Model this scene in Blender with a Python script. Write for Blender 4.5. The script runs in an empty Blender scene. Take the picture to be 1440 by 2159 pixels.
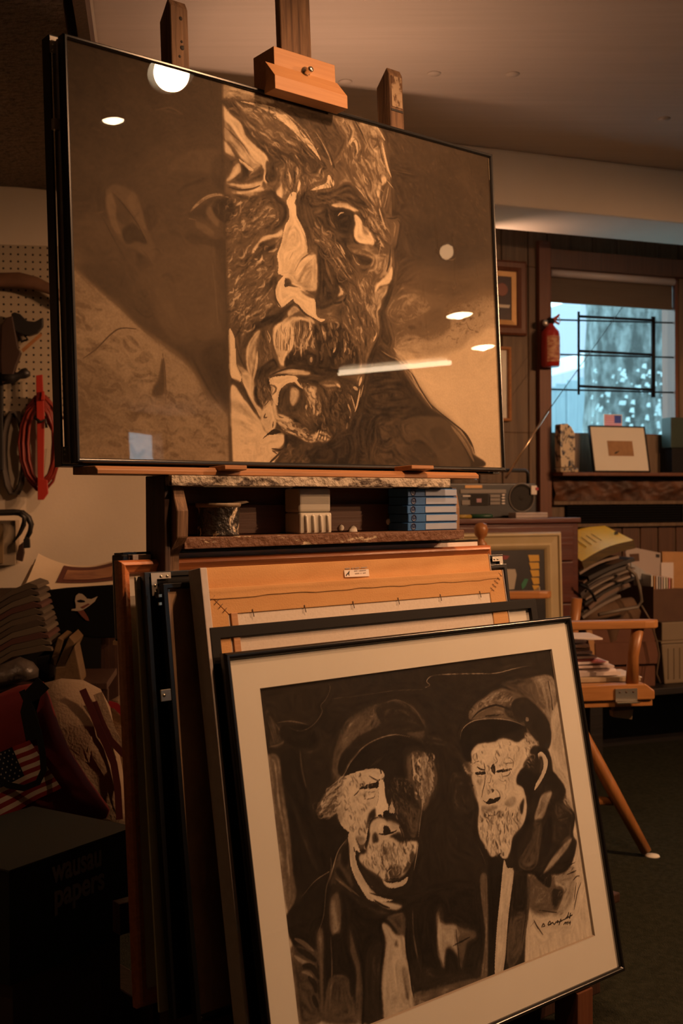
import bpy, bmesh, math, random
import numpy as np
from mathutils import Matrix, Vector, Euler
random.seed(7)
SC = bpy.context.scene
COL = SC.collection

# ------------------------------------------------------------------ camera, sky, exposure
HC, FOCAL, PITCH, ROLL = 1.12, 2400.0, .008, -.006
def _cam_axes():
    fwd = Vector((0, math.cos(PITCH), -math.sin(PITCH))); right = Vector((1, 0, 0)); up = right.cross(fwd)
    c, s = math.cos(ROLL), math.sin(ROLL)
    return c*right + s*up, -s*right + c*up, fwd
CR, CU, CF = _cam_axes()
cd = bpy.data.cameras.new('camera'); cam = bpy.data.objects.new('camera', cd); COL.objects.link(cam)
cd.sensor_fit = 'VERTICAL'; cd.sensor_height = 36; cd.lens = FOCAL*36/2159
cd.dof.use_dof = True; cd.dof.focus_distance = 2.3; cd.dof.aperture_fstop = 5.6
cam.matrix_world = Matrix((( CR.x, CU.x, -CF.x, 0), (CR.y, CU.y, -CF.y, 0), (CR.z, CU.z, -CF.z, HC), (0, 0, 0, 1)))
cd.clip_start = .05
SC.camera = cam

KEY_W, PEN_W, WORK_W, HOOD, SKY_W, UP_W, TRACK_W, TRACK2_W, LEFT_W = 38, 150, 3.3, .175, 4.8, 5, 85, 62, 6      # lamp powers, work light hood height, sky strength
wd = bpy.data.worlds.new('sky'); SC.world = wd; wd.use_nodes = True
bg = wd.node_tree.nodes['Background']; bg.inputs[0].default_value = (.52, .80, .93, 1); bg.inputs[1].default_value = SKY_W
SC.view_settings.view_transform = 'Standard'; SC.view_settings.look = 'None'
SC.view_settings.exposure = .15; SC.view_settings.gamma = 1; SC.view_settings.use_curve_mapping = False
WARM = (1, .50, .235)
WARM2 = (1, .52, .26)

# ------------------------------------------------------------------ frames
class Fr:
    """right-handed frame: u along, n away (depth), v up"""
    def __init__(s, o, yaw=0, lean=0):
        s.o = Vector(o); s.yaw = yaw; s.lean = lean
        s.H = Vector((math.cos(yaw), math.sin(yaw), 0)); B = Vector((-math.sin(yaw), math.cos(yaw), 0))
        s.N = math.cos(lean)*B - math.sin(lean)*Vector((0, 0, 1)); s.V = math.cos(lean)*Vector((0, 0, 1)) + math.sin(lean)*B
    def w(s, u, n, v): return s.o + u*s.H + n*s.N + v*s.V
    def at(s, px, py, n=0.):
        """point of the plane n seen at a photo pixel, as (u, v) in this frame"""
        d = CF + CR*((px-720)/FOCAL) - CU*((py-1079.5)/FOCAL); c = Vector((0, 0, HC))
        t = (n - (c-s.o).dot(s.N))/d.dot(s.N); q = c + t*d - s.o
        return q.dot(s.H), q.dot(s.V)
    def mat(s, u=0, n=0, v=0):
        p = s.w(u, n, v)
        return Matrix(((s.H.x, s.N.x, s.V.x, p.x), (s.H.y, s.N.y, s.V.y, p.y), (s.H.z, s.N.z, s.V.z, p.z), (0, 0, 0, 1)))
    def sub(s, u, n, v, lean=0, yaw=0):
        return Fr(s.w(u, n, v), s.yaw+yaw, s.lean+lean)
YE = .70
E = Fr((-.456, 1.959, 0), YE)              # easel
D = Fr(E.w(0, 0, 1.192), YE, .049)         # big drawing, leaning
W = Fr((0, 0, 0), .363)                    # room / panelled wall at n = 4.5
L = Fr((-1.14, 4.06, 0), .17)              # plaster wall on the left at n = 0
K = Fr((0, 0, 0), 0)                       # square to the lens axis
WN = 4.5

# ------------------------------------------------------------------ mesh builder
class G:
    def __init__(s, fr=K): s.v = []; s.f = []; s.fr = fr; s.sm = []
    def add(s, vs, fs, smooth=False):
        k = len(s.v); s.v += [s.fr.w(*p) for p in vs]; s.f += [tuple(i+k for i in f) for f in fs]; s.sm += [smooth]*len(fs); return s
    def box(s, u0, u1, n0, n1, v0, v1):
        u0, u1 = min(u0, u1), max(u0, u1); n0, n1 = min(n0, n1), max(n0, n1); v0, v1 = min(v0, v1), max(v0, v1)
        return s.add([(u, n, v) for v in (v0, v1) for n in (n0, n1) for u in (u0, u1)],
                     [(0, 2, 3, 1), (4, 5, 7, 6), (0, 1, 5, 4), (2, 6, 7, 3), (0, 4, 6, 2), (1, 3, 7, 5)])
    def prism(s, pts, a0, a1, axis='n', smooth=False):
        """polygon pts swept along an axis: 'n' -> pts are (u,v); 'u' -> (n,v); 'v' -> (u,n)"""
        f = {'n': lambda p, a: (p[0], a, p[1]), 'u': lambda p, a: (a, p[0], p[1]), 'v': lambda p, a: (p[0], p[1], a)}[axis]
        N = len(pts); ar = sum(pts[i][0]*pts[(i+1) % N][1]-pts[(i+1) % N][0]*pts[i][1] for i in range(N))
        if (ar > 0) == (axis in 'uv') : pts = pts[::-1] if axis == 'n' else pts
        vs = [f(p, a0) for p in pts] + [f(p, a1) for p in pts]
        fs = [tuple(range(N)), tuple(range(2*N-1, N-1, -1))] + [(i, i+N, (i+1) % N+N, (i+1) % N) for i in range(N)]
        return s.add(vs, fs, smooth)
    def tube(s, pts, r, n=8, closed=False, flat=1.0):
        P = [s.fr.w(*p) for p in pts]; M = len(P); k = len(s.v); up = Vector((.13, .21, .97))
        for i, p in enumerate(P):
            t = (P[(i+1) % M]-P[i-1]) if closed else (P[min(i+1, M-1)]-P[max(i-1, 0)])
            t.normalize(); a = t.cross(up)
            if a.length < .05: a = t.cross(Vector((1, 0, 0)))
            a.normalize(); b = a.cross(t); rr = r[i] if isinstance(r, (list, tuple)) else r
            for j in range(n):
                th = 2*math.pi*j/n; s.v.append(p + a*(rr*math.cos(th)*flat) + b*(rr*math.sin(th)))
        for i in range(M if closed else M-1):
            for j in range(n):
                s.f.append((k+i*n+j, k+i*n+(j+1) % n, k+((i+1) % M)*n+(j+1) % n, k+((i+1) % M)*n+j)); s.sm.append(True)
        if not closed:
            s.f.append(tuple(k+j for j in range(n))[::-1]); s.f.append(tuple(k+(M-1)*n+j for j in range(n))); s.sm += [False, False]
        return s
    def lathe(s, c, prof, n=24, axis='v', caps=True):
        """prof: (radius, height) along axis from centre c"""
        vs = []; M = len(prof)
        for r, h in prof:
            for j in range(n):
                t = 2*math.pi*j/n; x, y = r*math.cos(t), r*math.sin(t)
                vs.append({'v': (c[0]+x, c[1]+y, c[2]+h), 'n': (c[0]+x, c[1]+h, c[2]+y), 'u': (c[0]+h, c[1]+x, c[2]+y)}[axis])
        fs = [(i*n+j, i*n+(j+1) % n, (i+1)*n+(j+1) % n, (i+1)*n+j) for i in range(M-1) for j in range(n)]
        s.add(vs, fs, True)
        if caps:
            k = len(s.v)-M*n
            s.f += [tuple(k+j for j in range(n))[::-1], tuple(k+(M-1)*n+j for j in range(n))]; s.sm += [False, False]
        return s
    def grid(s, fn, nu, nv, smooth=True):
        vs = [fn(i/nu, j/nv) for j in range(nv+1) for i in range(nu+1)]
        fs = [(j*(nu+1)+i, j*(nu+1)+i+1, (j+1)*(nu+1)+i+1, (j+1)*(nu+1)+i) for j in range(nv) for i in range(nu)]
        return s.add(vs, fs, smooth)
    def pillow(s, outline, n0, thick, rings=5, wob=0., pw=.5):
        """puffy shape: outline (u,v), bulging by thick to both sides of plane n0"""
        c = (sum(p[0] for p in outline)/len(outline), sum(p[1] for p in outline)/len(outline)); N = len(outline)
        vs = []; fs = []; R = 2*rings-1
        for i in range(R):
            a = (i-(rings-1))/(rings-1); k = (1-abs(a)**1.0)
            sc = .12+.88*math.sin(k*math.pi/2)**.8; dn = thick*math.copysign(abs(a)**1.0, a)*1.0
            dn = thick*math.copysign(1-(1-abs(a))**2, a)
            for j, p in enumerate(outline):
                q = (c[0]+(p[0]-c[0])*sc, c[1]+(p[1]-c[1])*sc)
                w = wob*(math.sin(q[0]*61+q[1]*47+i)+math.sin(q[1]*93-q[0]*31))
                vs.append((q[0], n0+dn+w, q[1]))
        for i in range(R-1):
            for j in range(N): fs.append((i*N+j, i*N+(j+1) % N, (i+1)*N+(j+1) % N, (i+1)*N+j))
        fs.append(tuple(range(N))[::-1]); fs.append(tuple((R-1)*N+j for j in range(N)))
        return s.add(vs, fs, True)
    def ring(s, u0, u1, v0, v1, prof):
        """mitred moulding round a rectangle: prof = closed list of (inset, n)"""
        vs = []; M = len(prof)
        for cu, cv, du, dv in ((u0, v0, 1, 1), (u1, v0, -1, 1), (u1, v1, -1, -1), (u0, v1, 1, -1)):
            for a, n in prof: vs.append((cu+du*a, n, cv+dv*a))
        fs = [(c*M+i, c*M+(i+1) % M, ((c+1) % 4)*M+(i+1) % M, ((c+1) % 4)*M+i) for c in range(4) for i in range(M)]
        return s.add(vs, fs)

def obj(name, g, mat, parent=None, bev=0., seg=2, fixn=True):
    me = bpy.data.meshes.new(name)
    inv = parent.matrix_world.inverted() if parent else Matrix()
    if parent is None:
        c = sum((v for v in g.v), Vector())/len(g.v); c = Vector((c.x, c.y, min(v.z for v in g.v))); inv = Matrix.Translation(-c)
    me.from_pydata([inv @ v for v in g.v], [], g.f)
    bm = bmesh.new(); bm.from_mesh(me)
    for f, s in zip(bm.faces, g.sm): f.smooth = s
    if fixn: bmesh.ops.recalc_face_normals(bm, faces=bm.faces)
    if bev:
        ed = [e for e in bm.edges if len(e.link_faces) == 2 and e.calc_face_angle(0) > .5]
        bmesh.ops.bevel(bm, geom=ed, offset=bev, segments=seg, affect='EDGES', profile=.6, clamp_overlap=True)
    bm.to_mesh(me); bm.free()
    me.materials.append(mat)
    o = bpy.data.objects.new(name, me); COL.objects.link(o)
    if parent: o.parent = parent; o.matrix_world = parent.matrix_world.copy()
    else: o.matrix_world = Matrix.Translation(c)
    return o
def finish(o): return o
def thing(name, label, cat, fr, u, n, v, group=None):
    o = bpy.data.objects.new(name, None); COL.objects.link(o); o.empty_display_size = .05
    o.matrix_world = fr.mat(u, n, v); o['label'] = label; o['category'] = cat
    if group: o['group'] = group
    return o
def tag(o, label, cat, group=None):
    o['label'] = label; o['category'] = cat
    if group: o['group'] = group
    return o
def struct(name, g, mat, parent=None, **k):
    o = obj(name, g, mat, parent, **k)
    if parent is None: o['kind'] = 'structure'
    return o
def text(name, body, fr, u, n, v, size, mat, parent, sx=1., bold=0., ext=.0006, tilt=0.):
    cu = bpy.data.curves.new(name, 'FONT'); cu.body = body; cu.size = size; cu.offset = bold; cu.extrude = ext
    o = bpy.data.objects.new(name, cu); COL.objects.link(o); bpy.context.view_layer.update()
    me = bpy.data.meshes.new_from_object(o.evaluated_get(bpy.context.evaluated_depsgraph_get())); bpy.data.objects.remove(o); bpy.data.curves.remove(cu)
    me.materials.clear(); me.materials.append(mat); o = bpy.data.objects.new(name, me); COL.objects.link(o)
    m = fr.mat(u, n, v) @ Matrix.Rotation(math.pi/2, 4, 'X') @ Matrix.Rotation(tilt, 4, 'Z') @ Matrix.Diagonal((sx, 1, 1, 1))
    o.parent = parent; o.matrix_world = m
    return o

# ------------------------------------------------------------------ materials
def _n(nt, t, **k):
    n = nt.nodes.new(t)
    for a, b in k.items():
        if a.startswith('i_'): n.inputs[a[2:].replace('_', ' ')].default_value = b
        else: setattr(n, a, b)
    return n
def c4(c): return (c[0], c[1], c[2], 1)
def mat(name, col, rough=.6, col2=None, scale=(8, 8, 8), detail=6, lo=.35, hi=.7, bump=0., bscale=None, metal=0., spec=.5, dist=.0, coat=0., trans=0., nrough=.6):
    m = bpy.data.materials.new(name); m.use_nodes = True; nt = m.node_tree; b = nt.nodes['Principled BSDF']
    b.inputs['Base Color'].default_value = c4(col); b.inputs['Roughness'].default_value = rough; b.inputs['Metallic'].default_value = metal
    b.inputs['Specular IOR Level'].default_value = spec; b.inputs['Coat Weight'].default_value = coat
    if trans: b.inputs['Transmission Weight'].default_value = trans
    if col2 or bump:
        tc = _n(nt, 'ShaderNodeTexCoord'); mp = _n(nt, 'ShaderNodeMapping'); mp.inputs['Scale'].default_value = scale
        nt.links.new(tc.outputs['Object'], mp.inputs[0])
        no = _n(nt, 'ShaderNodeTexNoise', i_Detail=detail, i_Scale=1., i_Distortion=dist, i_Roughness=nrough); nt.links.new(mp.outputs[0], no.inputs['Vector'])
        if col2:
            r = _n(nt, 'ShaderNodeValToRGB'); r.color_ramp.elements[0].position = lo; r.color_ramp.elements[1].position = hi
            r.color_ramp.elements[0].color = c4(col); r.color_ramp.elements[1].color = c4(col2)
            nt.links.new(no.outputs['Fac'], r.inputs[0]); nt.links.new(r.outputs[0], b.inputs['Base Color'])
        if bump:
            src = no
            if bscale:
                src = _n(nt, 'ShaderNodeTexNoise', i_Detail=4., i_Scale=bscale); nt.links.new(tc.outputs['Object'], src.inputs['Vector'])
            bp = _n(nt, 'ShaderNodeBump', i_Strength=bump, i_Distance=.01); nt.links.new(src.outputs['Fac'], bp.inputs['Height']); nt.links.new(bp.outputs[0], b.inputs['Normal'])
    return m
def wood(name, c1, c2, along='u', rough=.5, bump=.15, fine=90, **k):
    s = {'u': (3, fine, fine), 'v': (fine, fine, 3), 'n': (fine, 3, fine)}[along]
    return mat(name, c1, rough, c2, scale=s, lo=.3, hi=.72, bump=bump, dist=.6, **k)
def glass_mat(name, rough=.0, ior=1.5, tint=(1, 1, 1)):
    m = bpy.data.materials.new(name); m.use_nodes = True; nt = m.node_tree; nt.nodes.remove(nt.nodes['Principled BSDF'])
    out = nt.nodes['Material Output']; fr = _n(nt, 'ShaderNodeFresnel'); ge = _n(nt, 'ShaderNodeNewGeometry'); io = _n(nt, 'ShaderNodeMapRange'); io.inputs[3].default_value = ior; io.inputs[4].default_value = 1/ior
    nt.links.new(ge.outputs['Backfacing'], io.inputs[0]); nt.links.new(io.outputs[0], fr.inputs['IOR']); tr = _n(nt, 'ShaderNodeBsdfTransparent'); gl = _n(nt, 'ShaderNodeBsdfGlossy', i_Roughness=rough)
    tr.inputs[0].default_value = c4(tint); gl.inputs[0].default_value = (1, 1, 1, 1)
    mx = _n(nt, 'ShaderNodeMixShader'); nt.links.new(fr.outputs[0], mx.inputs[0]); nt.links.new(tr.outputs[0], mx.inputs[1]); nt.links.new(gl.outputs[0], mx.inputs[2]); nt.links.new(mx.outputs[0], out.inputs[0])
    return m
def emit(name, col, s):
    m = bpy.data.materials.new(name); m.use_nodes = True; nt = m.node_tree; nt.nodes.remove(nt.nodes['Principled BSDF'])
    e = _n(nt, 'ShaderNodeEmission', i_Strength=s); e.inputs[0].default_value = c4(col); nt.links.new(e.outputs[0], nt.nodes['Material Output'].inputs[0]); return m
def tone_mat(name, c0, c1, c2, rough=.75, q1=.7):
    """charcoal on paper: the drawn tone is a vertex attribute, plus paper grain"""
    m = bpy.data.materials.new(name); m.use_nodes = True; nt = m.node_tree; b = nt.nodes['Principled BSDF']; b.inputs['Roughness'].default_value = rough; b.inputs['Specular IOR Level'].default_value = .15
    a = _n(nt, 'ShaderNodeAttribute', attribute_name='tone'); tc = _n(nt, 'ShaderNodeTexCoord')
    no = _n(nt, 'ShaderNodeTexNoise', i_Scale=240., i_Detail=4.); nt.links.new(tc.outputs['Object'], no.inputs['Vector'])
    no2 = _n(nt, 'ShaderNodeTexNoise', i_Scale=9., i_Detail=8., i_Roughness=.7); nt.links.new(tc.outputs['Object'], no2.inputs['Vector'])
    s1 = _n(nt, 'ShaderNodeMath', operation='MULTIPLY_ADD'); s1.inputs[1].default_value = .13; s1.inputs[2].default_value = -.065; nt.links.new(no.outputs['Fac'], s1.inputs[0])
    s2 = _n(nt, 'ShaderNodeMath', operation='MULTIPLY_ADD'); s2.inputs[1].default_value = .2; s2.inputs[2].default_value = -.1; nt.links.new(no2.outputs['Fac'], s2.inputs[0])
    s = _n(nt, 'ShaderNodeMath', operation='ADD'); nt.links.new(s1.outputs[0], s.inputs[0]); nt.links.new(s2.outputs[0], s.inputs[1])
    t = _n(nt, 'ShaderNodeMath', operation='ADD'); nt.links.new(s.outputs[0], t.inputs[0]); nt.links.new(a.outputs['Fac'], t.inputs[1])
    r = _n(nt, 'ShaderNodeValToRGB'); e = r.color_ramp.elements; e[0].color = c4(c0); e[1].color = c4(c2)
    for p_, f0, f1, f2 in ((.25, .72, .28, 0), (.5, 0, 1, 0), (.75, 0, .52, .48)):
        q = e.new(p_); q.color = c4([f0*a_+(f1*b_*(q1/.28*.28 if p_ < .3 else 1))+f2*d_ for a_, b_, d_ in zip(c0, c1, c2)])
    nt.links.new(t.outputs[0], r.inputs[0]); nt.links.new(r.outputs[0], b.inputs['Base Color'])
    return m
def attr_mat(name, rough=.6):
    m = bpy.data.materials.new(name); m.use_nodes = True; nt = m.node_tree; b = nt.nodes['Principled BSDF']; b.inputs['Roughness'].default_value = rough
    a = _n(nt, 'ShaderNodeAttribute', attribute_name='ink'); nt.links.new(a.outputs['Color'], b.inputs['Base Color']); return m
M = {}
M['ceiling'] = mat('painted_ceiling_board', (.60, .52, .45), .85, (.66, .57, .50), scale=(1.5, 30, 30), bump=.12)
M['plaster'] = mat('cream_plaster', (.70, .60, .47), .9, (.74, .64, .50), scale=(5, 5, 5), bump=.05, bscale=90)
M['popcorn'] = mat('shaded_popcorn_plaster', (.24, .185, .14), .95, (.10, .078, .06), scale=(45, 45, 45), lo=.5, hi=.72, bump=.9, bscale=60)  # shade is put into the dark base colour, with darker specks
M['soffit_white'] = mat('white_trim', (.62, .55, .46), .7, (.56, .49, .41), scale=(9, 9, 9))
M['darktrim'] = wood('dark_trim', (.065, .030, .016), (.12, .056, .028), 'v')
M['panelwood'] = wood('wall_panelling', (.085, .052, .030), (.18, .115, .066), 'v', rough=.6, bump=.3, fine=60)
M['trimwood'] = wood('red_brown_trim', (.11, .036, .016), (.16, .056, .024), 'v', rough=.5)
M['carpet'] = mat('green_carpet', (.020, .021, .013), 1, (.038, .039, .025), scale=(70, 70, 70), bump=.6, bscale=260, spec=.1)
M['masts'] = wood('weathered_easel_wood', (.085, .042, .022), (.33, .19, .10), 'v', rough=.7, bump=.35, fine=70)
M['oakbar'] = wood('honey_wood', (.30, .13, .045), (.46, .21, .08), 'u', rough=.5)
M['pine'] = wood('orange_pine', (.44, .21, .085), (.54, .28, .12), 'u', rough=.55)
M['dkeasel'] = wood('dark_easel_wood', (.035, .015, .009), (.075, .032, .018), 'v', rough=.55)
M['rednut'] = wood('brown_back_panel', (.075, .030, .016), (.12, .052, .028), 'u', rough=.6)
M['painty'] = mat('paint_crusted_bar', (.50, .43, .34), .7, (.06, .04, .03), scale=(26, 60, 60), lo=.50, hi=.62, bump=.8, bscale=80)
M['paintytray'] = mat('paint_crusted_tray', (.15, .065, .032), .65, (.50, .40, .27), scale=(22, 60, 60), lo=.60, hi=.66, bump=.6, bscale=70)
M['blackmetal'] = mat('black_anodised_metal', (.012, .012, .013), .28, metal=.0, spec=.7)
M['blackgloss'] = mat('black_lacquer', (.010, .009, .009), .22, spec=.6)
M['blackflat'] = mat('black_flat_paint', (.008, .007, .007), .6, spec=.2)
M['steel'] = mat('zinc_plate', (.55, .52, .47), .38, metal=.9)
M['brass'] = mat('bolt_metal', (.75, .70, .6), .3, metal=1)
M['greyboard'] = mat('grey_board_edge', (.34, .34, .35), .8, (.40, .40, .40), scale=(90, 90, 4))
M['mat'] = mat('cream_mat_board', (.74, .71, .63), .85, (.70, .67, .59), scale=(3, 3, 3), spec=.2)
M['matedge'] = mat('mat_bevel', (.30, .24, .18), .8)
M['canvas'] = mat('primed_canvas', (.74, .66, .58), .9, (.68, .60, .52), scale=(200, 200, 200), bump=.1)
M['rawcanvas'] = mat('raw_canvas', (.64, .36, .145), .85, (.55, .29, .11), scale=(7, 30, 30), lo=.3, hi=.75, bump=.12, bscale=300)
M['canvasedge'] = mat('grey_primed_edge', (.60, .54, .51), .85, (.54, .48, .45), scale=(60, 60, 60))
M['orangeframe'] = wood('mahogany_frame', (.40, .125, .045), (.62, .23, .085), 'u', rough=.32, coat=.3)
M['sage'] = mat('sage_mat', (.60, .57, .44), .85, (.54, .51, .38), scale=(6, 6, 6))
M['plastic'] = glass_mat('clear_wrap', .12, 1.5)
M['glass'] = glass_mat('picture_glass', 0, 1.5)
M['winglass'] = glass_mat('window_glass', 0, 1.45, (.97, 1, 1))
M['staple'] = mat('staple_steel', (.12, .09, .07), .5, metal=.5)
M['labelpaper'] = mat('white_label_paper', (.80, .74, .68), .7)
M['ink'] = mat('dark_ink', (.03, .025, .022), .7)
M['greyink'] = mat('pale_grey_ink', (.33, .28, .25), .7)
M['ink_attr'] = attr_mat('printed_colours')
# ------------------------------------------------------------------ lamps (each a modelled fixture; the far left one is an added fill)
def spot(name, loc, aim, power, size, blend, rad, col, parent):
    l = bpy.data.lights.new(name, 'SPOT'); l.energy = power; l.spot_size = size; l.spot_blend = blend; l.shadow_soft_size = rad; l.color = col
    o = bpy.data.objects.new(name, l); COL.objects.link(o)
    q = (Vector(aim)-Vector(loc)).to_track_quat('-Z', 'Y'); o.matrix_world = Matrix.Translation(loc) @ q.to_matrix().to_4x4()
    o.parent = parent; o.matrix_parent_inverse = parent.matrix_world.inverted(); return o
M['lampshell'] = mat('white_enamel_shade', (.75, .68, .58), .5)
M['lampdark'] = mat('dark_lamp_shell', (.03, .028, .026), .45)
M['keylens'] = emit('lit_bulb', (1, .84, .62), 15)
M['penlens'] = emit('lit_pendant_bulb', (1, .70, .42), 46)
M['dimlens'] = emit('lit_spot_bulb', (1, .55, .26), 7)
M['uplens'] = emit('lit_uplight_bulb', (1, .72, .46), 12)
M['tube'] = emit('lit_tube', (1, .72, .46), 15)
def bowl_lamp(name, label, loc, aim, r, depth, lens_mat, power, size, col, shell, cord_to=2.44, lens_r=.75, blend=.4, light_aim=None):
    loc = Vector(loc); d = (Vector(aim)-loc).normalized()
    t = thing(name, label, 'lamp', Fr(loc), 0, 0, 0)
    q = Vector((0, 0, -1)).rotation_difference(d).to_matrix()
    class F(Fr):
        def __init__(s): s.o = loc; s.yaw = 0
        def w(s, u, n, v): return loc + q @ Vector((u, n, v))
    f = F()
    prof = [(r*.28, depth), (r*.42, depth*.96), (r*.7, depth*.72), (r*.93, depth*.35), (r, 0), (r*.97, 0), (r*.9, depth*.33), (r*.66, depth*.68), (r*.36, depth*.9), (r*.2, depth*.92)]
    obj('lamp_shade', G(f).lathe((0, 0, 0), prof, 28), shell, t)
    obj('bulb', G(f).lathe((0, 0, 0), [(.001, depth*.10), (r*lens_r*.6, depth*.12), (r*lens_r, depth*.28), (r*lens_r*.8, depth*.5), (r*.25, depth*.86)] if lens_r < .7 else [(.001, depth*.13), (r*lens_r, depth*.13), (r*lens_r*.8, depth*.4), (r*.25, depth*.86)], 24), lens_mat, t)
    obj('socket', G(f).lathe((0, 0, 0), [(r*.3, depth*.94), (r*.34, depth*1.05), (r*.34, depth*1.5), (r*.2, depth*1.6)], 16), M['lampdark'], t)
    top = f.w(0, 0, depth*1.55)
    obj('cord', G().tube([top, top+Vector((0, 0, (cord_to-top.z)*.5)), Vector((top.x, top.y, cord_to))], .004, 6), M['lampdark'], t)
    spot('lamp_light', f.w(0, 0, -.004 if lens_r < .7 else depth*.10), Vector(light_aim or aim), power, size, blend, r*.7 if lens_r < .7 else r*.24, col, t)
    return t
def beam_from(px, py, fr, n, t):
    """world point on the mirror ray of a pane seen at a pixel, t metres after the pane"""
    u, v = fr.at(px, py, n); p = fr.w(u, n, v); d = (p-Vector((0, 0, HC))).normalized(); nn = -fr.N; r = d-2*d.dot(nn)*nn
    return p+t*r
key = beam_from(362, 152, D, 0, 1.03)
bowl_lamp('clamp_lamp', 'small white clamp lamp by the ceiling, aimed at the large charcoal face', key, (-.02, 2.42, 1.15), .068, .085, M['keylens'], KEY_W, 1.75, WARM, M['lampshell'], lens_r=.52, blend=.7)
for i, (px, py, t, lab) in enumerate(((970, 668, 2.35, 'nearest small pendant lamp of the pair over the right of the room'), (1020, 735, 2.75, 'farther small pendant lamp of the pair over the right of the room'))):
    p = beam_from(px, py, D, 0, t)
    bowl_lamp('pendant_lamp', lab, p, p+Vector((-.08, .03, -1)), .065, .09, M['penlens'], PEN_W, 2.35, WARM, M['lampdark'], lens_r=.9, light_aim=p+Vector((-1.0, .42, -.85)))
p = beam_from(945, 531, D, 0, 1.75)
bowl_lamp('track_lamp', 'tiny dark spot lamp just under the ceiling at right', p, Vector((-1.0, 4.1, .95)), .035, .06, M['dimlens'], TRACK_W, .80, WARM, M['lampdark'], lens_r=.8, blend=.8)
p = beam_from(240, 258, D, 0, 1.5)
bowl_lamp('track_lamp', 'tiny dark spot lamp under the ceiling in front of the easel', p, p+Vector((0, .03, -1)), .04, .06, M['penlens'], TRACK2_W, 1.25, WARM, M['lampdark'], lens_r=.8, light_aim=(-.35, 2.25, .55), blend=.8)
p = Vector((-1.42, 1.95, 1.48))  # unseen lamp added to lighten the dark bags at lower left
bowl_lamp('left_fill_lamp', 'small dim lamp added at the far left to lighten the bags', p, (-.82, 2.72, .45), .06, .08, M['dimlens'], LEFT_W, 1.25, WARM2, M['lampdark'], blend=.9)
# strip light hanging at the right
a = beam_from(715, 786, D, 0, 3.1); b = beam_from(950, 764, D, 0, 3.3)
dv = (b-a).normalized(); md = (a+b)/2
t = thing('strip_light', 'short tube light in a white channel hung at the right of the room', 'lamp', Fr(md), 0, 0, 0)
obj('tube', G().tube([a, md, b], .013, 10), M['tube'], t)
obj('channel', G().tube([a-dv*.03+Vector((0, 0, .045)), md+Vector((0, 0, .045)), b+dv*.03+Vector((0, 0, .045))], .03, 4), M['lampshell'], t)
for q in (a, b): obj('end_cap', G().tube([q-dv*.012+Vector((0, 0, .0)), q-dv*.012+Vector((0, 0, .05))], .012, 8), M['lampshell'], t)
for q in (a.lerp(b, .2), a.lerp(b, .8)): obj('hanger', G().tube([q+Vector((0, 0, .06)), Vector((q.x, q.y, 2.45))], .002, 5), M['lampdark'], t)
# clamp-on work light behind the drawing: its hood throws the soft straight shadow edge across the ceiling
WL = Fr((-.05, 3.22, 1.72), .32)
t = thing('work_light', 'hooded work light clamped behind the large drawing, shining up', 'lamp', WL, 0, 0, 0)
hood = G(WL); hood.box(-.16, .16, .09, .096, -.06, HOOD); hood.box(-.16, .16, -.10, -.094, -.06, .0); hood.box(-.16, -.154, -.10, .096, -.06, .19); hood.box(.154, .16, -.10, .096, -.06, .03); hood.box(-.16, .16, -.10, .096, -.066, -.06)
obj('hood', hood, M['lampdark'], t)
obj('bulb', G(WL).tube([(-.05, 0, -.02), (.05, 0, -.02)], .014, 10), emit('lit_work_bulb', (1, .62, .36), 6), t)
obj('arm', G(WL).tube([(-.02, -.06, -.066), (-.03, -.2, -.10), (-.035, -.62, -.05)], .009, 8), M['blackmetal'], t)
l = bpy.data.lights.new('work_light_lamp', 'AREA'); l.energy = WORK_W; l.shape = 'RECTANGLE'; l.size = .20; l.size_y = .012; l.color = (1, .55, .33); l.spread = math.radians(180)
o = bpy.data.objects.new('work_light_lamp', l); COL.objects.link(o); o.matrix_world = WL.mat(0, .0, -.0) @ Matrix.Rotation(math.pi, 4, 'X'); o.parent = t; o.matrix_parent_inverse = t.matrix_world.inverted()
# uplighter hidden behind the drawing, under the beam
tu = W.at(985, 640, 4.24)[0]; p = W.w(tu, 4.24, 2.02)
t = bowl_lamp('floor_lamp', 'slim uplighter standing behind the easel under the ceiling beam', p, p+W.H*.48-W.N*.30+Vector((0, 0, .62)), .05, .07, M['uplens'], UP_W, 1.35, (1, .56, .36), M['lampdark'], cord_to=.01, blend=.9)
obj('base', G(Fr((p.x, p.y, 0))).lathe((0, 0, 0), [(.12, 0), (.12, .015), (.02, .03)], 24), M['lampdark'], t)

# ------------------------------------------------------------------ room shell
U0, U1, N0 = -3.2, 7.2, -2.6
ZC = 2.45
struct('floor', G(W).box(U0-.1, U1+.1, N0-.1, WN+.1, -.05, 0).box(U0-.1, .3, WN+.1, 5.6, -.05, 0), M['carpet'])
struct('ceiling', G(W).box(U0-.1, U1+.1, N0-.1, WN+.1, ZC, ZC+.06).box(U0-.1, .3, WN+.1, 5.6, ZC, ZC+.06), M['ceiling'])
struct('wall_left', G(W).box(U0-.1, U0, N0, 5.6, 0, ZC), M['plaster'])
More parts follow.
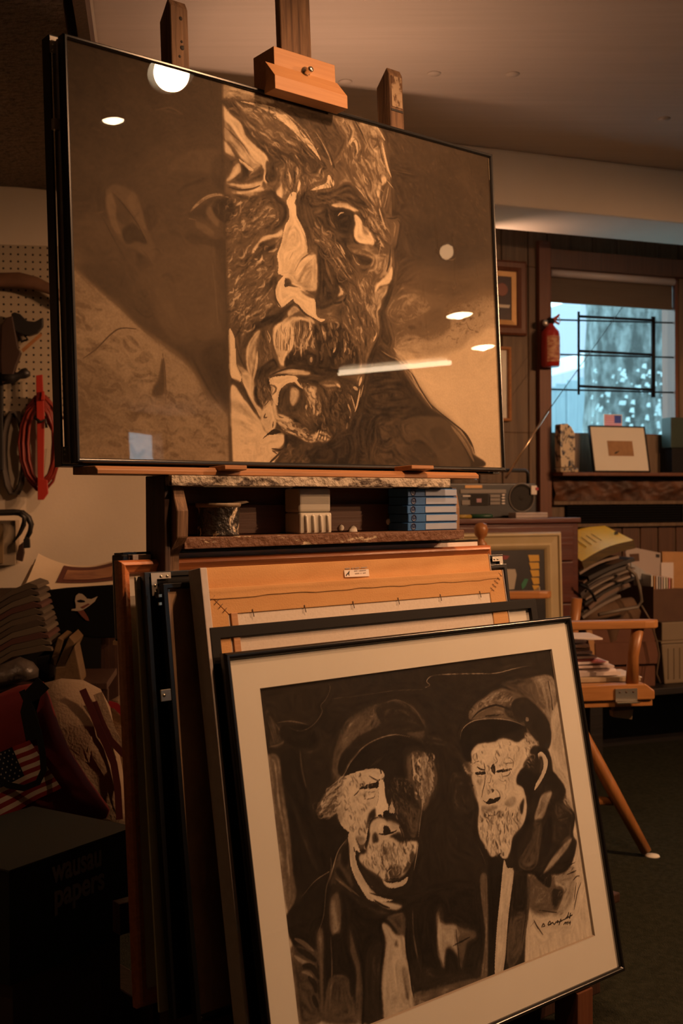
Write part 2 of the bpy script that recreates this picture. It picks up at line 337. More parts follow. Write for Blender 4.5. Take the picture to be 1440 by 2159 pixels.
# plain right wall; the wall behind the lens has a window whose daylight is mirrored low in the big drawing
struct('wall_right', G(W).box(U1, U1+.1, N0, WN, 0, ZC), M['plaster'])
wu0, wu1, wz0, wz1 = 5.70, 6.12, 1.75, 2.32
g = G(W); g.box(U0, wu0, N0-.1, N0, 0, ZC); g.box(wu1, U1, N0-.1, N0, 0, ZC); g.box(wu0, wu1, N0-.1, N0, 0, wz0); g.box(wu0, wu1, N0-.1, N0, wz1, ZC)
struct('wall_behind', g, M['plaster'])
wn = struct('window_2', G(W).box(wu0, wu1, N0-.06, N0-.054, wz0, wz1), M['winglass'])
g = G(W); g.box(wu0-.05, wu0, N0-.1, N0+.02, wz0-.05, wz1+.05); g.box(wu1, wu1+.05, N0-.1, N0+.02, wz0-.05, wz1+.05); g.box(wu0, wu1, N0-.1, N0+.02, wz0-.05, wz0); g.box(wu0, wu1, N0-.1, N0+.02, wz1, wz1+.05)
obj('window_frame', g, M['trimwood'], wn)
# beam across the room, in front of the panelled wall
struct('ceiling_beam', G(W).box(.55, U1, 3.80, 4.14, 2.238, ZC), mat('white_beam_paint', (.78, .70, .60), .85, (.73, .65, .55), scale=(3, 3, 3), bump=.08), bev=.012)['kind'] = 'structure'
# plaster back wall on the left (turned a little), with its return to the panelled wall
LU1 = L.at(905, 1100, 0)[0]
struct('wall_back', G(L).box(-4.3, LU1, 0, .1, 0, ZC), M['plaster'])
q = L.w(LU1, 0, 0); qu = (q-W.o).dot(W.H); qn = (q-W.o).dot(W.N)
struct('wall_return', G(W).box(qu-.08, qu, qn+.02, WN+.1, 0, ZC), M['plaster'])
# dropped popcorn ceiling on the left with a trimmed edge
ZS = 2.25
S1 = Fr((-.595, 2.55, 0), math.atan2(1, -.162))            # u runs along the edge, away from the lens
poly = [S1.w(-1.4, 0, 0), S1.w(1.85, 0, 0)]
far = L.w(-2.4, -.005, 0); nearL = Vector((-3.3, 1.2, 0))
far0 = L.w(L.at(180, 440, -.005)[0]+.02, -.005, 0)
pts = [(S1.w(-1.4, 0, 0).x, S1.w(-1.4, 0, 0).y), (far0.x, far0.y), (far.x, far.y), (-3.3, 2.9), (-3.0, 1.15)]
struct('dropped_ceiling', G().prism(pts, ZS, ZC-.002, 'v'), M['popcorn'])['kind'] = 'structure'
struct('trim_1', G(S1).box(-1.4, 1.7, -.030, -.002, ZS-.012, ZS+.07), M['darktrim'])
struct('trim_2', G(S1).box(-1.4, 1.7, -.022, -.003, ZS+.07, ZC-.004), M['soffit_white'])
# dents in the ceiling board
for i, (px, py) in enumerate(((915, 155), (1081, 156), (728, 172), (1400, 250))):
    d_ = CF + CR*((px-720)/FOCAL) - CU*((py-1079.5)/FOCAL); k = (ZC-HC)/d_.z
    p = Vector((0, 0, HC))+k*d_
    obj('nail_cover', G(Fr(p)).lathe((0, 0, 0), [(.022, 0), (.02, -.003), (.001, -.005)], 18), M['ceiling'], bpy.data.objects['ceiling'])

# ------------------------------------------------------------------ panelled wall with the window
WU0, WU1 = W.at(1160, 800, WN)[0], W.at(1430, 800, WN)[0]
WZ0, WZ1 = W.at(1300, 916, WN)[1], W.at(1160, 566, WN)[1]
g = G(W); UB = qu-.05
g.box(UB, WU0, WN+.012, WN+.1, 0, ZC); g.box(WU1, U1, WN+.012, WN+.1, 0, ZC); g.box(WU0, WU1, WN+.012, WN+.1, 0, WZ0); g.box(WU0, WU1, WN+.012, WN+.1, WZ1, ZC)
wp = struct('wall_panelled', g, M['panelwood'])
u = W.at(1010, 800, WN)[0]; k = 0
while u < 4.2:
    w_ = (.115, .135, .10, .125)[k % 4]; a, b = u+.002, u+w_-.002
    for z0, z1 in ((0, WZ0), (WZ0, WZ1), (WZ1, ZC)):
        aa, bb = a, b
        if z0 == WZ0:
            if aa < WU0 < bb: bb = WU0
            elif aa < WU1 < bb: aa = WU1
            elif aa >= WU0 and bb <= WU1: continue
        if bb-aa > .004: obj('plank', G(W).box(aa, bb, WN-.001, WN+.0125, z0, z1), M['panelwood'], wp, bev=.0025, seg=1)
    u += w_; k += 1
# post and head trim
tu0, tu1 = W.at(1136, 800, WN-.02)[0], W.at(1161, 800, WN-.02)[0]
struct('trim_3', G(W).box(tu0, tu1, WN-.028, WN-.001, 0, W.at(1148, 508, WN-.02)[1]), M['trimwood'], bev=.004)
struct('trim_4', G(W).box(tu1, 4.2, WN-.026, WN-.001, WZ1, WZ1+.085), M['darktrim'], bev=.003)
# window 1
win = struct('window_1', G(W).box(WU0, WU1, WN+.055, WN+.060, WZ0, WZ1), M['winglass'])
g = G(W); fw = .018
g.box(WU0, WU0+fw*.4, WN, WN+.10, WZ0, WZ1); g.box(WU1-fw, WU1, WN, WN+.10, WZ0, WZ1); g.box(WU0, WU1, WN, WN+.10, WZ1-fw, WZ1); g.box(WU0, WU1, WN, WN+.10, WZ0-.01, WZ0+.004)
obj('window_frame', g, M['trimwood'], win)
bz = W.at(1300, 643, WN+.02)[1]
bl = thing('roller_blind', 'tan roller blind half drawn down over the window', 'blind', W, (WU0+WU1)/2, WN+.02, WZ1)
M['blind'] = mat('tan_blind_cloth', (.13, .095, .065), .85, (.11, .08, .055), scale=(4, 4, 120))
M['blindbar'] = mat('white_blind_rail', (.55, .50, .50), .4)
obj('blind_cloth', G(W).box(WU0+.008, WU1-.02, WN+.018, WN+.021, bz, WZ1-.03), M['blind'], bl)
obj('hem_bar', G(W).box(WU0+.008, WU1-.02, WN+.014, WN+.025, bz-.008, bz+.006), M['blind'], bl, bev=.003)
obj('roller', G(W).tube([(WU0+.006, WN+.008, WZ1-.018), (WU1-.02, WN+.008, WZ1-.018)], .018, 14), M['blindbar'], bl)
# iron rack hanging before the panes
rk = thing('wire_rack', 'black iron rod rack hung across the window', 'rack', W, WU0, WN+.01, W.at(1300, 830, WN)[1])
nb = WN-.012
for px, r in ((1220, .006), (1377, .011)):
    (ua, za), (ub, zb) = W.at(px, 657 if px < 1300 else 668, nb), W.at(px, 832 if px < 1300 else 838, nb)
    obj('upright', G(W).tube([(ua, nb, za), (ub, nb, zb)], r, 8), M['blackflat'], rk)
for ya, yb in ((668, 680), (741, 748), (815, 822)):
    ua, za = W.at(1222, ya-1, nb); ub, zb = W.at(1376, ya+7, nb)
    obj('rail', G(W).tube([(ua, nb, za), (ub, nb, zb)], .0065, 8), M['blackflat'], rk)
    ua, za = W.at(1163, ya+6, nb+.03); ub, zb = W.at(1432, ya+13, nb+.03)
    obj('long_rod', G(W).tube([(ua, nb+.03, za), (ub, nb+.03, zb)], .0042, 8), M['blackflat'], rk)
# flag sticker on the pane
def flag_sheet(name, fr, u0, u1, n, v0, v1, parent, ripple=0., canton_right=False, stars=True, cols=((.70, .62, .50), (.42, .02, .03), (.02, .03, .11))):
    nu, nv = 52, 39
    vs = []; me = bpy.data.meshes.new(name); inv = parent.matrix_world.inverted() if parent else Matrix()
    for j in range(nv+1):
        for i in range(nu+1):
            s, t = i/nu, j/nv; vs.append(inv @ fr.w(u0+(u1-u0)*s, n+ripple*math.sin(s*9+t*2), v0+(v1-v0)*t))
    fs = [(j*(nu+1)+i, j*(nu+1)+i+1, (j+1)*(nu+1)+i+1, (j+1)*(nu+1)+i) for j in range(nv) for i in range(nu)]
    me.from_pydata(vs, [], fs); at = me.color_attributes.new('ink', 'FLOAT_COLOR', 'CORNER'); dat = []
    for j in range(nv):
        for i in range(nu):
            s = (i+.5)/nu; s = 1-s if canton_right else s; c = cols[1] if (j//3) % 2 == 0 else cols[0]
            if s < .42 and j >= 18:
                c = cols[2]
                if stars and i % 4 == (1 if (j//2) % 2 else 3) and j % 2 == 0: c = cols[0]
            dat += [c[0], c[1], c[2], 1]*4
    at.data.foreach_set('color', dat); me.materials.append(M['ink_attr']); o = bpy.data.objects.new(name, me); COL.objects.link(o)
    if parent: o.parent = parent; o.matrix_world = parent.matrix_world.copy()
    return o
(ua, za), (ub, zb) = W.at(1275, 906, WN+.05), W.at(1310, 876, WN+.05)
fl = thing('flag_sticker', 'small paper flag with pink stripes stuck inside the window', 'flag', W, ua, WN+.05, za)
obj('backing', G(W).box(ua-.004, ub+.004, WN+.0505, WN+.052, za-.004, zb+.004), M['labelpaper'], fl)
flag_sheet('flag_print', W, ua, ub, WN+.050, za, zb, fl, canton_right=True, stars=False, cols=((.72, .45, .52), (.66, .26, .36), (.04, .08, .40)))

# ------------------------------------------------------------------ outside the window
M['bark'] = mat('grey_bark', (.055, .062, .06), .95, (.20, .23, .23), scale=(16, 16, 7), lo=.42, hi=.68, bump=1., bscale=24)
M['flake'] = mat('pale_bark_flakes', (.62, .74, .76), .9, (.45, .55, .58), scale=(20, 20, 20))
M['fence'] = mat('silvered_fence', (.22, .29, .33), .9, (.30, .38, .42), scale=(25, 25, 3), bump=.2)
M['snowroof'] = mat('white_roof_edge', (.80, .84, .86), .8)
M['shed'] = mat('pink_grey_siding', (.30, .30, .34), .9)
M['leaf'] = mat('pale_leaves', (.10, .19, .17), .8, (.70, .86, .86), scale=(9, 9, 9))
M['ground'] = mat('pale_ground', (.40, .48, .48), .95, (.62, .70, .70), scale=(4, 4, 4))
g = G(W); g.box(-1.2, 9, WN+.12, 14, -.06, .9)
tag(obj('garden_ground', g, M['ground']), 'pale raised ground outside the window', 'ground')['kind'] = 'structure'
TN = 6.1
cu_, _z = W.at(1322, 770, TN+.22); ru = (W.at(1390, 770, TN+.22)[0]-W.at(1254, 770, TN+.22)[0])/2
tr = thing('tree_trunk', 'thick grey tree trunk with flaking bark outside the window', 'tree', W, cu_, TN, .9)
def trunk(s, t):
    th = 2*math.pi*s; h = .9+t*2.4; r = ru*(1.06-.1*t+.10*max(0, .35-t))*(1+.035*math.sin(th*9+t*7)+.02*math.sin(th*17-t*23))
    return (cu_+r*math.cos(th)+.05*(t-.3), TN+ru+r*math.sin(th), h)
obj('bark', G(W).grid(trunk, 56, 60), M['bark'], tr, fixn=False)
rng = random.Random(5); g = G(W)
for k in range(300):
    th = math.pi+rng.random()*math.pi; t = rng.random()*.45; x, y, z = trunk(th/(2*math.pi), t); e = .006+rng.random()*.013
    y -= .006; g.add([(x-e, y, z-e*.6), (x+e, y-.004, z-e), (x+e*.7, y-.008, z+e), (x-e*.6, y-.004, z+e*.8)], [(0, 1, 2, 3)])
fo = obj('bark_flakes', g, M['flake'], tr, fixn=False); fo['kind'] = 'stuff'
def fence(px0, px1, ytop0, ytop1, n, lab):
    u0 = W.at(px0, 850, n)[0]; u1 = W.at(px1, 850, n)[0]; f = thing('board_fence', lab, 'fence', W, u0, n, .9)
    k = 0; u = u0
    while u < u1:
        s = (u-u0)/(u1-u0); z = W.at(px0+(px1-px0)*s, ytop0+(ytop1-ytop0)*s, n)[1]
        obj('board', G(W).box(u, u+.085, n+(k % 2)*.008, n+.02+(k % 2)*.008, .9, z), M['fence'], f); u += .092; k += 1
    obj('rail', G(W).box(u0, u1, n+.03, n+.06, 1.25, 1.31), M['fence'], f)
fence(1150, 1262, 815, 782, 7.2, 'silvered board fence left of the tree trunk')
fence(1385, 1475, 770, 812, 7.2, 'silvered board fence right of the tree trunk')
(ua, za), (ub, zb) = W.at(1140, 798, 7.5), W.at(1252, 768, 7.5)
tag(obj('shed_roof', G(W).prism([(ua, za), (ub, zb), (ub, zb+.10), (ua, za+.09)], 7.45, 8.4), M['snowroof']), 'white sloping roof edge beyond the left fence', 'roof')
(ua, za), (ub, zb) = W.at(1226, 782, 8.6), W.at(1262, 630, 8.6)
tag(obj('outbuilding', G(W).box(ua, ub+.5, 8.6, 9.6, .9, zb), M['shed']), 'pale pink grey building wall beyond the tree', 'building')
def bush(lab, u0, u1, n0, n1, z0, z1, cnt, seed):
    r = random.Random(seed); g = G(W)
    for k in range(cnt):
        x, y, z = u0+(u1-u0)*r.random(), n0+(n1-n0)*r.random(), z0+(z1-z0)*r.random(); e = .03+.05*r.random(); a, b = r.random()*6.3, r.random()*2-1
        dx, dy = math.cos(a)*e, math.sin(a)*e
        g.add([(x-dx, y-dy, z-e*b), (x+dy*.4, y-dx*.4, z+.01), (x+dx, y+dy, z+e*b), (x-dy*.4, y+dx*.4, z+.012)], [(0, 1, 2, 3)])
    t = thing('shrub', lab, 'shrub', W, (u0+u1)/2, (n0+n1)/2, .9)
    o = obj('foliage', g, M['leaf'], t, fixn=False); o['kind'] = 'stuff'
    obj('stem', G(W).tube([((u0+u1)/2, (n0+n1)/2, .9), ((u0+u1)/2+.05, (n0+n1)/2, z1)], .03, 8), M['bark'], t)
bush('sunlit pale foliage left of the tree trunk', 3.2, 5.2, 9.8, 11, 1.2, 3.9, 1500, 1)
bush('sunlit pale foliage right of the tree trunk', 6.1, 8.2, 9.8, 11, 1.2, 3.9, 1500, 2)
# ------------------------------------------------------------------ charcoal drawings: painter
def _cr(pts,closed,n=8):
    p=np.array(pts,float);N=len(p)
    if N<3 and not closed: 
        t=np.linspace(0,1,n)[:,None]; return p[0]*(1-t)+p[1]*t
    if closed: q=np.vstack([p[-1],p,p[0],p[1]]);M=N
    else: q=np.vstack([2*p[0]-p[1],p,2*p[-1]-p[-2]]);M=N-1
    t=np.linspace(0,1,n,endpoint=False)[:,None];o=[]
    for i in range(M):
        a,b,c,d=q[i:i+4]
        o.append(.5*(2*b+(c-a)*t+(2*a-5*b+4*c-d)*t*t+(3*b-a-3*c+d)*t**3))
    if not closed:o.append(p[-1:])
    return np.vstack(o)
def _blur(m,r):
    r=int(round(r))
    if r<1:return m
    for ax in (0,1):
        for _ in (0,1):
            c=np.cumsum(np.pad(m,[(r+1,r) if k==ax else (0,0) for k in (0,1)],mode='edge'),axis=ax)
            n=m.shape[ax]
            m=((c[2*r+1:2*r+1+n]-c[:n]) if ax==0 else (c[:,2*r+1:2*r+1+n]-c[:,:n]))/(2*r+1)
    return m
def _inside(px,py,X,Y):
    m=np.zeros(np.broadcast(X,Y).shape,bool);j=len(px)-1
    for i in range(len(px)):
        if py[i]!=py[j]:
            c=((py[i]>Y)!=(py[j]>Y))&(X<(px[j]-px[i])*(Y-py[i])/(py[j]-py[i])+px[i]);m^=c
        j=i
    return m
def paint(ops,W,H,x0,y0,g,seed=1):
    """ops text -> tone array; sheet point mm = (x0+col*g, y0+row*g)"""
    A=np.full((H,W),.9,np.float32);rng=np.random.default_rng(seed)
    def seg(pl,w,soft,tone,op,tp):
        pad=w+soft+1
        a0=max(int(pl[:,0].min()-pad),0);a1=min(int(pl[:,0].max()+pad)+2,W);b0=max(int(pl[:,1].min()-pad),0);b1=min(int(pl[:,1].max()+pad)+2,H)
        if a1<=a0 or b1<=b0:return
        X=np.arange(a0,a1)[None,:];Y=np.arange(b0,b1)[:,None];best=np.full((b1-b0,a1-a0),-9.);n=len(pl)-1
        for i in range(n):
            p=pl[i];d=pl[i+1]-p;L=d@d+1e-9;t=np.clip(((X-p[0])*d[0]+(Y-p[1])*d[1])/L,0,1)
            ds=np.hypot(X-p[0]-t*d[0],Y-p[1]-t*d[1]);u=(i+t)/n
            if tp=='b':wf=np.sqrt(np.clip(4*u*(1-u),0,1))
            elif tp=='e':wf=1-.8*u
            else:wf=1.
            best=np.maximum(best,(w/2*wf-ds)/max(soft,.6)+.5)
        m=np.clip(best,0,1)*op;v=A[b0:b1,a0:a1];v+=(tone-v)*m
    for line in ops.split('\n'):
        if not line:continue
        h,q=line.split('|');h=h.split()
        if h==['k','1']:keep=A.copy();continue
        pts=[((float(a)/2-x0)/g,(float(b)/2-y0)/g) for a,b in (s.split(',') for s in q.split())]
        k=[float(z) if z.lstrip('-').isdigit() else z for z in h[1:]]
        if h[0]=='k':
            (xa,ya),(xb,yb)=pts;Y=np.arange(H)[:,None];m=np.clip(xa+(xb-xa)*(Y-ya)/(yb-ya)-np.arange(W)[None,:],0,1);A[:]=A+(keep-A)*m
        elif h[0]=='p':
            soft=k[2]/20/g;pl=_cr(pts,1) if k[3] else np.array(pts);pad=soft*2+2
            a0=max(int(pl[:,0].min()-pad),0);a1=min(int(pl[:,0].max()+pad)+2,W);b0=max(int(pl[:,1].min()-pad),0);b1=min(int(pl[:,1].max()+pad)+2,H)
            if a1<=a0 or b1<=b0:continue
            m=_inside(pl[:,0],pl[:,1],np.arange(a0,a1)[None,:]+.001,np.arange(b0,b1)[:,None]+.001).astype(np.float32)
            m=_blur(m,max(soft/2,0 if soft<.7 else 1))*(k[1]/100);v=A[b0:b1,a0:a1];v+=(k[0]/100-v)*m
        elif h[0]=='s': seg(_cr(pts,0,6),k[2]/20/g,k[4]/20/g,k[0]/100,k[1]/100,k[3])
        else:
            t0,t1,op,n,ln,w,ang=k;P=np.array(pts);lo,hi=P.min(0),P.max(0);n=int(n)
            c=lo+rng.random((4*n,2))*(hi-lo);c=c[_inside(P[:,0],P[:,1],c[:,0],c[:,1])][:n]
            for e in c:
                a=np.radians(ang+rng.normal()*16);L=ln/20/g*(.5+rng.random());b=rng.normal()*.25*L
                d=np.array([np.cos(a),np.sin(a)]);nn=np.array([-d[1],d[0]]);s=np.linspace(-.5,.5,5)[:,None]
                f=rng.random();seg(e+s*L*d+(s*s*4-1)*b*nn,1.7*w/20/g*(.5+rng.random()),1.1,(t0*f+t1*(1-f))/100,min(1.25*op/100*(.5+.7*rng.random()),1),'b')
    return A
def lic(A,S,seed=3,L=9,amt=.22):
    """streaks that follow the drawn contours, strength map S"""
    rng=np.random.default_rng(seed);H,W=A.shape
    B=_blur(A.astype(np.float64),1);gy,gx=np.gradient(B)
    a,b,c=_blur(gx*gx,4),_blur(gx*gy,4),_blur(gy*gy,4);th=.5*np.arctan2(2*b,a-c)+np.pi/2
    dx,dy=np.cos(th),np.sin(th);N=_blur(rng.random((H,W)),0.6);o=N.copy();n=1
    Y0,X0=np.mgrid[0:H,0:W].astype(float)
    for sg in (1,-1):
        x,y=X0.copy(),Y0.copy();px,py=dx*sg,dy*sg
        for k in range(L):
            x+=px;y+=py;i=np.clip(x.round().astype(int),0,W-1);j=np.clip(y.round().astype(int),0,H-1)
            ux,uy=dx[j,i],dy[j,i];s=np.sign(ux*px+uy*py+1e-9);px,py=ux*s,uy*s;o+=N[j,i];n+=1
    o/=n;o=(o-o.mean())/o.std()
    return np.clip(A+o*amt*S*(.35+2.4*A*(1-A)),0.02,1)

def sheet(name, fr, ops, u0, u1, v0, v1, g, n, mt, parent, kind, k=1.):
    """a drawn sheet: vertex tones, one vertex every g metres"""
    nu, nv = int(round((u1-u0)/g))+1, int(round((v1-v0)/g))+1
    A = paint(ops, nu, nv, u0*1000/k, v0*1000/k, g*1000/k)
    if kind == 'A':
        x = (u0+np.arange(nu)*g)*1000; S = np.clip((x-345)/10, 0, 1)*np.clip((860-x)/130, 0, 1)*.34+.06; A = lic(A, np.ones((nv, 1))*S[None, :])
    else: A = lic(A, .2)
    x = np.linspace(u0, u1, nu); z = np.linspace(v0, v1, nv); X, Z = np.meshgrid(x, z); P = np.stack([X.ravel(), np.full(X.size, n), Z.ravel()], 1)
    Rm = np.array([fr.H, fr.N, fr.V]); wpt = P @ Rm + np.array(fr.o)
    inv = np.array(parent.matrix_world.inverted()); wpt = wpt @ inv[:3, :3].T + inv[:3, 3]
    i = np.arange(nu-1)[None, :]+np.arange(nv-1)[:, None]*nu; q = np.stack([i, i+1, i+nu+1, i+nu], -1).reshape(-1, 4)
    me = bpy.data.meshes.new(name); me.vertices.add(nu*nv); me.vertices.foreach_set('co', wpt.astype(np.float32).ravel())
    me.loops.add(q.size); me.loops.foreach_set('vertex_index', q.astype(np.int32).ravel()); me.polygons.add(len(q))
    me.polygons.foreach_set('loop_start', np.arange(0, q.size, 4, dtype=np.int32)); me.update(calc_edges=True)
    a = me.attributes.new('tone', 'FLOAT', 'POINT'); a.data.foreach_set('value', A.astype(np.float32).ravel())
    me.materials.append(mt); o = bpy.data.objects.new(name, me); COL.objects.link(o); o.parent = parent; o.matrix_world = parent.matrix_world.copy()
    return o
M['charcoal'] = tone_mat('charcoal_drawing', (.016, .012, .009), (.150, .105, .064), (.68, .54, .36), q1=1.6)
M['charcoal2'] = tone_mat('charcoal_drawing_two', (.012, .010, .008), (.145, .112, .083), (.78, .70, .57))
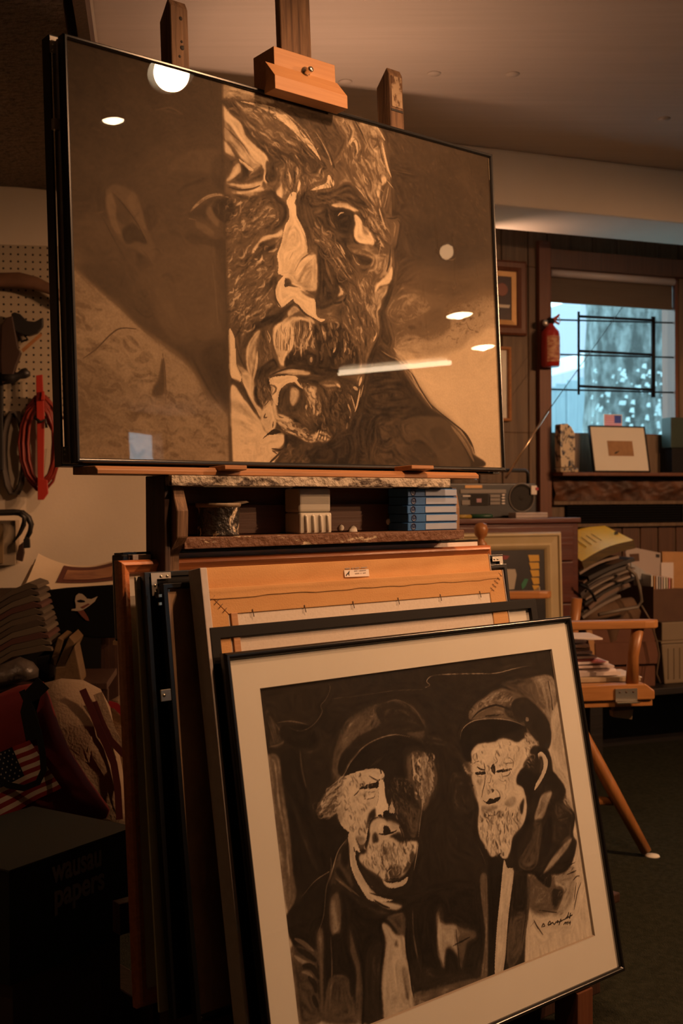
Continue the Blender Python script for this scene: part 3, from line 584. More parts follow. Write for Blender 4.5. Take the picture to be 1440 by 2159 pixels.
OPS_A = """p 30 100 0 0|-4,1530 714,1500 663,-23 -55,-33
p 17 80 1117 1|-21,1542 692,1514 672,1028 293,912 -42,891
p 17 60 722 1|31,1489 374,1473 361,1134 105,966 14,984
p 25 60 567 1|383,1191 681,1252 658,696 340,588 132,700 160,942
p 58 95 260 1|1,691 75,643 184,571 278,495 365,442 474,381 554,270 617,238 650,203 654,-14 -37,-24
p 64 60 402 1|165,569 335,457 474,372 512,268 269,271 84,360 14,453
p 52 50 436 1|-11,353 85,393 194,300 131,129 -17,57
p 60 60 573 1|326,205 637,202 646,3 259,-3
s 66 50 183 b 73|31,670 174,562 297,480 365,447 465,398
p 20 75 187 1|5,704 95,696 247,715 323,656 368,521 479,496 562,468 655,513 651,221 600,255 535,323 479,381 365,447 278,495 166,586 75,646
p 27 50 255 1|119,850 252,854 326,726 360,590 281,582 168,637 77,693
p 13 70 198 1|539,430 657,477 653,258 587,299
s 14 60 117 b 59|486,408 525,349 575,271 606,237
p 38 70 64 1|151,966 190,1003 257,993 285,954 311,872 348,790 326,743 269,779 198,811 167,883
p 50 70 36 1|150,940 175,970 192,930 190,879 208,830 184,835 162,883
p 48 60 37 1|257,984 285,963 316,864 291,869 264,907 236,946
p 13 60 36 1|118,952 151,966 145,914 121,893
p 12 85 46 1|213,839 253,876 291,851 314,807 270,809 230,795
p 16 60 36 1|179,967 212,951 249,905 233,864 195,879 192,930
p 15 60 65 1|304,931 344,955 362,906 330,857 311,876
p 15 70 56 1|268,766 326,748 334,692 285,703
s 8 80 32 b 7|173,976 203,953 244,913 282,867 314,807
s 8 80 27 b 7|125,889 147,859 174,812 196,777 228,730
s 34 40 46 b 7|184,818 249,776 286,716
s 12 70 28 b 7|288,786 322,751 337,701 333,661
s 45 90 32 b 7|175,917 189,913
s 45 90 27 b 7|123,891 139,896
s 55 90 44 b 7|496,929 533,928
p 13 50 68 1|435,1095 516,1169 526,1157 461,1091
p 13 60 58 1|448,1022 480,1050 571,1098 577,1089 490,1042 458,1017
p 36 50 98 1|421,1110 517,1191 647,1217 643,1124 561,1114 461,1095
p 13 50 100 1|612,1164 668,1203 668,1064 614,1087
s 66 85 129 b 20|505,955 535,987 585,1025 634,1043 678,1043
p 16 70 49 1|481,942 529,968 584,1004 611,1018 583,986 570,939 517,939
p 50 80 30 1|577,967 600,998 633,1013 636,958 629,920 597,938
p 10 95 25 1|605,999 639,1027 683,1035 710,1016 702,959 662,939 630,948 609,972
p 5 90 20 1|649,1015 688,1031 703,997 680,965 653,975
s 30 50 70 b 8|633,1008 636,967
p 48 70 59 1|527,923 580,913 611,890 600,880 542,889
p 14 60 69 1|478,861 526,896 594,870 659,865 658,833 577,840 513,835
s 32 70 70 b 7|604,844 610,781 609,694
p 16 60 40 1|618,850 660,866 659,701 620,696
s 52 60 69 n 7|598,770 607,663 613,545
p 16 60 40 1|621,792 663,797 660,550 619,546
s 13 70 32 b 7|236,688 264,657
s 14 60 46 b 7|283,629 297,609 312,628
s 12 70 32 b 7|247,591 265,558 304,536 339,553
s 14 50 75 b 7|332,639 360,581 368,534
s 14 60 28 b 7|384,553 418,504 437,470
s 17 85 40 b 7|43,365 94,402 152,458 195,485 258,489
p 18 80 28 1|364,390 371,347 363,264 318,252 324,283 345,315
s 20 80 23 b 7|364,416 373,338 372,221
s 56 80 35 b 7|101,77 168,117
s 50 40 61 b 7|82,35 116,86
p 40 50 123 1|354,677 460,530 499,472 406,455 349,563
p 36 55 503 1|286,720 534,825 639,767 646,512 520,464 378,522
s 40 60 58 b 29|368,1312 433,1335 491,1321
s 38 40 96 b 29|388,1320 480,1319
h 30 14 25 160 486 93 -15|22,1495 668,1471 661,769 343,658 5,717
h 48 34 22 160 480 92 -12|2,634 335,440 636,184 647,22 -10,9
k 1|
p 36 100 0 0|669,1499 1509,1497 1541,1258 1547,885 1434,585 1356,377 1254,172 1123,99 841,-3 648,-6
p 19 100 0 0|1482,1506 2180,1513 2212,-15 829,-31 1123,99 1241,171 1357,397 1435,605 1547,885 1541,1258
p 13 50 354 1|1557,1345 2062,1263 2108,958 1735,910 1598,1059 1562,1179
p 40 75 660 1|1585,817 1735,910 1916,912 2206,971 2223,703 1835,579 1514,531 1477,609
p 56 50 546 1|1584,786 1730,824 1876,755 1718,611 1517,593
p 62 70 462 1|1501,550 1718,611 1907,759 2215,837 2228,524 1887,411 1703,336
p 93 95 306 1|1527,522 1654,501 1894,541 2220,658 2212,-15 2001,-17 1992,92 1875,207 1744,286 1648,396 1581,474
p 80 50 519 1|1541,523 1870,647 2195,790 2212,522 1826,407
p 26 50 98 1|1586,813 1675,851 1893,859 2027,847 1890,793 1722,793
p 62 50 127 1|1528,739 1671,778 1757,733 1703,672 1565,650 1482,659
p 30 35 108 1|1665,668 1820,726 1881,644 1748,576 1661,605
p 24 80 53 1|1613,627 1645,639 1662,623 1631,611
p 26 70 53 1|1670,651 1695,658 1701,640
p 12 75 41 1|1453,722 1514,813 1538,816 1509,724 1483,685 1492,625 1518,556 1493,527 1443,585 1443,655
h 55 30 30 160 220 44 15|1513,795 2132,879 2141,678 1876,560 1530,553
s 30 50 45 b 9|1983,686 2002,655 2035,649
p 10 97 20 1|1392,510 1440,527 1497,492 1543,465 1566,431 1612,376 1670,308 1731,270 1825,234 1906,163 1968,90 1997,11 821,-10 976,53 1120,98 1250,166 1325,319 1352,394
p 17 40 133 1|1349,342 1551,372 1644,297 1485,263 1368,266
p 33 70 75 1|1566,213 1729,238 1831,225 1905,144 1971,16 1793,8 1757,67 1672,128 1580,134
p 24 60 125 1|1392,180 1555,222 1599,135 1721,93 1780,13 1413,7
p 17 80 54 1|1725,175 1790,195 1840,161 1851,124 1797,91 1748,121
p 12 80 53 1|1628,118 1684,115 1745,76 1756,49 1688,65 1626,82
p 10 60 150 1|1297,210 1378,244 1417,207 1405,85 1300,61
s 50 40 30 b 8|1421,177 1438,164
h 36 12 35 120 189 37 -26|1422,194 1791,209 1911,29 1384,19
s 72 95 137 b 16|1517,529 1580,472 1627,422 1672,353 1743,271
s 55 90 84 b 16|1447,508 1497,488 1556,470 1596,420 1648,365 1725,279
s 10 90 64 b 8|1585,455 1632,413 1673,358 1726,297 1768,263
s 95 50 63 b 8|1556,466 1609,439 1648,370 1696,323
s 7 95 66 b 8|1732,293 1794,255 1857,221 1921,187 1959,160 1990,119 2005,77
s 80 60 201 b 45|1856,203 1912,154 1956,104 1999,40
s 7 90 90 b 8|1921,187 1959,151 1990,110
h 42 13 30 420 162 38 -15|1522,1478 2143,1482 2159,1030 1834,1025 1615,1033 1563,1260
h 36 10 30 200 287 38 -69|1522,1478 2143,1482 2159,1030 1834,1025 1615,1033 1563,1260
s 36 70 46 b 7|1550,1308 1684,1313
p 11 60 56 1|1555,1301 1695,1307 1683,1293 1575,1285
s 45 80 49 b 7|1859,960 1905,960 1932,974
p 12 60 76 1|1687,1063 1761,1111 1828,1105 1802,1053 1712,1027
p 42 90 36 1|1507,1086 1571,1104 1591,1084 1571,1015 1553,969 1517,979
s 60 70 91 b 7|1548,1081 1561,1064 1550,1011
s 12 80 55 b 7|1578,1094 1590,1068 1567,987
s 12 80 64 b 7|1507,1090 1549,1095 1576,1103
p 42 80 50 1|664,1473 912,1494 1100,1482 1270,1487 1486,1487 1544,1268 1507,1169 1368,1112 645,993
h 62 25 40 200 300 39 -66|1240,1469 1478,1480 1529,1288 1446,1159 1300,1218 1218,1309
p 24 80 75 1|976,1450 1254,1461 1295,1402 1231,1289 1147,1295 1055,1396
h 42 15 40 140 312 37 -31|976,1450 1254,1461 1295,1402 1231,1289 1147,1295 1055,1396
p 17 85 60 1|693,1428 768,1440 882,1413 1000,1385 1092,1317 1146,1273 1049,1276 1039,1350 908,1413 768,1424
p 19 90 72 1|770,1336 891,1319 1050,1298 1160,1275 1172,1234 1046,1199 939,1212 878,1169 874,1231 800,1285
p 46 85 82 1|761,1412 850,1416 946,1379 1012,1344 970,1319 827,1327 765,1351
p 50 80 48 1|827,1317 923,1310 1036,1290 995,1282 903,1290
p 14 85 57 1|662,1416 724,1425 753,1374 716,1376 680,1399
p 75 75 46 1|664,1473 770,1488 899,1486 910,1456 794,1456 706,1441 662,1421
h 90 40 40 60 347 29 4|664,1473 770,1488 912,1483 917,1458 794,1451 662,1421
p 93 95 18 1|756,1432 832,1441 910,1445 969,1432 1027,1396 1087,1354 1127,1318 1153,1274 1119,1300 1052,1342 986,1382 915,1404 851,1427
s 30 50 36 b 9|812,1434 908,1413 999,1374 1092,1317
s 95 60 61 b 9|917,1452 1002,1423 1081,1375 1133,1309
s 80 80 43 b 9|1052,1347 1092,1306 1139,1277
s 70 70 37 b 9|1025,1336 1077,1298 1118,1273
s 85 85 56 b 9|1130,1390 1163,1353 1196,1305 1210,1263
s 75 85 50 b 9|1137,1384 1169,1343 1200,1298 1213,1263
s 65 85 44 b 9|1144,1378 1174,1333 1204,1291 1216,1264
s 55 85 38 b 9|1150,1371 1179,1323 1208,1284 1219,1265
s 10 60 44 b 9|1158,1385 1197,1327 1220,1287
p 62 75 79 1|1262,1479 1486,1487 1517,1344 1544,1268 1452,1274 1375,1385 1295,1402 1253,1444
s 93 90 168 b 19|1308,1371 1331,1398 1352,1386 1358,1342
s 80 60 142 b 10|1301,1387 1307,1348
s 95 90 107 b 10|1474,1485 1499,1456 1521,1431
s 12 90 65 b 10|1343,1491 1378,1448 1412,1392
s 30 60 52 b 10|1420,1388 1395,1343 1379,1317
s 30 60 67 b 10|1476,1451 1481,1406 1501,1341
s 95 95 134 b 10|1501,1422 1514,1366 1530,1312 1548,1275
s 20 80 54 b 10|1487,1436 1495,1363 1521,1287
p 55 70 66 1|1290,1300 1415,1302 1490,1270 1469,1174 1444,1124 1387,1177 1329,1218
s 20 60 65 b 10|1303,1280 1344,1221 1408,1164 1444,1124
s 90 80 59 b 10|1384,1267 1396,1224
s 80 80 59 b 10|1336,1202 1379,1170 1406,1124
p 95 95 20 1|1505,1273 1520,1252 1487,1223 1473,1175 1458,1184 1472,1232
s 85 80 47 b 10|1520,1258 1557,1230
s 75 80 54 b 10|1530,1231 1516,1182 1498,1133
s 80 80 93 b 10|1474,1181 1482,1131
s 14 70 80 b 10|1503,1226 1480,1165
p 93 97 23 1|665,1401 709,1370 752,1348 767,1325 781,1297 824,1269 868,1246 886,1207 872,1173 873,1131 851,1143 850,1195 815,1209 767,1263 731,1297 701,1327 668,1345
p 70 90 46 1|665,1345 707,1312 737,1288 785,1245 822,1211 840,1193 801,1160 758,1198 704,1250 668,1274
s 35 50 69 b 23|676,1316 724,1285 761,1261 797,1216
s 30 70 45 b 8|668,1268 703,1229 727,1198
p 90 90 28 1|665,1263 698,1238 721,1207 703,1208 666,1222
p 20 85 45 1|659,1200 702,1188 713,1169 680,1122 655,1097
p 88 90 23 1|713,1169 739,1184 747,1155 724,1130 673,1100 699,1136
p 95 95 17 1|736,1202 776,1186 807,1171 794,1164 763,1174
p 15 95 29 1|748,1186 782,1161 777,1135 754,1110 717,1118 750,1145
s 75 80 81 b 9|807,1166 787,1141 839,1161 860,1192
p 20 70 35 1|781,1140 853,1185 851,1153 819,1137
p 90 90 35 1|667,1094 716,1098 786,1110 864,1145 850,1127 843,1110 785,1084 722,1088
s 12 90 80 b 9|679,1081 740,1079 798,1094 837,1114
p 93 90 35 1|721,1068 791,1085 837,1109 855,1096 809,1067 758,1058
s 10 90 94 b 18|872,1173 867,1146 883,1133
p 10 85 71 1|835,1082 895,1103 933,1083 905,1047 866,1051
p 12 80 59 1|874,1221 918,1187 930,1157 883,1138 868,1167
p 50 60 60 1|939,1212 1034,1241 1058,1180 1041,1112 987,1103 927,1103 916,1144
p 92 95 24 1|946,1149 947,1107 939,1079 914,1096 935,1126
s 75 80 120 b 24|979,1209 990,1168 975,1122
s 16 80 109 b 24|1012,1204 1010,1161 994,1115
s 90 90 121 b 9|1044,1178 1033,1149 1021,1114
s 16 70 84 b 9|965,1195 959,1152
s 60 70 61 b 9|1037,1236 1046,1199
s 80 40 98 b 9|1086,1185 1098,1155
s 14 70 183 b 31|1066,1192 1071,1150 1049,1119
p 95 97 19 1|1192,1221 1220,1198 1211,1175 1154,1156 1087,1136 1126,1160 1176,1185
p 14 75 89 1|1014,1113 1211,1158 1299,1201 1371,1163 1429,1122 1080,1065
p 95 98 18 1|991,1112 1015,1118 1020,1098 1006,1074 1011,1047 981,1042 965,1067 976,1090
p 22 80 58 1|628,1038 665,1055 715,1053 842,1091 913,1087 971,1049 955,993 894,941 829,926 744,867 664,886 630,942
p 55 80 128 1|787,993 879,1050 911,1028 876,981 811,955
p 6 95 45 1|628,1023 689,1033 706,995 692,952 630,932
p 40 60 91 1|679,934 786,977 829,931 720,884 671,887
h 60 14 45 160 324 29 37|677,1036 906,1075 956,1004 828,921 669,856
s 70 80 45 b 8|647,1041 683,1040
s 6 90 34 b 8|659,901 702,905 721,918
p 11 80 59 1|907,1086 971,1049 948,976 887,935 929,1000
p 40 80 81 1|669,846 767,829 889,824 912,764 891,719 851,715 746,635 659,616
h 66 16 50 260 345 29 39|669,856 768,850 896,847 906,763 884,719 758,621 659,611
p 13 70 58 1|748,806 788,873 886,914 897,868 824,816 759,786
p 92 95 23 1|940,953 900,932 841,912 801,870 780,833 800,844 827,884 886,908 933,926
h 50 20 40 60 226 34 21|668,815 742,825 759,786 714,760 665,754
p 95 98 18 1|982,1061 1012,1066 1014,1024 1036,990 1055,955 1066,902 1057,869 1028,822 999,786 971,750 932,767 909,774 914,807 909,848 931,899 954,972 976,1007
p 80 55 60 1|953,950 1008,980 1033,941 1018,895 950,875 931,894
p 84 95 48 1|1030,865 1113,887 1111,767 1092,722 997,732 958,754 973,793
p 70 70 85 1|1027,811 1097,831 1101,766 1064,724 1010,734
s 55 60 49 b 9|1035,968 1054,933 1062,891
s 45 35 42 b 9|968,835 990,870
s 95 90 243 b 24|999,775 1042,834 1099,874
s 40 50 61 b 9|993,790 1029,843 1085,883
p 16 95 37 1|1021,1111 1076,1126 1073,1055 1091,998 1116,953 1107,903 1066,902 1055,965 1020,1025
s 32 70 122 b 31|1048,1105 1064,1021 1089,960 1097,918
p 30 70 49 1|1066,902 1107,903 1113,882 1071,871
p 16 95 30 1|951,759 977,746 957,727 940,720
p 96 98 18 1|925,755 945,768 940,725 970,729 1023,725 1091,700 1092,657 1088,640 994,662 981,677 953,658 919,636 897,657 893,704 908,737
p 30 75 49 1|1023,719 1078,715 1094,690 1049,701
s 7 90 71 b 9|890,704 895,667 919,636
p 13 80 59 1|846,735 892,762 905,742 890,704 851,715
p 22 50 58 1|800,709 877,718 894,646 860,622 783,614
s 75 60 70 b 9|877,713 850,683 810,642
s 85 70 57 b 9|762,694 754,662 715,617
s 75 70 46 b 9|819,711 760,652 720,607
p 14 90 64 1|1083,1127 1195,1130 1295,1108 1353,1095 1461,1004 1473,949 1358,910 1283,877 1186,941 1116,953 1079,1040
p 36 70 62 1|1107,1055 1143,1077 1164,1070 1121,1046
h 42 10 50 120 382 38 -8|1083,1122 1355,1152 1441,1069 1368,1114 1223,1112 1095,1080
p 85 95 32 1|1201,1098 1244,1116 1295,1116 1353,1098 1323,1090 1265,1094 1222,1090
p 6 95 32 1|1192,1069 1265,1092 1323,1084 1335,1030 1318,994 1259,980 1203,1004
p 95 97 20 1|1324,1076 1351,1072 1408,1019 1445,1002 1436,972 1420,958 1338,961 1318,994 1327,1035
p 55 70 39 1|1372,1047 1409,1025 1400,1001 1370,1002
p 80 60 39 1|1340,986 1369,985 1353,960
s 50 70 53 b 10|1423,1010 1437,989 1460,998
s 90 95 63 b 10|1234,1056 1249,1070 1270,1076
s 50 60 100 b 19|1184,1057 1197,1020 1217,1001
s 60 70 50 b 9|1190,1030 1217,1007
p 7 90 39 1|1353,1095 1425,1050 1468,994 1452,980 1402,1035
p 55 85 53 1|1353,1106 1441,1058 1500,1021 1513,983 1483,990 1425,1044
h 85 20 50 60 330 33 -42|1354,1118 1445,1150 1529,991 1475,989 1402,1046
s 85 50 92 b 10|1393,1164 1436,1126
s 85 80 106 b 10|1467,1131 1487,1077 1501,1044
s 12 60 79 b 10|1448,1207 1468,1142 1458,1106
p 55 80 78 1|1286,945 1420,958 1457,935 1417,901 1343,908 1292,918
p 7 85 65 1|1343,908 1425,896 1401,871 1341,874
p 62 80 79 1|1433,920 1518,932 1531,888 1466,822 1392,836 1417,884
s 8 80 94 b 10|1527,956 1516,897 1499,855
s 30 70 66 b 10|1459,981 1464,925
s 80 60 53 b 10|1474,977 1456,918
p 20 90 63 1|1102,951 1186,947 1290,878 1353,808 1387,745 1346,673 1258,664 1262,747 1208,812 1141,880
s 85 90 82 b 9|1189,936 1198,905 1232,871 1280,810
s 90 90 76 b 10|1214,940 1255,896 1302,824
s 90 90 114 b 10|1236,937 1266,897
s 85 90 57 b 9|1167,911 1210,862 1265,808 1293,790
s 70 90 77 b 10|1306,903 1327,872 1348,864
s 60 90 51 b 10|1228,920 1282,855
s 50 90 64 b 10|1283,866 1339,818 1359,787
s 40 90 50 b 9|1120,1030 1146,996
s 30 90 50 b 9|1126,1014 1194,959
s 6 90 76 b 10|1200,949 1255,885 1289,845
s 6 70 75 b 9|1179,951 1212,890 1252,840
p 10 93 50 1|1114,909 1162,883 1215,802 1263,764 1254,730 1180,672 1095,657 1115,768
s 42 80 137 b 25|1154,866 1172,808 1191,761
s 30 50 87 b 9|1132,846 1136,770
p 95 95 25 1|1223,765 1255,741 1254,730 1217,714 1230,743
s 5 95 101 b 19|1265,731 1249,701 1202,685 1188,695
s 60 80 51 b 10|1262,736 1268,726
p 40 70 78 1|1287,811 1392,841 1443,808 1423,726 1368,675 1287,667 1276,738
p 60 60 91 1|1345,796 1428,818 1441,774 1399,690 1339,683
h 66 20 45 180 363 32 -66|1279,788 1429,840 1455,753 1406,679 1273,665
p 96 97 27 1|1531,882 1533,842 1511,805 1457,787 1425,749 1438,790 1498,843
p 80 85 53 1|1425,749 1503,798 1494,763 1469,732 1452,690 1414,680
p 25 80 57 1|666,620 716,641 797,635 900,630 953,652 924,596 877,554 812,543 751,450 735,356 697,486 662,534
h 60 14 50 160 284 28 49|668,687 799,692 886,629 793,546 715,488 662,544
p 55 80 81 1|777,607 862,663 887,644 814,595 775,576
p 7 88 59 1|768,544 813,579 892,614 966,653 1020,648 992,635 939,624 910,579 845,562 792,531
p 80 90 30 1|952,625 986,653 1013,637 992,624 958,604
s 6 90 85 b 9|1007,652 1033,628 1073,611 1100,607
p 96 97 12 1|994,667 1035,682 1093,688 1101,622 1142,612 1120,600 1073,616 1039,631 1007,657
p 90 85 36 1|924,585 964,605 1025,614 1073,611 1085,585 1024,590 963,573 936,571
p 93 95 35 1|876,544 917,579 970,574 980,522 965,467 944,444 922,406 903,410 891,451 874,486
p 50 90 48 1|976,580 1045,597 1085,580 1081,488 1045,463 1012,471 987,522
s 95 85 54 b 9|984,591 975,548 966,505 953,456
s 12 85 54 b 9|997,591 991,549 980,506 967,468
s 95 85 54 b 9|1010,591 1007,551 993,507 981,479
s 12 85 54 b 9|1024,590 1024,552 1007,508 994,459
s 95 85 54 b 9|1038,590 1040,554 1020,509 1008,471
s 12 85 54 b 9|1051,590 1056,555 1034,510 1022,483
s 95 85 55 b 9|1065,589 1073,557 1047,512 1034,462
s 12 85 55 b 9|1078,589 1089,558 1061,513 1048,474
s 95 85 55 b 9|1092,589 1106,560 1075,514 1063,486
s 20 60 29 b 9|896,551 887,503 887,461
s 60 60 29 b 9|907,552 898,504 898,462
s 20 60 29 b 9|918,553 910,505 909,463
s 60 60 29 b 9|930,554 921,506 920,464
s 20 60 30 b 9|941,555 932,507 931,465
s 60 60 30 b 9|952,556 943,508 943,465
s 20 60 30 b 9|963,557 955,509 954,466
s 60 60 30 b 9|975,558 966,510 965,467
s 90 85 97 b 9|1058,582 1076,530 1084,488
s 10 80 73 b 9|1081,568 1079,520 1094,478
p 93 95 34 1|799,536 811,527 778,483 750,419 760,358 777,318 745,372 738,438 756,486
p 70 70 57 1|759,481 805,527 810,491 800,423 772,348 749,398
p 35 80 69 1|811,517 856,526 878,450 876,397 805,377 787,401
h 70 20 40 80 289 29 -78|811,517 856,526 877,429 786,380
s 90 85 58 b 9|844,541 859,511 854,490
s 85 80 114 b 9|795,453 786,391 765,327
p 10 90 46 1|798,381 877,429 902,399 875,382 842,364 808,320 783,329
p 95 97 17 1|662,524 685,505 690,465 693,394 713,350 702,323 666,346 657,391
s 7 70 90 b 17|691,496 711,528 731,571
s 12 80 79 b 17|693,476 712,416 735,377
p 70 90 34 1|693,394 732,377 766,353 776,302 726,299 713,350
p 7 95 49 1|930,433 985,480 1053,475 1093,467 1085,574 1127,595 1240,600 1302,534 1321,463 1304,417 1159,380 1062,379 941,391
p 16 60 72 1|985,469 1066,470 1077,423 996,417
s 80 90 185 b 19|1127,584 1136,557 1141,525
s 60 90 138 b 19|1200,569 1209,548
s 90 90 164 b 19|1241,540 1247,513 1238,481
s 85 90 112 b 19|1187,524 1190,497 1181,477
s 40 90 61 b 18|1097,554 1109,512
s 60 90 158 b 18|1065,449 1061,430
s 40 90 87 b 19|1168,577 1181,540
s 40 90 138 b 19|1219,461 1233,440
s 30 90 125 b 19|1190,453 1193,431
s 30 90 123 b 18|1129,497 1121,469
s 90 85 101 b 10|1248,606 1268,581 1289,549
s 50 70 63 b 9|1214,647 1264,630 1298,589
p 30 70 103 1|1214,653 1347,700 1403,616 1373,467 1337,487 1281,549
h 50 14 50 160 385 32 -70|1247,733 1387,749 1417,606 1357,444 1308,507 1256,624
p 62 80 52 1|1348,711 1448,756 1437,687 1444,603 1397,514 1357,449 1360,511 1409,588 1404,644
s 97 90 91 b 10|1406,611 1423,578 1406,543
s 60 70 77 b 10|1323,508 1335,453 1322,419
p 80 95 30 1|875,371 941,391 995,395 1055,389 1041,372 980,368 940,370
s 5 90 71 b 9|849,359 895,380 955,398 1008,396
s 6 90 47 b 9|875,363 940,370
p 95 95 24 1|855,354 927,364 990,363 979,341 939,333 911,311 853,307
h 95 30 60 70 358 42 -96|870,548 990,586 1085,585 1079,466 998,470 943,434 897,430
h 60 6 60 90 288 50 -85|1099,586 1255,601 1309,518 1305,440 1107,457
h 85 12 60 140 342 40 44|668,682 800,697 893,635 767,539 670,570
h 80 15 50 110 386 45 -67|1247,733 1417,753 1417,600 1350,465 1268,570
h 75 10 55 150 346 40 37|677,1031 893,1068 941,975 809,907 669,856
h 85 15 55 150 343 40 39|669,846 891,877 898,741 752,621 659,611
h 70 8 60 110 438 44 -43|1107,1039 1201,954 1310,825 1263,764 1181,842 1102,951
h 80 15 50 80 370 46 -47|1360,1090 1459,1129 1513,989 1472,926
h 80 15 50 170 417 42 -27|681,1420 911,1478 1136,1370 1201,1261 1020,1227 875,1242 763,1324
h 90 30 50 110 393 52 -66|1255,1472 1485,1482 1544,1280 1408,1153 1301,1247
h 80 12 50 90 305 43 -74|886,1212 1230,1267 1210,1147 920,1091
p 13 75 73 1|783,320 862,362 1007,372 1187,379 1331,366 1337,338 1295,242 1256,196 1233,162 1146,116 1035,107 930,140 802,172 780,248
h 40 10 50 240 279 36 -65|899,328 1293,352 1250,207 1146,121 969,131 894,212
p 97 97 17 1|657,393 692,376 712,336 699,323 666,343
p 90 95 23 1|716,362 765,345 771,258 804,229 796,192 755,242 726,307
p 10 75 34 1|660,333 714,321 755,257 808,162 796,172 730,240 676,288
s 8 80 45 b 9|715,331 743,267 784,207 819,136
p 7 90 46 1|776,305 822,344 854,340 858,278 825,250 805,234 781,264
p 96 97 18 1|855,351 953,368 990,360 972,343 939,335 905,312 891,285 882,243 858,273 853,314
s 95 95 156 e 12|973,353 1005,324 1045,305
s 7 90 84 b 9|965,332 1004,316 1038,304
p 90 95 30 1|1018,325 1073,333 1090,318 1081,275 1103,233 1081,216 1041,219 1036,272 1024,298
s 95 80 54 b 9|1043,262 1048,235 1033,208
s 30 80 54 b 9|1053,262 1058,236 1045,209
s 95 80 55 b 9|1063,263 1067,236 1058,209
s 30 80 55 b 9|1073,264 1077,237 1070,210
s 95 80 55 b 9|1084,264 1087,237 1082,210
s 30 80 55 b 9|1094,265 1096,238 1095,211
p 20 60 83 1|911,307 952,331 956,289 948,252 909,255
p 80 97 71 1|955,321 991,312 993,286 975,253 955,247 946,283
p 30 80 49 1|1086,318 1136,337 1184,318 1168,274 1145,246 1097,259
h 60 20 50 40 246 31 -78|1100,324 1184,318 1160,257 1104,254
p 60 80 49 1|1102,351 1186,362 1213,342 1171,334 1115,336
s 90 90 112 b 9|1192,349 1213,336
p 92 95 29 1|831,261 870,258 881,212 865,149 832,132 802,167 800,208
p 92 95 29 1|874,211 932,198 958,173 996,132 943,141 885,170
s 15 90 52 b 9|823,209 816,193 832,194
s 15 90 46 b 9|860,180 855,153
s 10 90 70 b 9|873,175 904,145
s 10 90 71 b 9|924,156 969,137
s 40 90 41 b 9|867,190 918,171 950,141
s 15 90 72 b 9|969,126 1023,128 1049,113
s 85 90 95 b 9|945,194 964,163
s 95 90 131 b 9|930,140 995,122 1035,102
s 90 90 84 b 9|977,147 1029,128
s 40 90 46 b 9|832,266 818,240 844,262
p 28 85 84 1|960,221 1054,214 1066,177 1030,139 971,163
h 50 14 50 50 215 30 -47|960,221 1061,209 1037,144 971,163
p 90 90 36 1|1036,123 1085,146 1134,153 1139,116 1076,108 1048,91
s 97 85 49 b 9|1063,108 1077,130 1093,162
s 15 85 49 b 9|1071,108 1085,130 1098,163
s 97 85 49 b 9|1080,108 1092,130 1104,163
s 15 85 49 b 9|1089,109 1100,130 1109,163
s 97 85 49 b 9|1098,109 1108,131 1115,163
s 15 85 49 b 9|1107,109 1115,131 1120,163
s 97 85 49 b 9|1116,109 1123,131 1126,164
s 15 85 49 b 9|1125,110 1131,131 1131,164
p 6 80 49 1|1066,177 1129,191 1146,127 1133,137 1092,157
s 6 90 122 b 9|1100,168 1079,157
p 6 60 87 1|1169,312 1256,323 1243,207 1177,171 1151,224
s 90 90 76 b 10|1269,307 1282,274 1288,247
s 90 90 102 b 10|1322,338 1304,276 1287,236
s 85 90 101 b 9|1246,278 1259,240 1257,207
s 60 90 113 b 9|1245,190 1237,162
s 90 90 165 b 10|1285,341 1307,331
s 90 90 128 b 10|1332,388 1315,348
s 80 90 64 b 10|1341,355 1320,299
s 8 80 51 b 10|1284,319 1296,264
h 95 25 60 60 279 55 -68|1005,334 1101,335 1109,222 1026,208
h 90 12 60 90 263 48 -24|874,211 946,204 1037,134 1148,148 1131,105 1021,96 903,129
h 60 10 55 120 272 49 -71|1087,329 1270,329 1249,196 1148,148 1066,188
h 75 15 50 60 288 46 -72|783,320 861,357 857,263 798,234
p 97 97 34 1|661,303 730,251 796,182 826,134 910,129 901,87 855,65 880,55 852,13 649,5
p 70 40 90 1|660,186 751,154 744,134 659,171
p 60 50 112 1|659,252 717,240 777,181 752,185 667,222
p 6 93 17 1|806,110 839,137 865,149 897,139 858,127 832,124
p 8 90 24 1|913,124 943,133 1035,102 1146,110 1247,157 1240,15 878,8 900,56 914,88
s 8 90 58 b 9|914,88 894,69 861,70 845,71
s 8 90 81 b 9|893,61 860,34 833,15
s 10 80 46 b 9|848,65 873,50
p 30 70 71 1|900,61 967,89 1062,86 1026,59 977,21 885,14
h 60 12 50 70 237 41 34|888,82 1062,92 1017,16 885,14
p 7 80 97 1|1020,64 1089,93 1144,72 1128,24 1032,32
s 97 80 55 b 8|659,25 665,45
k 2|669,1499 650,-15
p 16 60 30 0|663,1497 676,1500 657,-5 644,-6
p 6 50 20 0|648,148 659,149 657,-5 648,-6"""
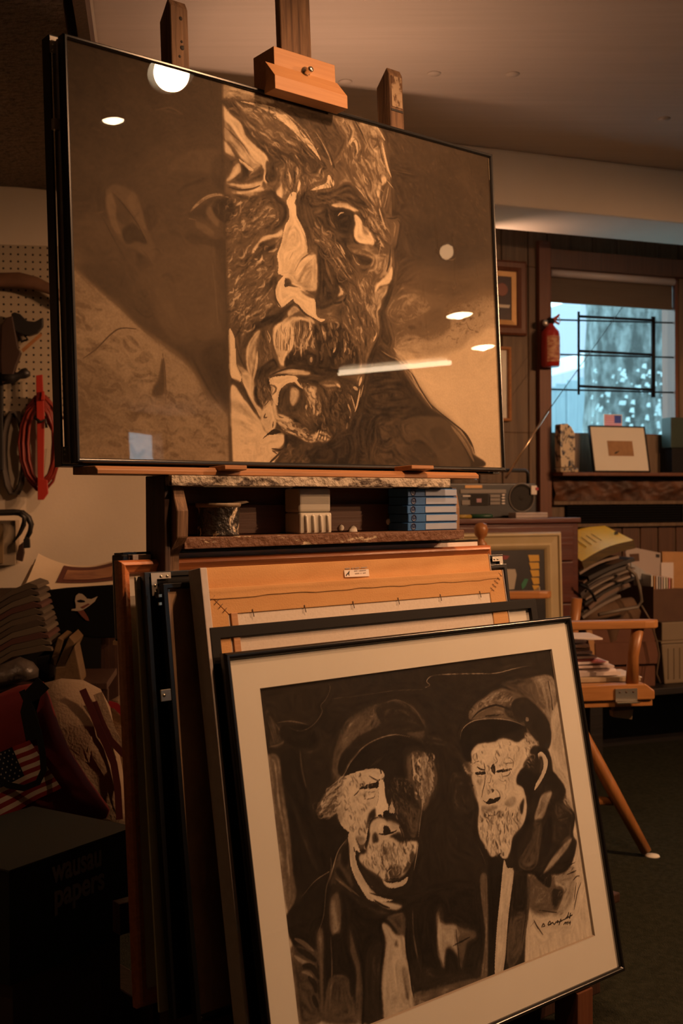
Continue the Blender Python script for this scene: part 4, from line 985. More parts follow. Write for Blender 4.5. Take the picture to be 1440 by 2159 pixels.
OPS_B = """p 86 100 0 0|609,1490 2342,1503 2337,153 1178,165 758,186 437,281
p 14 97 67 0|618,1475 2303,1480 2310,1222 2141,1073 2226,872 1985,809 1796,104 1626,131 1235,201 773,279 643,284 647,872
p 20 50 56 1|631,1463 934,1465 1006,1417 1033,1343 970,1280 941,1184 865,1195 708,1228 633,1295
p 33 60 32 1|640,1380 692,1364 712,1256 651,1250 633,1295
s 50 70 54 b 8|688,1336 760,1332 844,1306
s 50 60 75 b 8|687,1331 713,1265 639,1252
s 45 60 43 b 8|649,1360 670,1262
s 40 60 43 b 8|667,1358 690,1269
p 6 80 44 1|709,1314 832,1308 873,1243 818,1221 713,1265
p 12 60 113 1|902,1428 942,1354 1019,1334 983,1278 926,1256 885,1321
s 50 90 34 b 11|953,1458 962,1432 936,1395 906,1373 909,1348 871,1313 824,1294 780,1294 739,1315
s 40 80 30 b 9|955,1392 1055,1389 1165,1389 1307,1386 1438,1376 1477,1381
s 30 70 22 b 8|880,1326 846,1276 821,1236 823,1211 869,1219
p 52 90 73 1|625,1216 681,1208 685,1078 694,935 685,797 692,726 642,668 627,809 624,1070
s 66 60 105 b 42|661,1196 661,1035 670,893 667,778
p 7 85 75 1|693,1211 779,1208 798,1012 864,952 956,877 847,763 715,716 691,796 695,982
s 28 55 235 b 64|709,1075 741,964 773,850 799,778
s 45 70 109 b 43|782,1227 782,1149 790,1080
p 42 90 235 1|930,1077 924,1137 959,1211 1010,1285 1085,1326 1184,1340 1293,1348 1387,1300 1431,1230 1419,1168 1305,1215 1166,1234 1066,1217 992,1177 955,1108
h 60 20 50 160 233 41 36|939,1135 1010,1285 1183,1335 1322,1308 1096,1233 962,1151
p 50 60 287 1|935,1145 975,1229 1038,1291 1109,1308 1145,1278 1070,1236 994,1186 959,1132
p 20 80 122 1|1182,1325 1292,1343 1385,1290 1425,1226 1307,1225 1211,1254
p 20 90 59 1|955,1128 979,1179 1055,1228 1141,1252 1257,1269 1382,1237 1422,1210 1305,1215 1190,1215 1087,1178 1014,1144 964,1086
s 62 95 53 b 9|965,1091 1014,1144 1089,1188 1168,1210 1261,1215 1345,1194
s 50 60 37 b 9|1228,1345 1307,1347 1387,1300 1427,1236
p 7 95 36 1|977,1104 1036,1155 1117,1194 1217,1209 1337,1192 1415,1147 1400,1065 1312,1099 1187,1118 1115,1103 1061,1106 1005,1095
p 50 70 34 1|923,1132 939,1095 930,1077 961,1087 956,1117
p 88 97 20 1|979,1093 1060,1104 1117,1104 1159,1094 1176,1079 1152,1055 1143,1031 1164,985 1176,941 1147,917 1084,915 1058,871 1043,839 1014,831 984,878 959,893 932,922 921,965 923,1005 951,1062
p 60 70 47 1|920,1013 946,1008 953,966 933,928 919,951
p 66 85 39 1|827,995 876,1047 930,1073 972,1083 958,1054 925,1018 913,973 879,958 855,976
h 85 25 55 90 271 19 32|827,995 876,1051 973,1086 952,1045 912,966 866,957
s 90 70 35 b 6|837,1000 878,1033 942,1067 1002,1096
s 15 60 35 b 6|854,1024 907,1046 965,1067
s 60 95 43 b 6|877,1057 926,1077 975,1100 1014,1139 1072,1177
p 7 80 32 1|949,1111 966,1157 1000,1190 1064,1181 1010,1143 972,1107
p 9 92 33 1|1061,1108 1120,1116 1151,1130 1245,1159 1342,1138 1314,1040 1224,1043 1177,1054 1173,1087 1155,1100 1108,1106
s 50 70 20 b 6|1109,1109 1135,1121 1162,1139
s 12 70 21 b 6|1118,1111 1144,1123 1172,1141
s 50 70 21 b 6|1127,1112 1153,1126 1183,1144
s 12 70 21 b 6|1135,1114 1162,1128 1193,1147
s 50 70 21 b 6|1144,1115 1171,1130 1203,1150
s 12 70 21 b 6|1153,1117 1181,1132 1214,1153
p 93 90 16 1|1168,1088 1180,1072 1171,1051 1153,1056 1155,1072
s 8 90 58 b 6|1162,1096 1165,1074
p 17 92 41 1|1176,1051 1299,1042 1327,972 1292,920 1272,867 1235,887 1202,893 1176,912 1218,926 1200,965 1173,977 1175,1019
p 34 70 58 1|1209,963 1297,948 1322,893 1302,839 1243,872 1222,925
s 50 70 29 b 6|1225,1047 1263,1040 1302,1031 1320,1020
s 6 80 59 b 6|1211,1027 1249,1017 1280,1023
s 55 60 33 b 6|1225,1023 1260,1019
s 50 70 29 b 6|1257,1005 1278,1013 1291,1025
p 6 85 33 1|1180,1057 1214,1041 1198,1011 1180,1018
h 50 12 45 90 192 21 -46|1198,1008 1324,987 1292,920 1207,949
p 50 85 300 1|1316,1134 1393,1134 1459,1091 1461,994 1396,931 1360,901 1341,941 1322,1002 1304,1041
h 95 15 70 260 215 39 -81|1331,1132 1461,1106 1438,983 1361,908 1332,971
s 85 70 60 b 6|1345,1123 1339,1080 1344,1035
s 85 70 42 b 6|1372,965 1356,909 1337,862 1315,801
p 45 70 50 1|1292,920 1350,903 1335,855 1295,805 1265,832 1268,874
p 6 97 16 1|1044,1037 1059,1043 1098,1047 1127,1046 1145,1052 1142,1028 1104,1029 1067,1033
s 8 90 41 b 6|1099,1079 1125,1062 1147,1050
s 8 90 57 b 6|1145,1052 1139,1032 1124,1031
s 8 90 36 b 6|1049,1039 1032,1025 1012,1016
s 60 90 41 b 6|1106,1041 1116,1041
s 25 85 28 b 6|1120,1007 1113,994 1088,991 1060,996
s 35 60 24 b 6|1074,1021 1102,1015 1121,1014
s 10 90 29 b 6|1143,1056 1167,1054 1175,1062
p 95 95 16 1|1149,1050 1171,1048 1173,1019 1175,976 1180,947 1169,928 1149,924 1142,911 1119,922 1107,932 1116,958 1130,984
s 45 70 24 b 6|1141,1021 1132,983 1117,958
s 10 85 37 b 6|1173,1019 1174,983 1181,954
p 85 93 16 1|1190,952 1205,964 1213,930 1206,917 1182,918 1180,936
p 6 90 16 1|1119,922 1134,925 1144,913 1132,911
p 6 93 16 1|1149,928 1165,935 1182,922 1201,915 1180,908 1151,910
p 12 85 24 1|1110,952 1111,931 1104,915 1084,915 1061,888 1050,879 1059,905 1079,937
p 88 95 24 1|1083,904 1118,915 1150,906 1163,893 1212,867 1233,845 1240,801 1264,797 1307,785 1283,736 1234,689 1186,671 1110,680 1066,700 1026,739 997,786 1038,812 1064,849 1069,882
p 75 80 33 1|1168,896 1222,868 1208,846 1169,850 1158,870
p 10 90 20 1|1138,863 1145,879 1164,872 1175,852 1168,843 1140,848
s 6 95 57 b 6|1112,855 1140,847 1179,846 1209,850
p 16 80 40 1|1078,850 1095,864 1106,848 1107,827 1078,825
p 8 85 33 1|1166,833 1217,841 1242,815 1238,794 1211,807 1185,826
s 10 80 66 b 12|1221,865 1231,838 1236,809
h 97 50 55 160 241 20 -81|1049,821 1266,782 1197,676 1094,698 1020,761
p 40 60 57 1|1121,796 1179,792 1170,744 1138,758
p 22 70 32 1|1137,720 1166,724 1207,705 1187,675 1120,682
s 7 90 37 b 6|1181,697 1192,702 1199,689 1183,682
s 8 90 36 b 6|1111,684 1148,676 1186,671
p 6 80 32 1|1013,828 1041,826 1036,799 1017,798
p 55 70 39 1|991,863 1045,852 1029,814 1002,819
p 10 70 33 1|1272,759 1283,736 1251,700 1209,687 1240,723
s 75 90 37 b 6|1311,780 1292,734 1268,682
h 95 35 60 120 199 32 -78|964,1088 1116,1096 1101,1010 1049,872 985,884 934,962
h 55 10 60 150 209 33 -74|1181,1050 1314,1040 1334,956 1302,839 1234,880 1183,925
h 97 30 65 170 242 32 -85|1041,826 1292,788 1234,689 1102,689 1008,770
h 90 25 60 90 310 31 32|823,995 895,1054 978,1089 954,1027 911,959 849,964
p 85 95 16 1|961,879 985,881 998,848 1009,804 988,815 985,772 1004,720 1033,673 1081,625 1143,597 1033,620 991,672 961,739 954,795
p 85 95 16 1|1101,682 1136,664 1194,659 1235,668 1216,644 1180,638 1133,645 1107,664
p 20 88 32 1|1000,752 1026,743 1094,694 1107,664 1140,632 1102,634 1048,653 1016,707
s 6 90 47 b 6|981,830 982,810
s 6 80 78 b 6|989,798 994,770
s 6 90 55 b 6|1029,650 1082,628 1146,610
s 50 60 39 b 6|1038,672 1051,666
p 40 80 38 1|954,863 923,842 890,801 861,760 836,692 847,677 917,695 952,687 948,772
p 7 85 23 1|922,835 956,849 951,789 930,773 916,796
p 7 85 23 1|883,759 897,766 929,712 950,674 916,715
s 66 90 61 b 11|950,864 903,829 866,769 836,719 811,671
s 62 90 45 e 6|848,766 779,747 708,704
s 60 70 54 b 11|875,737 906,707 949,668
p 9 93 29 1|631,656 743,718 845,760 853,703 979,623 1125,555 1240,565 1405,537 1345,234 1183,190 998,183 920,206 739,273 737,396 636,585
p 12 80 39 1|843,713 888,708 929,673 899,564 825,531 803,604
p 62 90 145 1|849,678 884,683 882,602 867,546 828,547 830,631
s 55 70 58 b 19|866,820 858,766 826,709 800,621 763,563
p 60 85 103 1|758,564 787,574 776,468 750,310 731,291 748,434
s 60 60 85 b 28|821,541 807,419 777,303
p 40 85 64 1|635,545 744,510 743,435 729,316 726,262 631,289 630,404
s 60 75 167 b 37|656,573 695,547 738,507
s 10 75 186 b 37|661,538 709,502 743,472
s 60 75 166 b 37|647,517 685,483 731,463
s 10 75 204 b 37|678,473 719,458 744,410
s 60 75 139 b 37|670,454 700,442 718,417
s 10 75 185 b 37|698,431 721,400 726,366
s 15 75 185 b 37|709,362 724,317
s 25 75 137 b 37|655,357 689,303
s 45 75 184 b 37|653,418 708,387
p 45 80 85 1|793,402 880,379 890,271 876,219 737,259 759,328
p 12 70 48 1|833,542 891,515 899,458 861,405 820,432
p 56 75 107 1|909,553 927,489 941,401 939,321 914,208 881,217 909,350 904,453
p 6 80 29 1|898,454 918,398 898,319 881,316 885,377
s 6 90 107 n 15|945,493 953,398 942,299 920,208
p 24 80 79 1|987,458 1058,457 1039,315 1021,177 936,201 951,318
s 5 90 90 b 15|1078,531 1056,510 1073,471 1048,399 1019,286 1018,261
s 5 90 71 b 8|1053,528 1084,534 1094,523
p 80 95 40 1|1070,524 1100,517 1135,473 1175,455 1175,384 1179,304 1181,181 1106,177 1027,175 1025,234 1037,337 1076,453
p 50 70 41 1|1098,544 1185,541 1182,458 1147,471 1117,513
p 30 70 31 1|1121,433 1134,452 1138,424
p 42 50 61 1|1143,349 1170,324 1166,238 1141,236
s 4 95 113 e 15|1192,477 1179,410 1182,321 1181,251 1191,183
s 45 70 94 b 26|1235,539 1224,443 1234,330 1256,275
p 20 60 94 1|1202,360 1366,336 1335,178 1195,186 1192,274
p 55 80 62 1|1192,239 1343,221 1335,183 1196,177
p 75 85 27 1|1361,501 1398,502 1366,336 1335,349
p 85 90 26 1|1037,645 1091,607 1183,568 1150,558 1098,579 1045,622
s 6 85 61 b 8|1045,622 1088,590 1122,573
p 30 70 50 1|960,649 1045,587 1125,555 1064,560 988,604
s 60 60 69 b 15|876,736 932,690 983,644
p 7 60 44 1|1303,559 1612,538 1669,468 1670,335 1631,185 1596,190 1501,201 1243,239
p 74 93 119 1|1364,500 1383,459 1459,432 1456,387 1448,279 1458,258 1442,317 1396,356 1378,333 1359,284 1345,333 1344,414
p 60 75 165 1|1457,424 1540,390 1562,361 1503,348 1462,280 1452,333
s 7 80 49 b 8|1423,358 1479,363 1528,369
s 6 70 44 b 8|1452,416 1445,262
p 24 80 130 1|1256,311 1335,281 1443,253 1534,229 1557,270 1601,212 1580,180 1415,179 1231,180
p 60 60 96 1|1240,226 1436,219 1597,194 1496,180 1231,180
p 55 85 45 1|1629,582 1665,584 1666,488 1629,345 1589,192 1555,196 1609,350 1615,480
p 5 96 29 1|1690,636 1771,600 1725,456 1676,362 1631,185 1599,189 1635,372
p 86 97 17 1|1781,618 1797,585 1843,571 1810,505 1764,399 1720,266 1683,186 1635,187 1676,343 1734,497
s 5 90 47 n 9|1846,585 1811,495 1753,363 1718,257 1688,189
p 24 85 59 1|1847,570 1920,520 1888,380 1818,270 1733,225 1720,247 1771,397 1813,504
p 50 60 93 1|1767,379 1864,376 1810,234 1714,201
p 10 70 83 1|1832,539 1905,524 1870,403 1798,420
p 36 75 110 1|1912,522 2072,498 2039,355 1903,377
p 5 90 49 1|1960,527 2058,506 2045,451 1990,486
p 45 50 125 1|2072,498 2222,508 2169,356 2034,336
p 10 75 99 1|2066,439 2126,416 2062,355 2044,379
s 12 75 51 b 10|2114,505 2173,513 2238,520
s 12 75 51 b 10|2165,479 2233,483
s 12 75 51 b 10|2199,446 2227,458 2251,456
s 12 75 51 b 10|2253,429 2218,391 2177,324
s 12 75 51 b 10|2221,436 2187,362
s 12 75 48 b 9|1911,345 1932,301
s 12 75 49 b 9|1949,376 2067,339
s 12 75 47 b 9|1876,392 1844,322 1818,270
s 12 75 48 b 9|1921,323 1956,271
h 70 30 35 80 247 31 24|1937,527 2222,508 2128,325 1892,330
s 5 95 42 n 6|1956,305 1966,315 1973,311
s 5 95 42 n 6|1964,304 1975,305
s 5 95 43 n 6|1995,306 2009,315 2015,306 1999,302
s 5 95 43 n 6|2012,302 2027,306 2037,297 2050,303 2061,298 2059,306 2073,298 2083,305
s 5 95 43 n 6|2067,289 2083,307
s 5 95 43 n 6|2082,299 2098,301 2110,301
s 5 95 44 n 6|2110,301 2129,309 2140,322
s 5 95 44 n 6|2123,302 2136,305 2142,299 2151,317
s 5 95 44 n 6|2144,306 2161,307
s 5 95 37 n 6|2097,282 2107,288
s 5 95 37 n 6|2111,279 2115,287 2107,285
s 5 95 37 n 6|2121,277 2127,286 2118,284
s 5 95 37 n 6|2135,284 2132,280 2142,279
s 5 95 37 n 6|2143,284 2137,271
p 62 93 71 1|2040,1338 2286,1324 2292,935 2271,741 2177,892 2204,1113 2127,1225 2054,1287
p 36 80 79 1|1921,1350 2123,1346 2130,1237 2017,1291 1963,1322
p 50 60 41 1|2129,1345 2172,1336 2189,1214 2130,1237
s 12 80 46 n 8|2234,1326 2238,1258 2236,1196
p 82 70 41 1|2209,1137 2296,1226 2299,992 2284,739 2222,864 2173,929
p 50 95 39 1|1701,1218 1695,1246 1729,1273 1816,1302 1867,1320 1939,1324 2018,1295 2090,1255 2169,1183 2201,1101 2173,1035 2115,1035 2041,1118 2029,1148 1932,1181 1819,1207
p 56 75 124 1|1702,1225 1701,1249 1778,1287 1891,1322 1939,1320 1976,1272 1889,1258 1818,1258 1743,1232
h 75 25 45 130 240 29 16|1701,1245 1891,1322 1982,1295 1970,1244 1818,1258
p 16 93 70 1|1974,1260 2051,1275 2117,1235 2180,1178 2201,1101 2173,1035 2123,1042 2073,1098 2040,1143 2027,1169 1973,1200
s 7 90 76 b 14|1707,1221 1758,1246 1818,1258 1877,1259 1955,1230
s 7 85 67 b 7|1788,1223 1845,1219 1915,1213
s 50 70 44 b 7|1834,1221 1915,1211 1984,1194 2033,1168
p 12 60 49 1|1922,1246 2003,1228 2026,1165 1936,1200
p 55 90 20 1|2049,1184 2067,1180 2061,1166 2046,1170
p 6 96 24 1|1625,1151 1636,1176 1674,1198 1728,1211 1819,1205 1911,1191 1990,1169 2040,1143 2024,1100 1962,1097 1895,1122 1816,1109 1730,1113 1680,1089 1664,1038 1632,1073
s 70 95 47 b 7|1624,1147 1636,1176 1669,1199 1728,1212 1819,1208 1911,1193 1979,1173 2035,1147
p 20 70 49 1|1848,1120 1983,1134 2032,1136 2018,1101 1972,1087
p 90 97 23 1|1673,1056 1680,1089 1730,1113 1816,1109 1871,1117 1928,1105 1972,1087 2029,1096 2053,1036 2013,997 1980,959 1937,930 1966,897 1980,848 1956,769 1914,718 1860,690 1812,630 1776,626 1759,652 1712,646 1682,694 1655,751 1660,803 1678,861 1661,917 1659,989
p 95 50 28 1|1711,1100 1914,1095 1967,1064 1919,1011 1782,1032 1699,1044
p 72 70 27 1|1621,1045 1671,1045 1666,992 1634,1001
h 85 40 50 24 182 23 -17|1621,1045 1671,1045 1666,992 1634,1001
p 80 85 39 1|2029,1120 2073,1098 2102,1061 2081,1024 2031,1023 2016,1065
h 95 30 50 60 197 30 -51|2030,1128 2103,1065 2078,1008 2006,1019
p 6 80 40 1|2076,1057 2158,1029 2157,996 2104,1012 2067,1018 2039,1030
p 8 92 48 1|1942,949 1984,974 2024,964 2062,938 2074,908 2032,863 1980,848 1965,890 1928,915
p 25 70 49 1|2030,1015 2075,996 2074,936 2028,951 1985,982
h 90 20 50 30 177 34 -43|2021,1032 2088,998 2051,948 2009,978
p 88 95 20 1|2093,1018 2119,1024 2145,998 2150,965 2130,935 2091,901 2047,872 2034,870 2052,895 2090,926 2117,962 2114,1003 2093,994
p 30 85 30 1|2096,1005 2119,998 2114,962 2085,930 2079,959
s 70 80 39 b 7|2090,926 2073,904
s 5 70 70 b 15|2154,985 2148,957 2111,906 2074,884
p 4 95 14 1|1684,999 1707,999 1743,995 1743,984 1715,986 1688,990
p 4 97 14 1|1807,983 1831,988 1872,985 1913,981 1894,976 1852,976 1823,979
s 5 95 60 b 7|1700,1021 1720,1008 1744,1001
s 6 90 37 b 7|1742,1034 1746,1010 1743,995
p 6 93 19 1|1783,1008 1802,1017 1810,997 1799,975 1785,989
s 20 80 28 b 7|1838,1075 1821,1050 1827,1025 1790,1015
s 20 70 28 b 7|1675,1036 1710,1043 1735,1027
s 25 80 29 b 7|1853,1010 1906,1006 1930,1006
s 20 60 38 b 7|1900,1034 1925,1011 1919,984
s 20 70 38 b 7|1906,978 1884,958 1842,957
s 30 70 28 b 7|1818,953 1844,937 1868,941
s 35 70 28 b 7|1692,984 1719,976
p 60 60 28 1|1689,969 1723,968 1701,944
s 8 90 32 b 7|1745,991 1733,951 1712,916 1701,891
s 20 70 28 b 7|1782,978 1764,946 1750,948
p 10 80 14 1|1763,915 1772,902 1782,908 1778,916
s 10 90 28 b 7|1792,914 1811,895 1813,876 1799,867
p 6 93 18 1|1700,887 1725,871 1751,882 1766,876 1813,876 1798,863 1757,858 1729,863
p 60 70 38 1|1837,852 1899,865 1905,837 1866,824 1835,841
p 45 60 46 1|1694,858 1733,855 1789,845 1774,832 1699,827
p 14 80 27 1|1698,823 1722,830 1729,806 1706,806
p 14 80 28 1|1776,813 1801,820 1820,801 1794,790
s 12 90 37 b 7|1720,817 1752,809 1782,812
p 35 60 37 1|1726,795 1754,790 1738,770
h 100 55 50 170 276 28 -89|1675,819 1943,791 1888,708 1779,637 1703,659 1664,765
p 12 85 38 1|1925,818 1961,847 1944,799 1929,782
s 30 60 66 b 14|1869,781 1896,745
s 30 60 55 b 14|1772,714 1775,675
s 35 50 55 b 14|1737,736 1727,715
s 50 50 47 b 7|1820,774 1833,726
s 5 95 41 b 7|1776,652 1757,645 1771,627 1803,617
h 98 45 55 130 217 38 -78|1694,1103 1927,1102 1967,1064 1918,952 1840,867 1678,914
h 100 35 65 190 276 37 -92|1672,831 1959,808 1886,700 1779,637 1703,659 1662,758
p 10 93 39 1|1980,848 2082,863 2149,933 2209,891 2242,836 2216,784 2280,724 2247,640 2260,589 2147,493 1854,554 1844,616 1849,692 1931,739 1979,793
h 40 8 40 160 299 40 -55|2099,884 2229,838 2267,726 2179,629 2076,728
p 68 93 59 1|2077,843 2147,844 2100,779 2054,740 2006,748 2044,805
p 34 90 57 1|2004,741 2052,732 2024,639 1988,564 1930,545 1870,572 1886,646 1947,704
p 12 70 47 1|1900,705 1993,743 1964,670 1867,612
p 30 70 69 1|2124,719 2224,709 2240,641 2174,606 2094,645
p 36 60 60 1|2169,800 2274,725 2150,722
p 5 70 29 1|2091,741 2124,719 2089,622 2029,579 2034,656
s 50 70 30 b 8|2207,797 2244,763 2275,729
s 8 70 35 b 8|2137,721 2201,721 2273,721
p 66 93 78 1|2237,626 2195,586 2108,543 2033,517 2015,520 2075,562 2161,604
p 14 60 49 1|2201,585 2250,575 2155,530 2088,512 2064,517
s 5 80 56 b 7|1856,591 1848,555
s 5 80 47 b 7|1870,572 1906,546 1947,541 1994,563
p 30 45 90 1|1553,1010 1656,974 1674,895 1630,846 1524,865
h 40 6 40 120 179 27 -32|1557,1028 1660,993 1655,804 1496,723
s 42 70 22 b 7|1589,914 1598,878 1591,842
s 40 60 22 b 7|1528,775 1518,726
s 45 70 27 b 7|1641,709 1659,664 1672,617
s 35 50 22 b 7|1493,709 1556,674 1615,640
s 72 90 47 b 10|1459,1380 1491,1388 1476,1406 1514,1424 1622,1420 1781,1406 1897,1396 2038,1405 2164,1405
p 28 70 64 1|1421,1178 1512,1177 1632,1073 1639,1028 1519,1133 1416,1152
s 5 60 44 b 9|1513,1144 1517,1047 1507,899
p 30 60 99 1|1939,1470 1996,1453 1964,1427
p 16 60 154 1|1519,1453 1575,1420 1541,1325 1473,1290
h 25 5 40 200 326 46 -23|1475,1463 1922,1431 1698,1240 1619,1086 1409,1116
p 66 60 86 1|1395,1118 1425,1082 1433,1007 1387,920 1356,915"""

# ------------------------------------------------------------------ big framed drawing on the easel
bd = thing('framed_drawing', 'large framed charcoal drawing of a stern man\'s face on the easel', 'drawing', D, .55, .01, 0)
wU = 1.10; hV = .75
obj('frame', G(D).ring(0, wU, 0, hV, [(0, .020), (0, .001), (.002, -.002), (.006, -.002), (.0085, .001), (.0085, .006), (.004, .006), (.004, .020)]), M['blackmetal'], bd, bev=.0006, seg=1)
sheet('drawing', D, OPS_A, .005, wU-.005, .005, hV-.005, .0014, .0045, M['charcoal'], bd, 'A')
obj('glass', G(D).add([(.006, .0015, .006), (wU-.006, .0015, .006), (wU-.006, .0015, hV-.006), (.006, .0015, hV-.006)], [(0, 1, 2, 3)]), M['glass'], bd, fixn=False)
obj('backing', G(D).box(.004, wU-.004, .006, .019, .004, hV-.004), M['greyboard'], bd)
# second frame standing back to back behind it
b2 = thing('framed_picture', 'black metal framed picture standing back to front behind the large drawing', 'picture', D, .55, .04, 0)
x0 = -.012
obj('frame', G(D).ring(x0, wU+.012, -.004, hV+.006, [(0, .030), (0, .058), (.009, .058), (.009, .044), (.004, .044), (.004, .030)]), M['blackmetal'], b2, bev=.0006, seg=1)
obj('backing', G(D).box(.0, wU, .021, .042, .006, hV-.004), M['greyboard'], b2)
def corner_plate(fr, u, n, v, du, dv, parent, s=.03, name='corner_plate'):
    t = .011; g = G(fr); n0, n1 = n-.0015, n
    pts = [(u, v), (u+du*s, v), (u+du*s, v+dv*t), (u+du*t, v+dv*t), (u+du*t, v+dv*s), (u, v+dv*s)]
    c = obj(name, g.prism(pts, n0, n1), M['steel'], parent)
    for a, b in ((.5, .17), (.82, .17), (.17, .55), (.17, .85)):
        obj('screw', G(fr).lathe((u+du*s*a, n0, v+dv*s*b), [(.0026, 0), (.0024, -.001), (.0004, -.0014)], 8, 'n'), M['brass'], c)
corner_plate(D, x0+.001, .030, hV+.003, 1, -1, b2)
corner_plate(D, x0+.001, .030, .0, 1, 1, b2)
obj('clip', G(D).box(x0+.0, x0+.012, .022, .031, .585, .605), M['steel'], b2, bev=.001)

# ------------------------------------------------------------------ easel
ez = thing('studio_easel', 'paint-spattered wooden studio easel carrying the large drawing', 'easel', E, .55, .1, 0)
def mast(px0, px1, py, n, dep, top_px=None, vtop=None, v0=-1.0):
    u0 = D.at(px0, py, n)[0]; u1 = D.at(px1, py, n)[0]
    if vtop is None: vtop = D.at(*top_px, n)[1]
    c = .012
    prof = [(n, v0), (n+dep, v0), (n+dep, vtop-.032), (n+.008, vtop+.004), (n, vtop-c)]
    return G(D).prism(prof, u0, u1, 'u')
obj('side_mast', mast(360, 397, 60, .062, .040, (378, 3)), M['masts'], ez, bev=.0015, seg=1)
obj('side_mast', mast(822, 850, 200, .062, .044, (836, 148)), M['masts'], ez, bev=.0015, seg=1)
obj('centre_mast', mast(592, 655, 60, .062, .018, None, 1.1), M['masts'], ez, bev=.0015, seg=1)
for px, py, r_ in ((381, 39, .0042), (383, 88, .003), (384, 101, .005), (379, 119, .003), (386, 98, .002)):
    a, b = D.at(px, py, .062); obj('nail_hole', G(D).lathe((a, .0618, b), [(r_, .0004), (r_*.9, -.0003), (.0002, -.0004)], 10, 'n'), M['ink'], ez)
(a, b), (c, d_) = D.at(825, 232, .061), D.at(850, 236, .061); e_ = D.at(838, 152, .061)[1]
M['crust'] = mat('cream_paint_crust', (.42, .30, .19), .8, (.12, .06, .03), scale=(70, 70, 45), lo=.48, hi=.6)
obj('paint_crust', G(D).box(a+.003, c-.002, .0605, .0622, b+.010, e_-.012), M['crust'], ez)
obj('dark_band', G(D).box(a, c, .0608, .0622, b, b+.005), M['ink'], ez)
# upper clamp
p = [D.at(577, 97, -.012), D.at(706, 137, -.012), D.at(706, 206, -.012), D.at(577, 170, -.012)]
u0, u1 = p[0][0], p[1][0]; vt = (p[0][1]+p[1][1])/2
cl = obj('upper_clamp', G(D).box(u0, u1, -.012, .058, hV+.006, vt), M['pine'], ez, bev=.0015)
(ua, va), (ub, vb) = D.at(597, 172, -.042), D.at(733, 222, -.042)
obj('clamp_ledge', G(D).prism([(-.012, hV+.052), (-.012, hV+.004), (-.006, hV+.001), (-.006, hV-.012), (-.042, hV-.012), (-.042, hV+.015)], D.at(580, 175, -.042)[0], ub, 'u'), M['pine'], cl, bev=.001)
bu, bv = D.at(645, 152, -.014)
obj('bolt', G(D).lathe((bu, -.012, bv), [(.011, 0), (.011, -.002), (.0065, -.003), (.0065, -.016), (.0055, -.020), (.001, -.021)], 16, 'n'), M['brass'], cl)
# ledge that carries the drawing
(ua, za), (ub, zb) = E.at(205, 1004, -.045), E.at(1010, 1004, -.045)
zt = 1.186; zb_ = 1.172
obj('lip_bar', G(E).prism([(-.045, zb_), (.045, zb_), (.045, zt), (-.036, zt), (-.045, zt-.006)], ua, ub, 'u'), M['oakbar'], ez, bev=.001, seg=1)
(ua, za), (ub, zb) = E.at(362, 1026, -.054), E.at(950, 1026, -.054)
zlow = (za+zb)/2
obj('front_bar', G(E).box(ua, ub, -.054, .02, zlow, zb_-.001), M['painty'], ez, bev=.002)
for px0, px1 in ((474, 521), (868, 915)):
    a, b = E.at(px0, 984, -.066)[0], E.at(px1, 984, -.066)[0]; z1 = E.at((px0+px1)/2, 981, -.066)[1]
    obj('canvas_stop', G(E).prism([(-.066, z1), (-.066, z1-.008), (-.034, z1-.012), (-.012, zt+.0005), (-.012, z1-.002)], a, b, 'u'), M['oakbar'], ez, bev=.001, seg=1)
# tray box under the ledge
ztray0, ztray1 = 1.038, 1.059
(ua, _), (ub, _) = E.at(389, 1138, -.040), E.at(979, 1130, -.040)
obj('tray_board', G(E).box(ua, ub, -.040, .035, ztray0, ztray1), M['paintytray'], ez, bev=.002)
us = E.at(362, 1040, -.034)[0]
obj('tray_side', G(E).prism([(.050, .995), (.050, zlow), (-.034, zlow), (-.052, zlow-.045), (-.050, ztray1+.001), (-.020, ztray0-.01), (-.020, .995)], us, us+.024, 'u'), M['masts'], ez, bev=.0015, seg=1)
obj('outer_side', G(E).box(us-.014, us-.002, -.032, .034, .995, zb_-.001), M['dkeasel'], ez, bev=.002)
obj('tray_side', G(E).prism([(.050, ztray1), (.050, zlow), (-.020, zlow), (-.030, zlow-.045), (-.030, ztray1)], ub-.018, ub-.004, 'u'), M['masts'], ez, bev=.001, seg=1)
obj('back_panel', G(E).box(us+.024, ub-.002, .036, .05, ztray0-.04, zlow), M['rednut'], ez)
obj('back_rail', G(E).box(us+.024, ub-.02, .028, .0355, ztray1+.002, ztray1+.058), M['rednut'], ez, bev=.002)
for u in (.25, .78):
    obj('upright', G(E).box(u-.03, u+.03, .13, .165, .08, 1.0), M['dkeasel'], ez, bev=.002)
obj('cross_rail', G(E).box(.15, .90, .132, .160, .3, .36), M['dkeasel'], ez, bev=.002)
for u in (.32, .83): obj('foot', G(E).box(u-.035, u+.035, .01, .6, .0, .08), M['dkeasel'], ez, bev=.004)
for px, pz, w_, h_ in ((720, 1113, .012, .014), (820, 1100, .012, .02), (745, 1120, .02, .006)):
    a, z = E.at(px, pz, .026); obj('paint_blob', G(E).lathe((a, .0275, z), [(.001, -.004), (w_*.5, -.003), (w_*.62, 0)], 9, 'n'), M['mat'], ez)

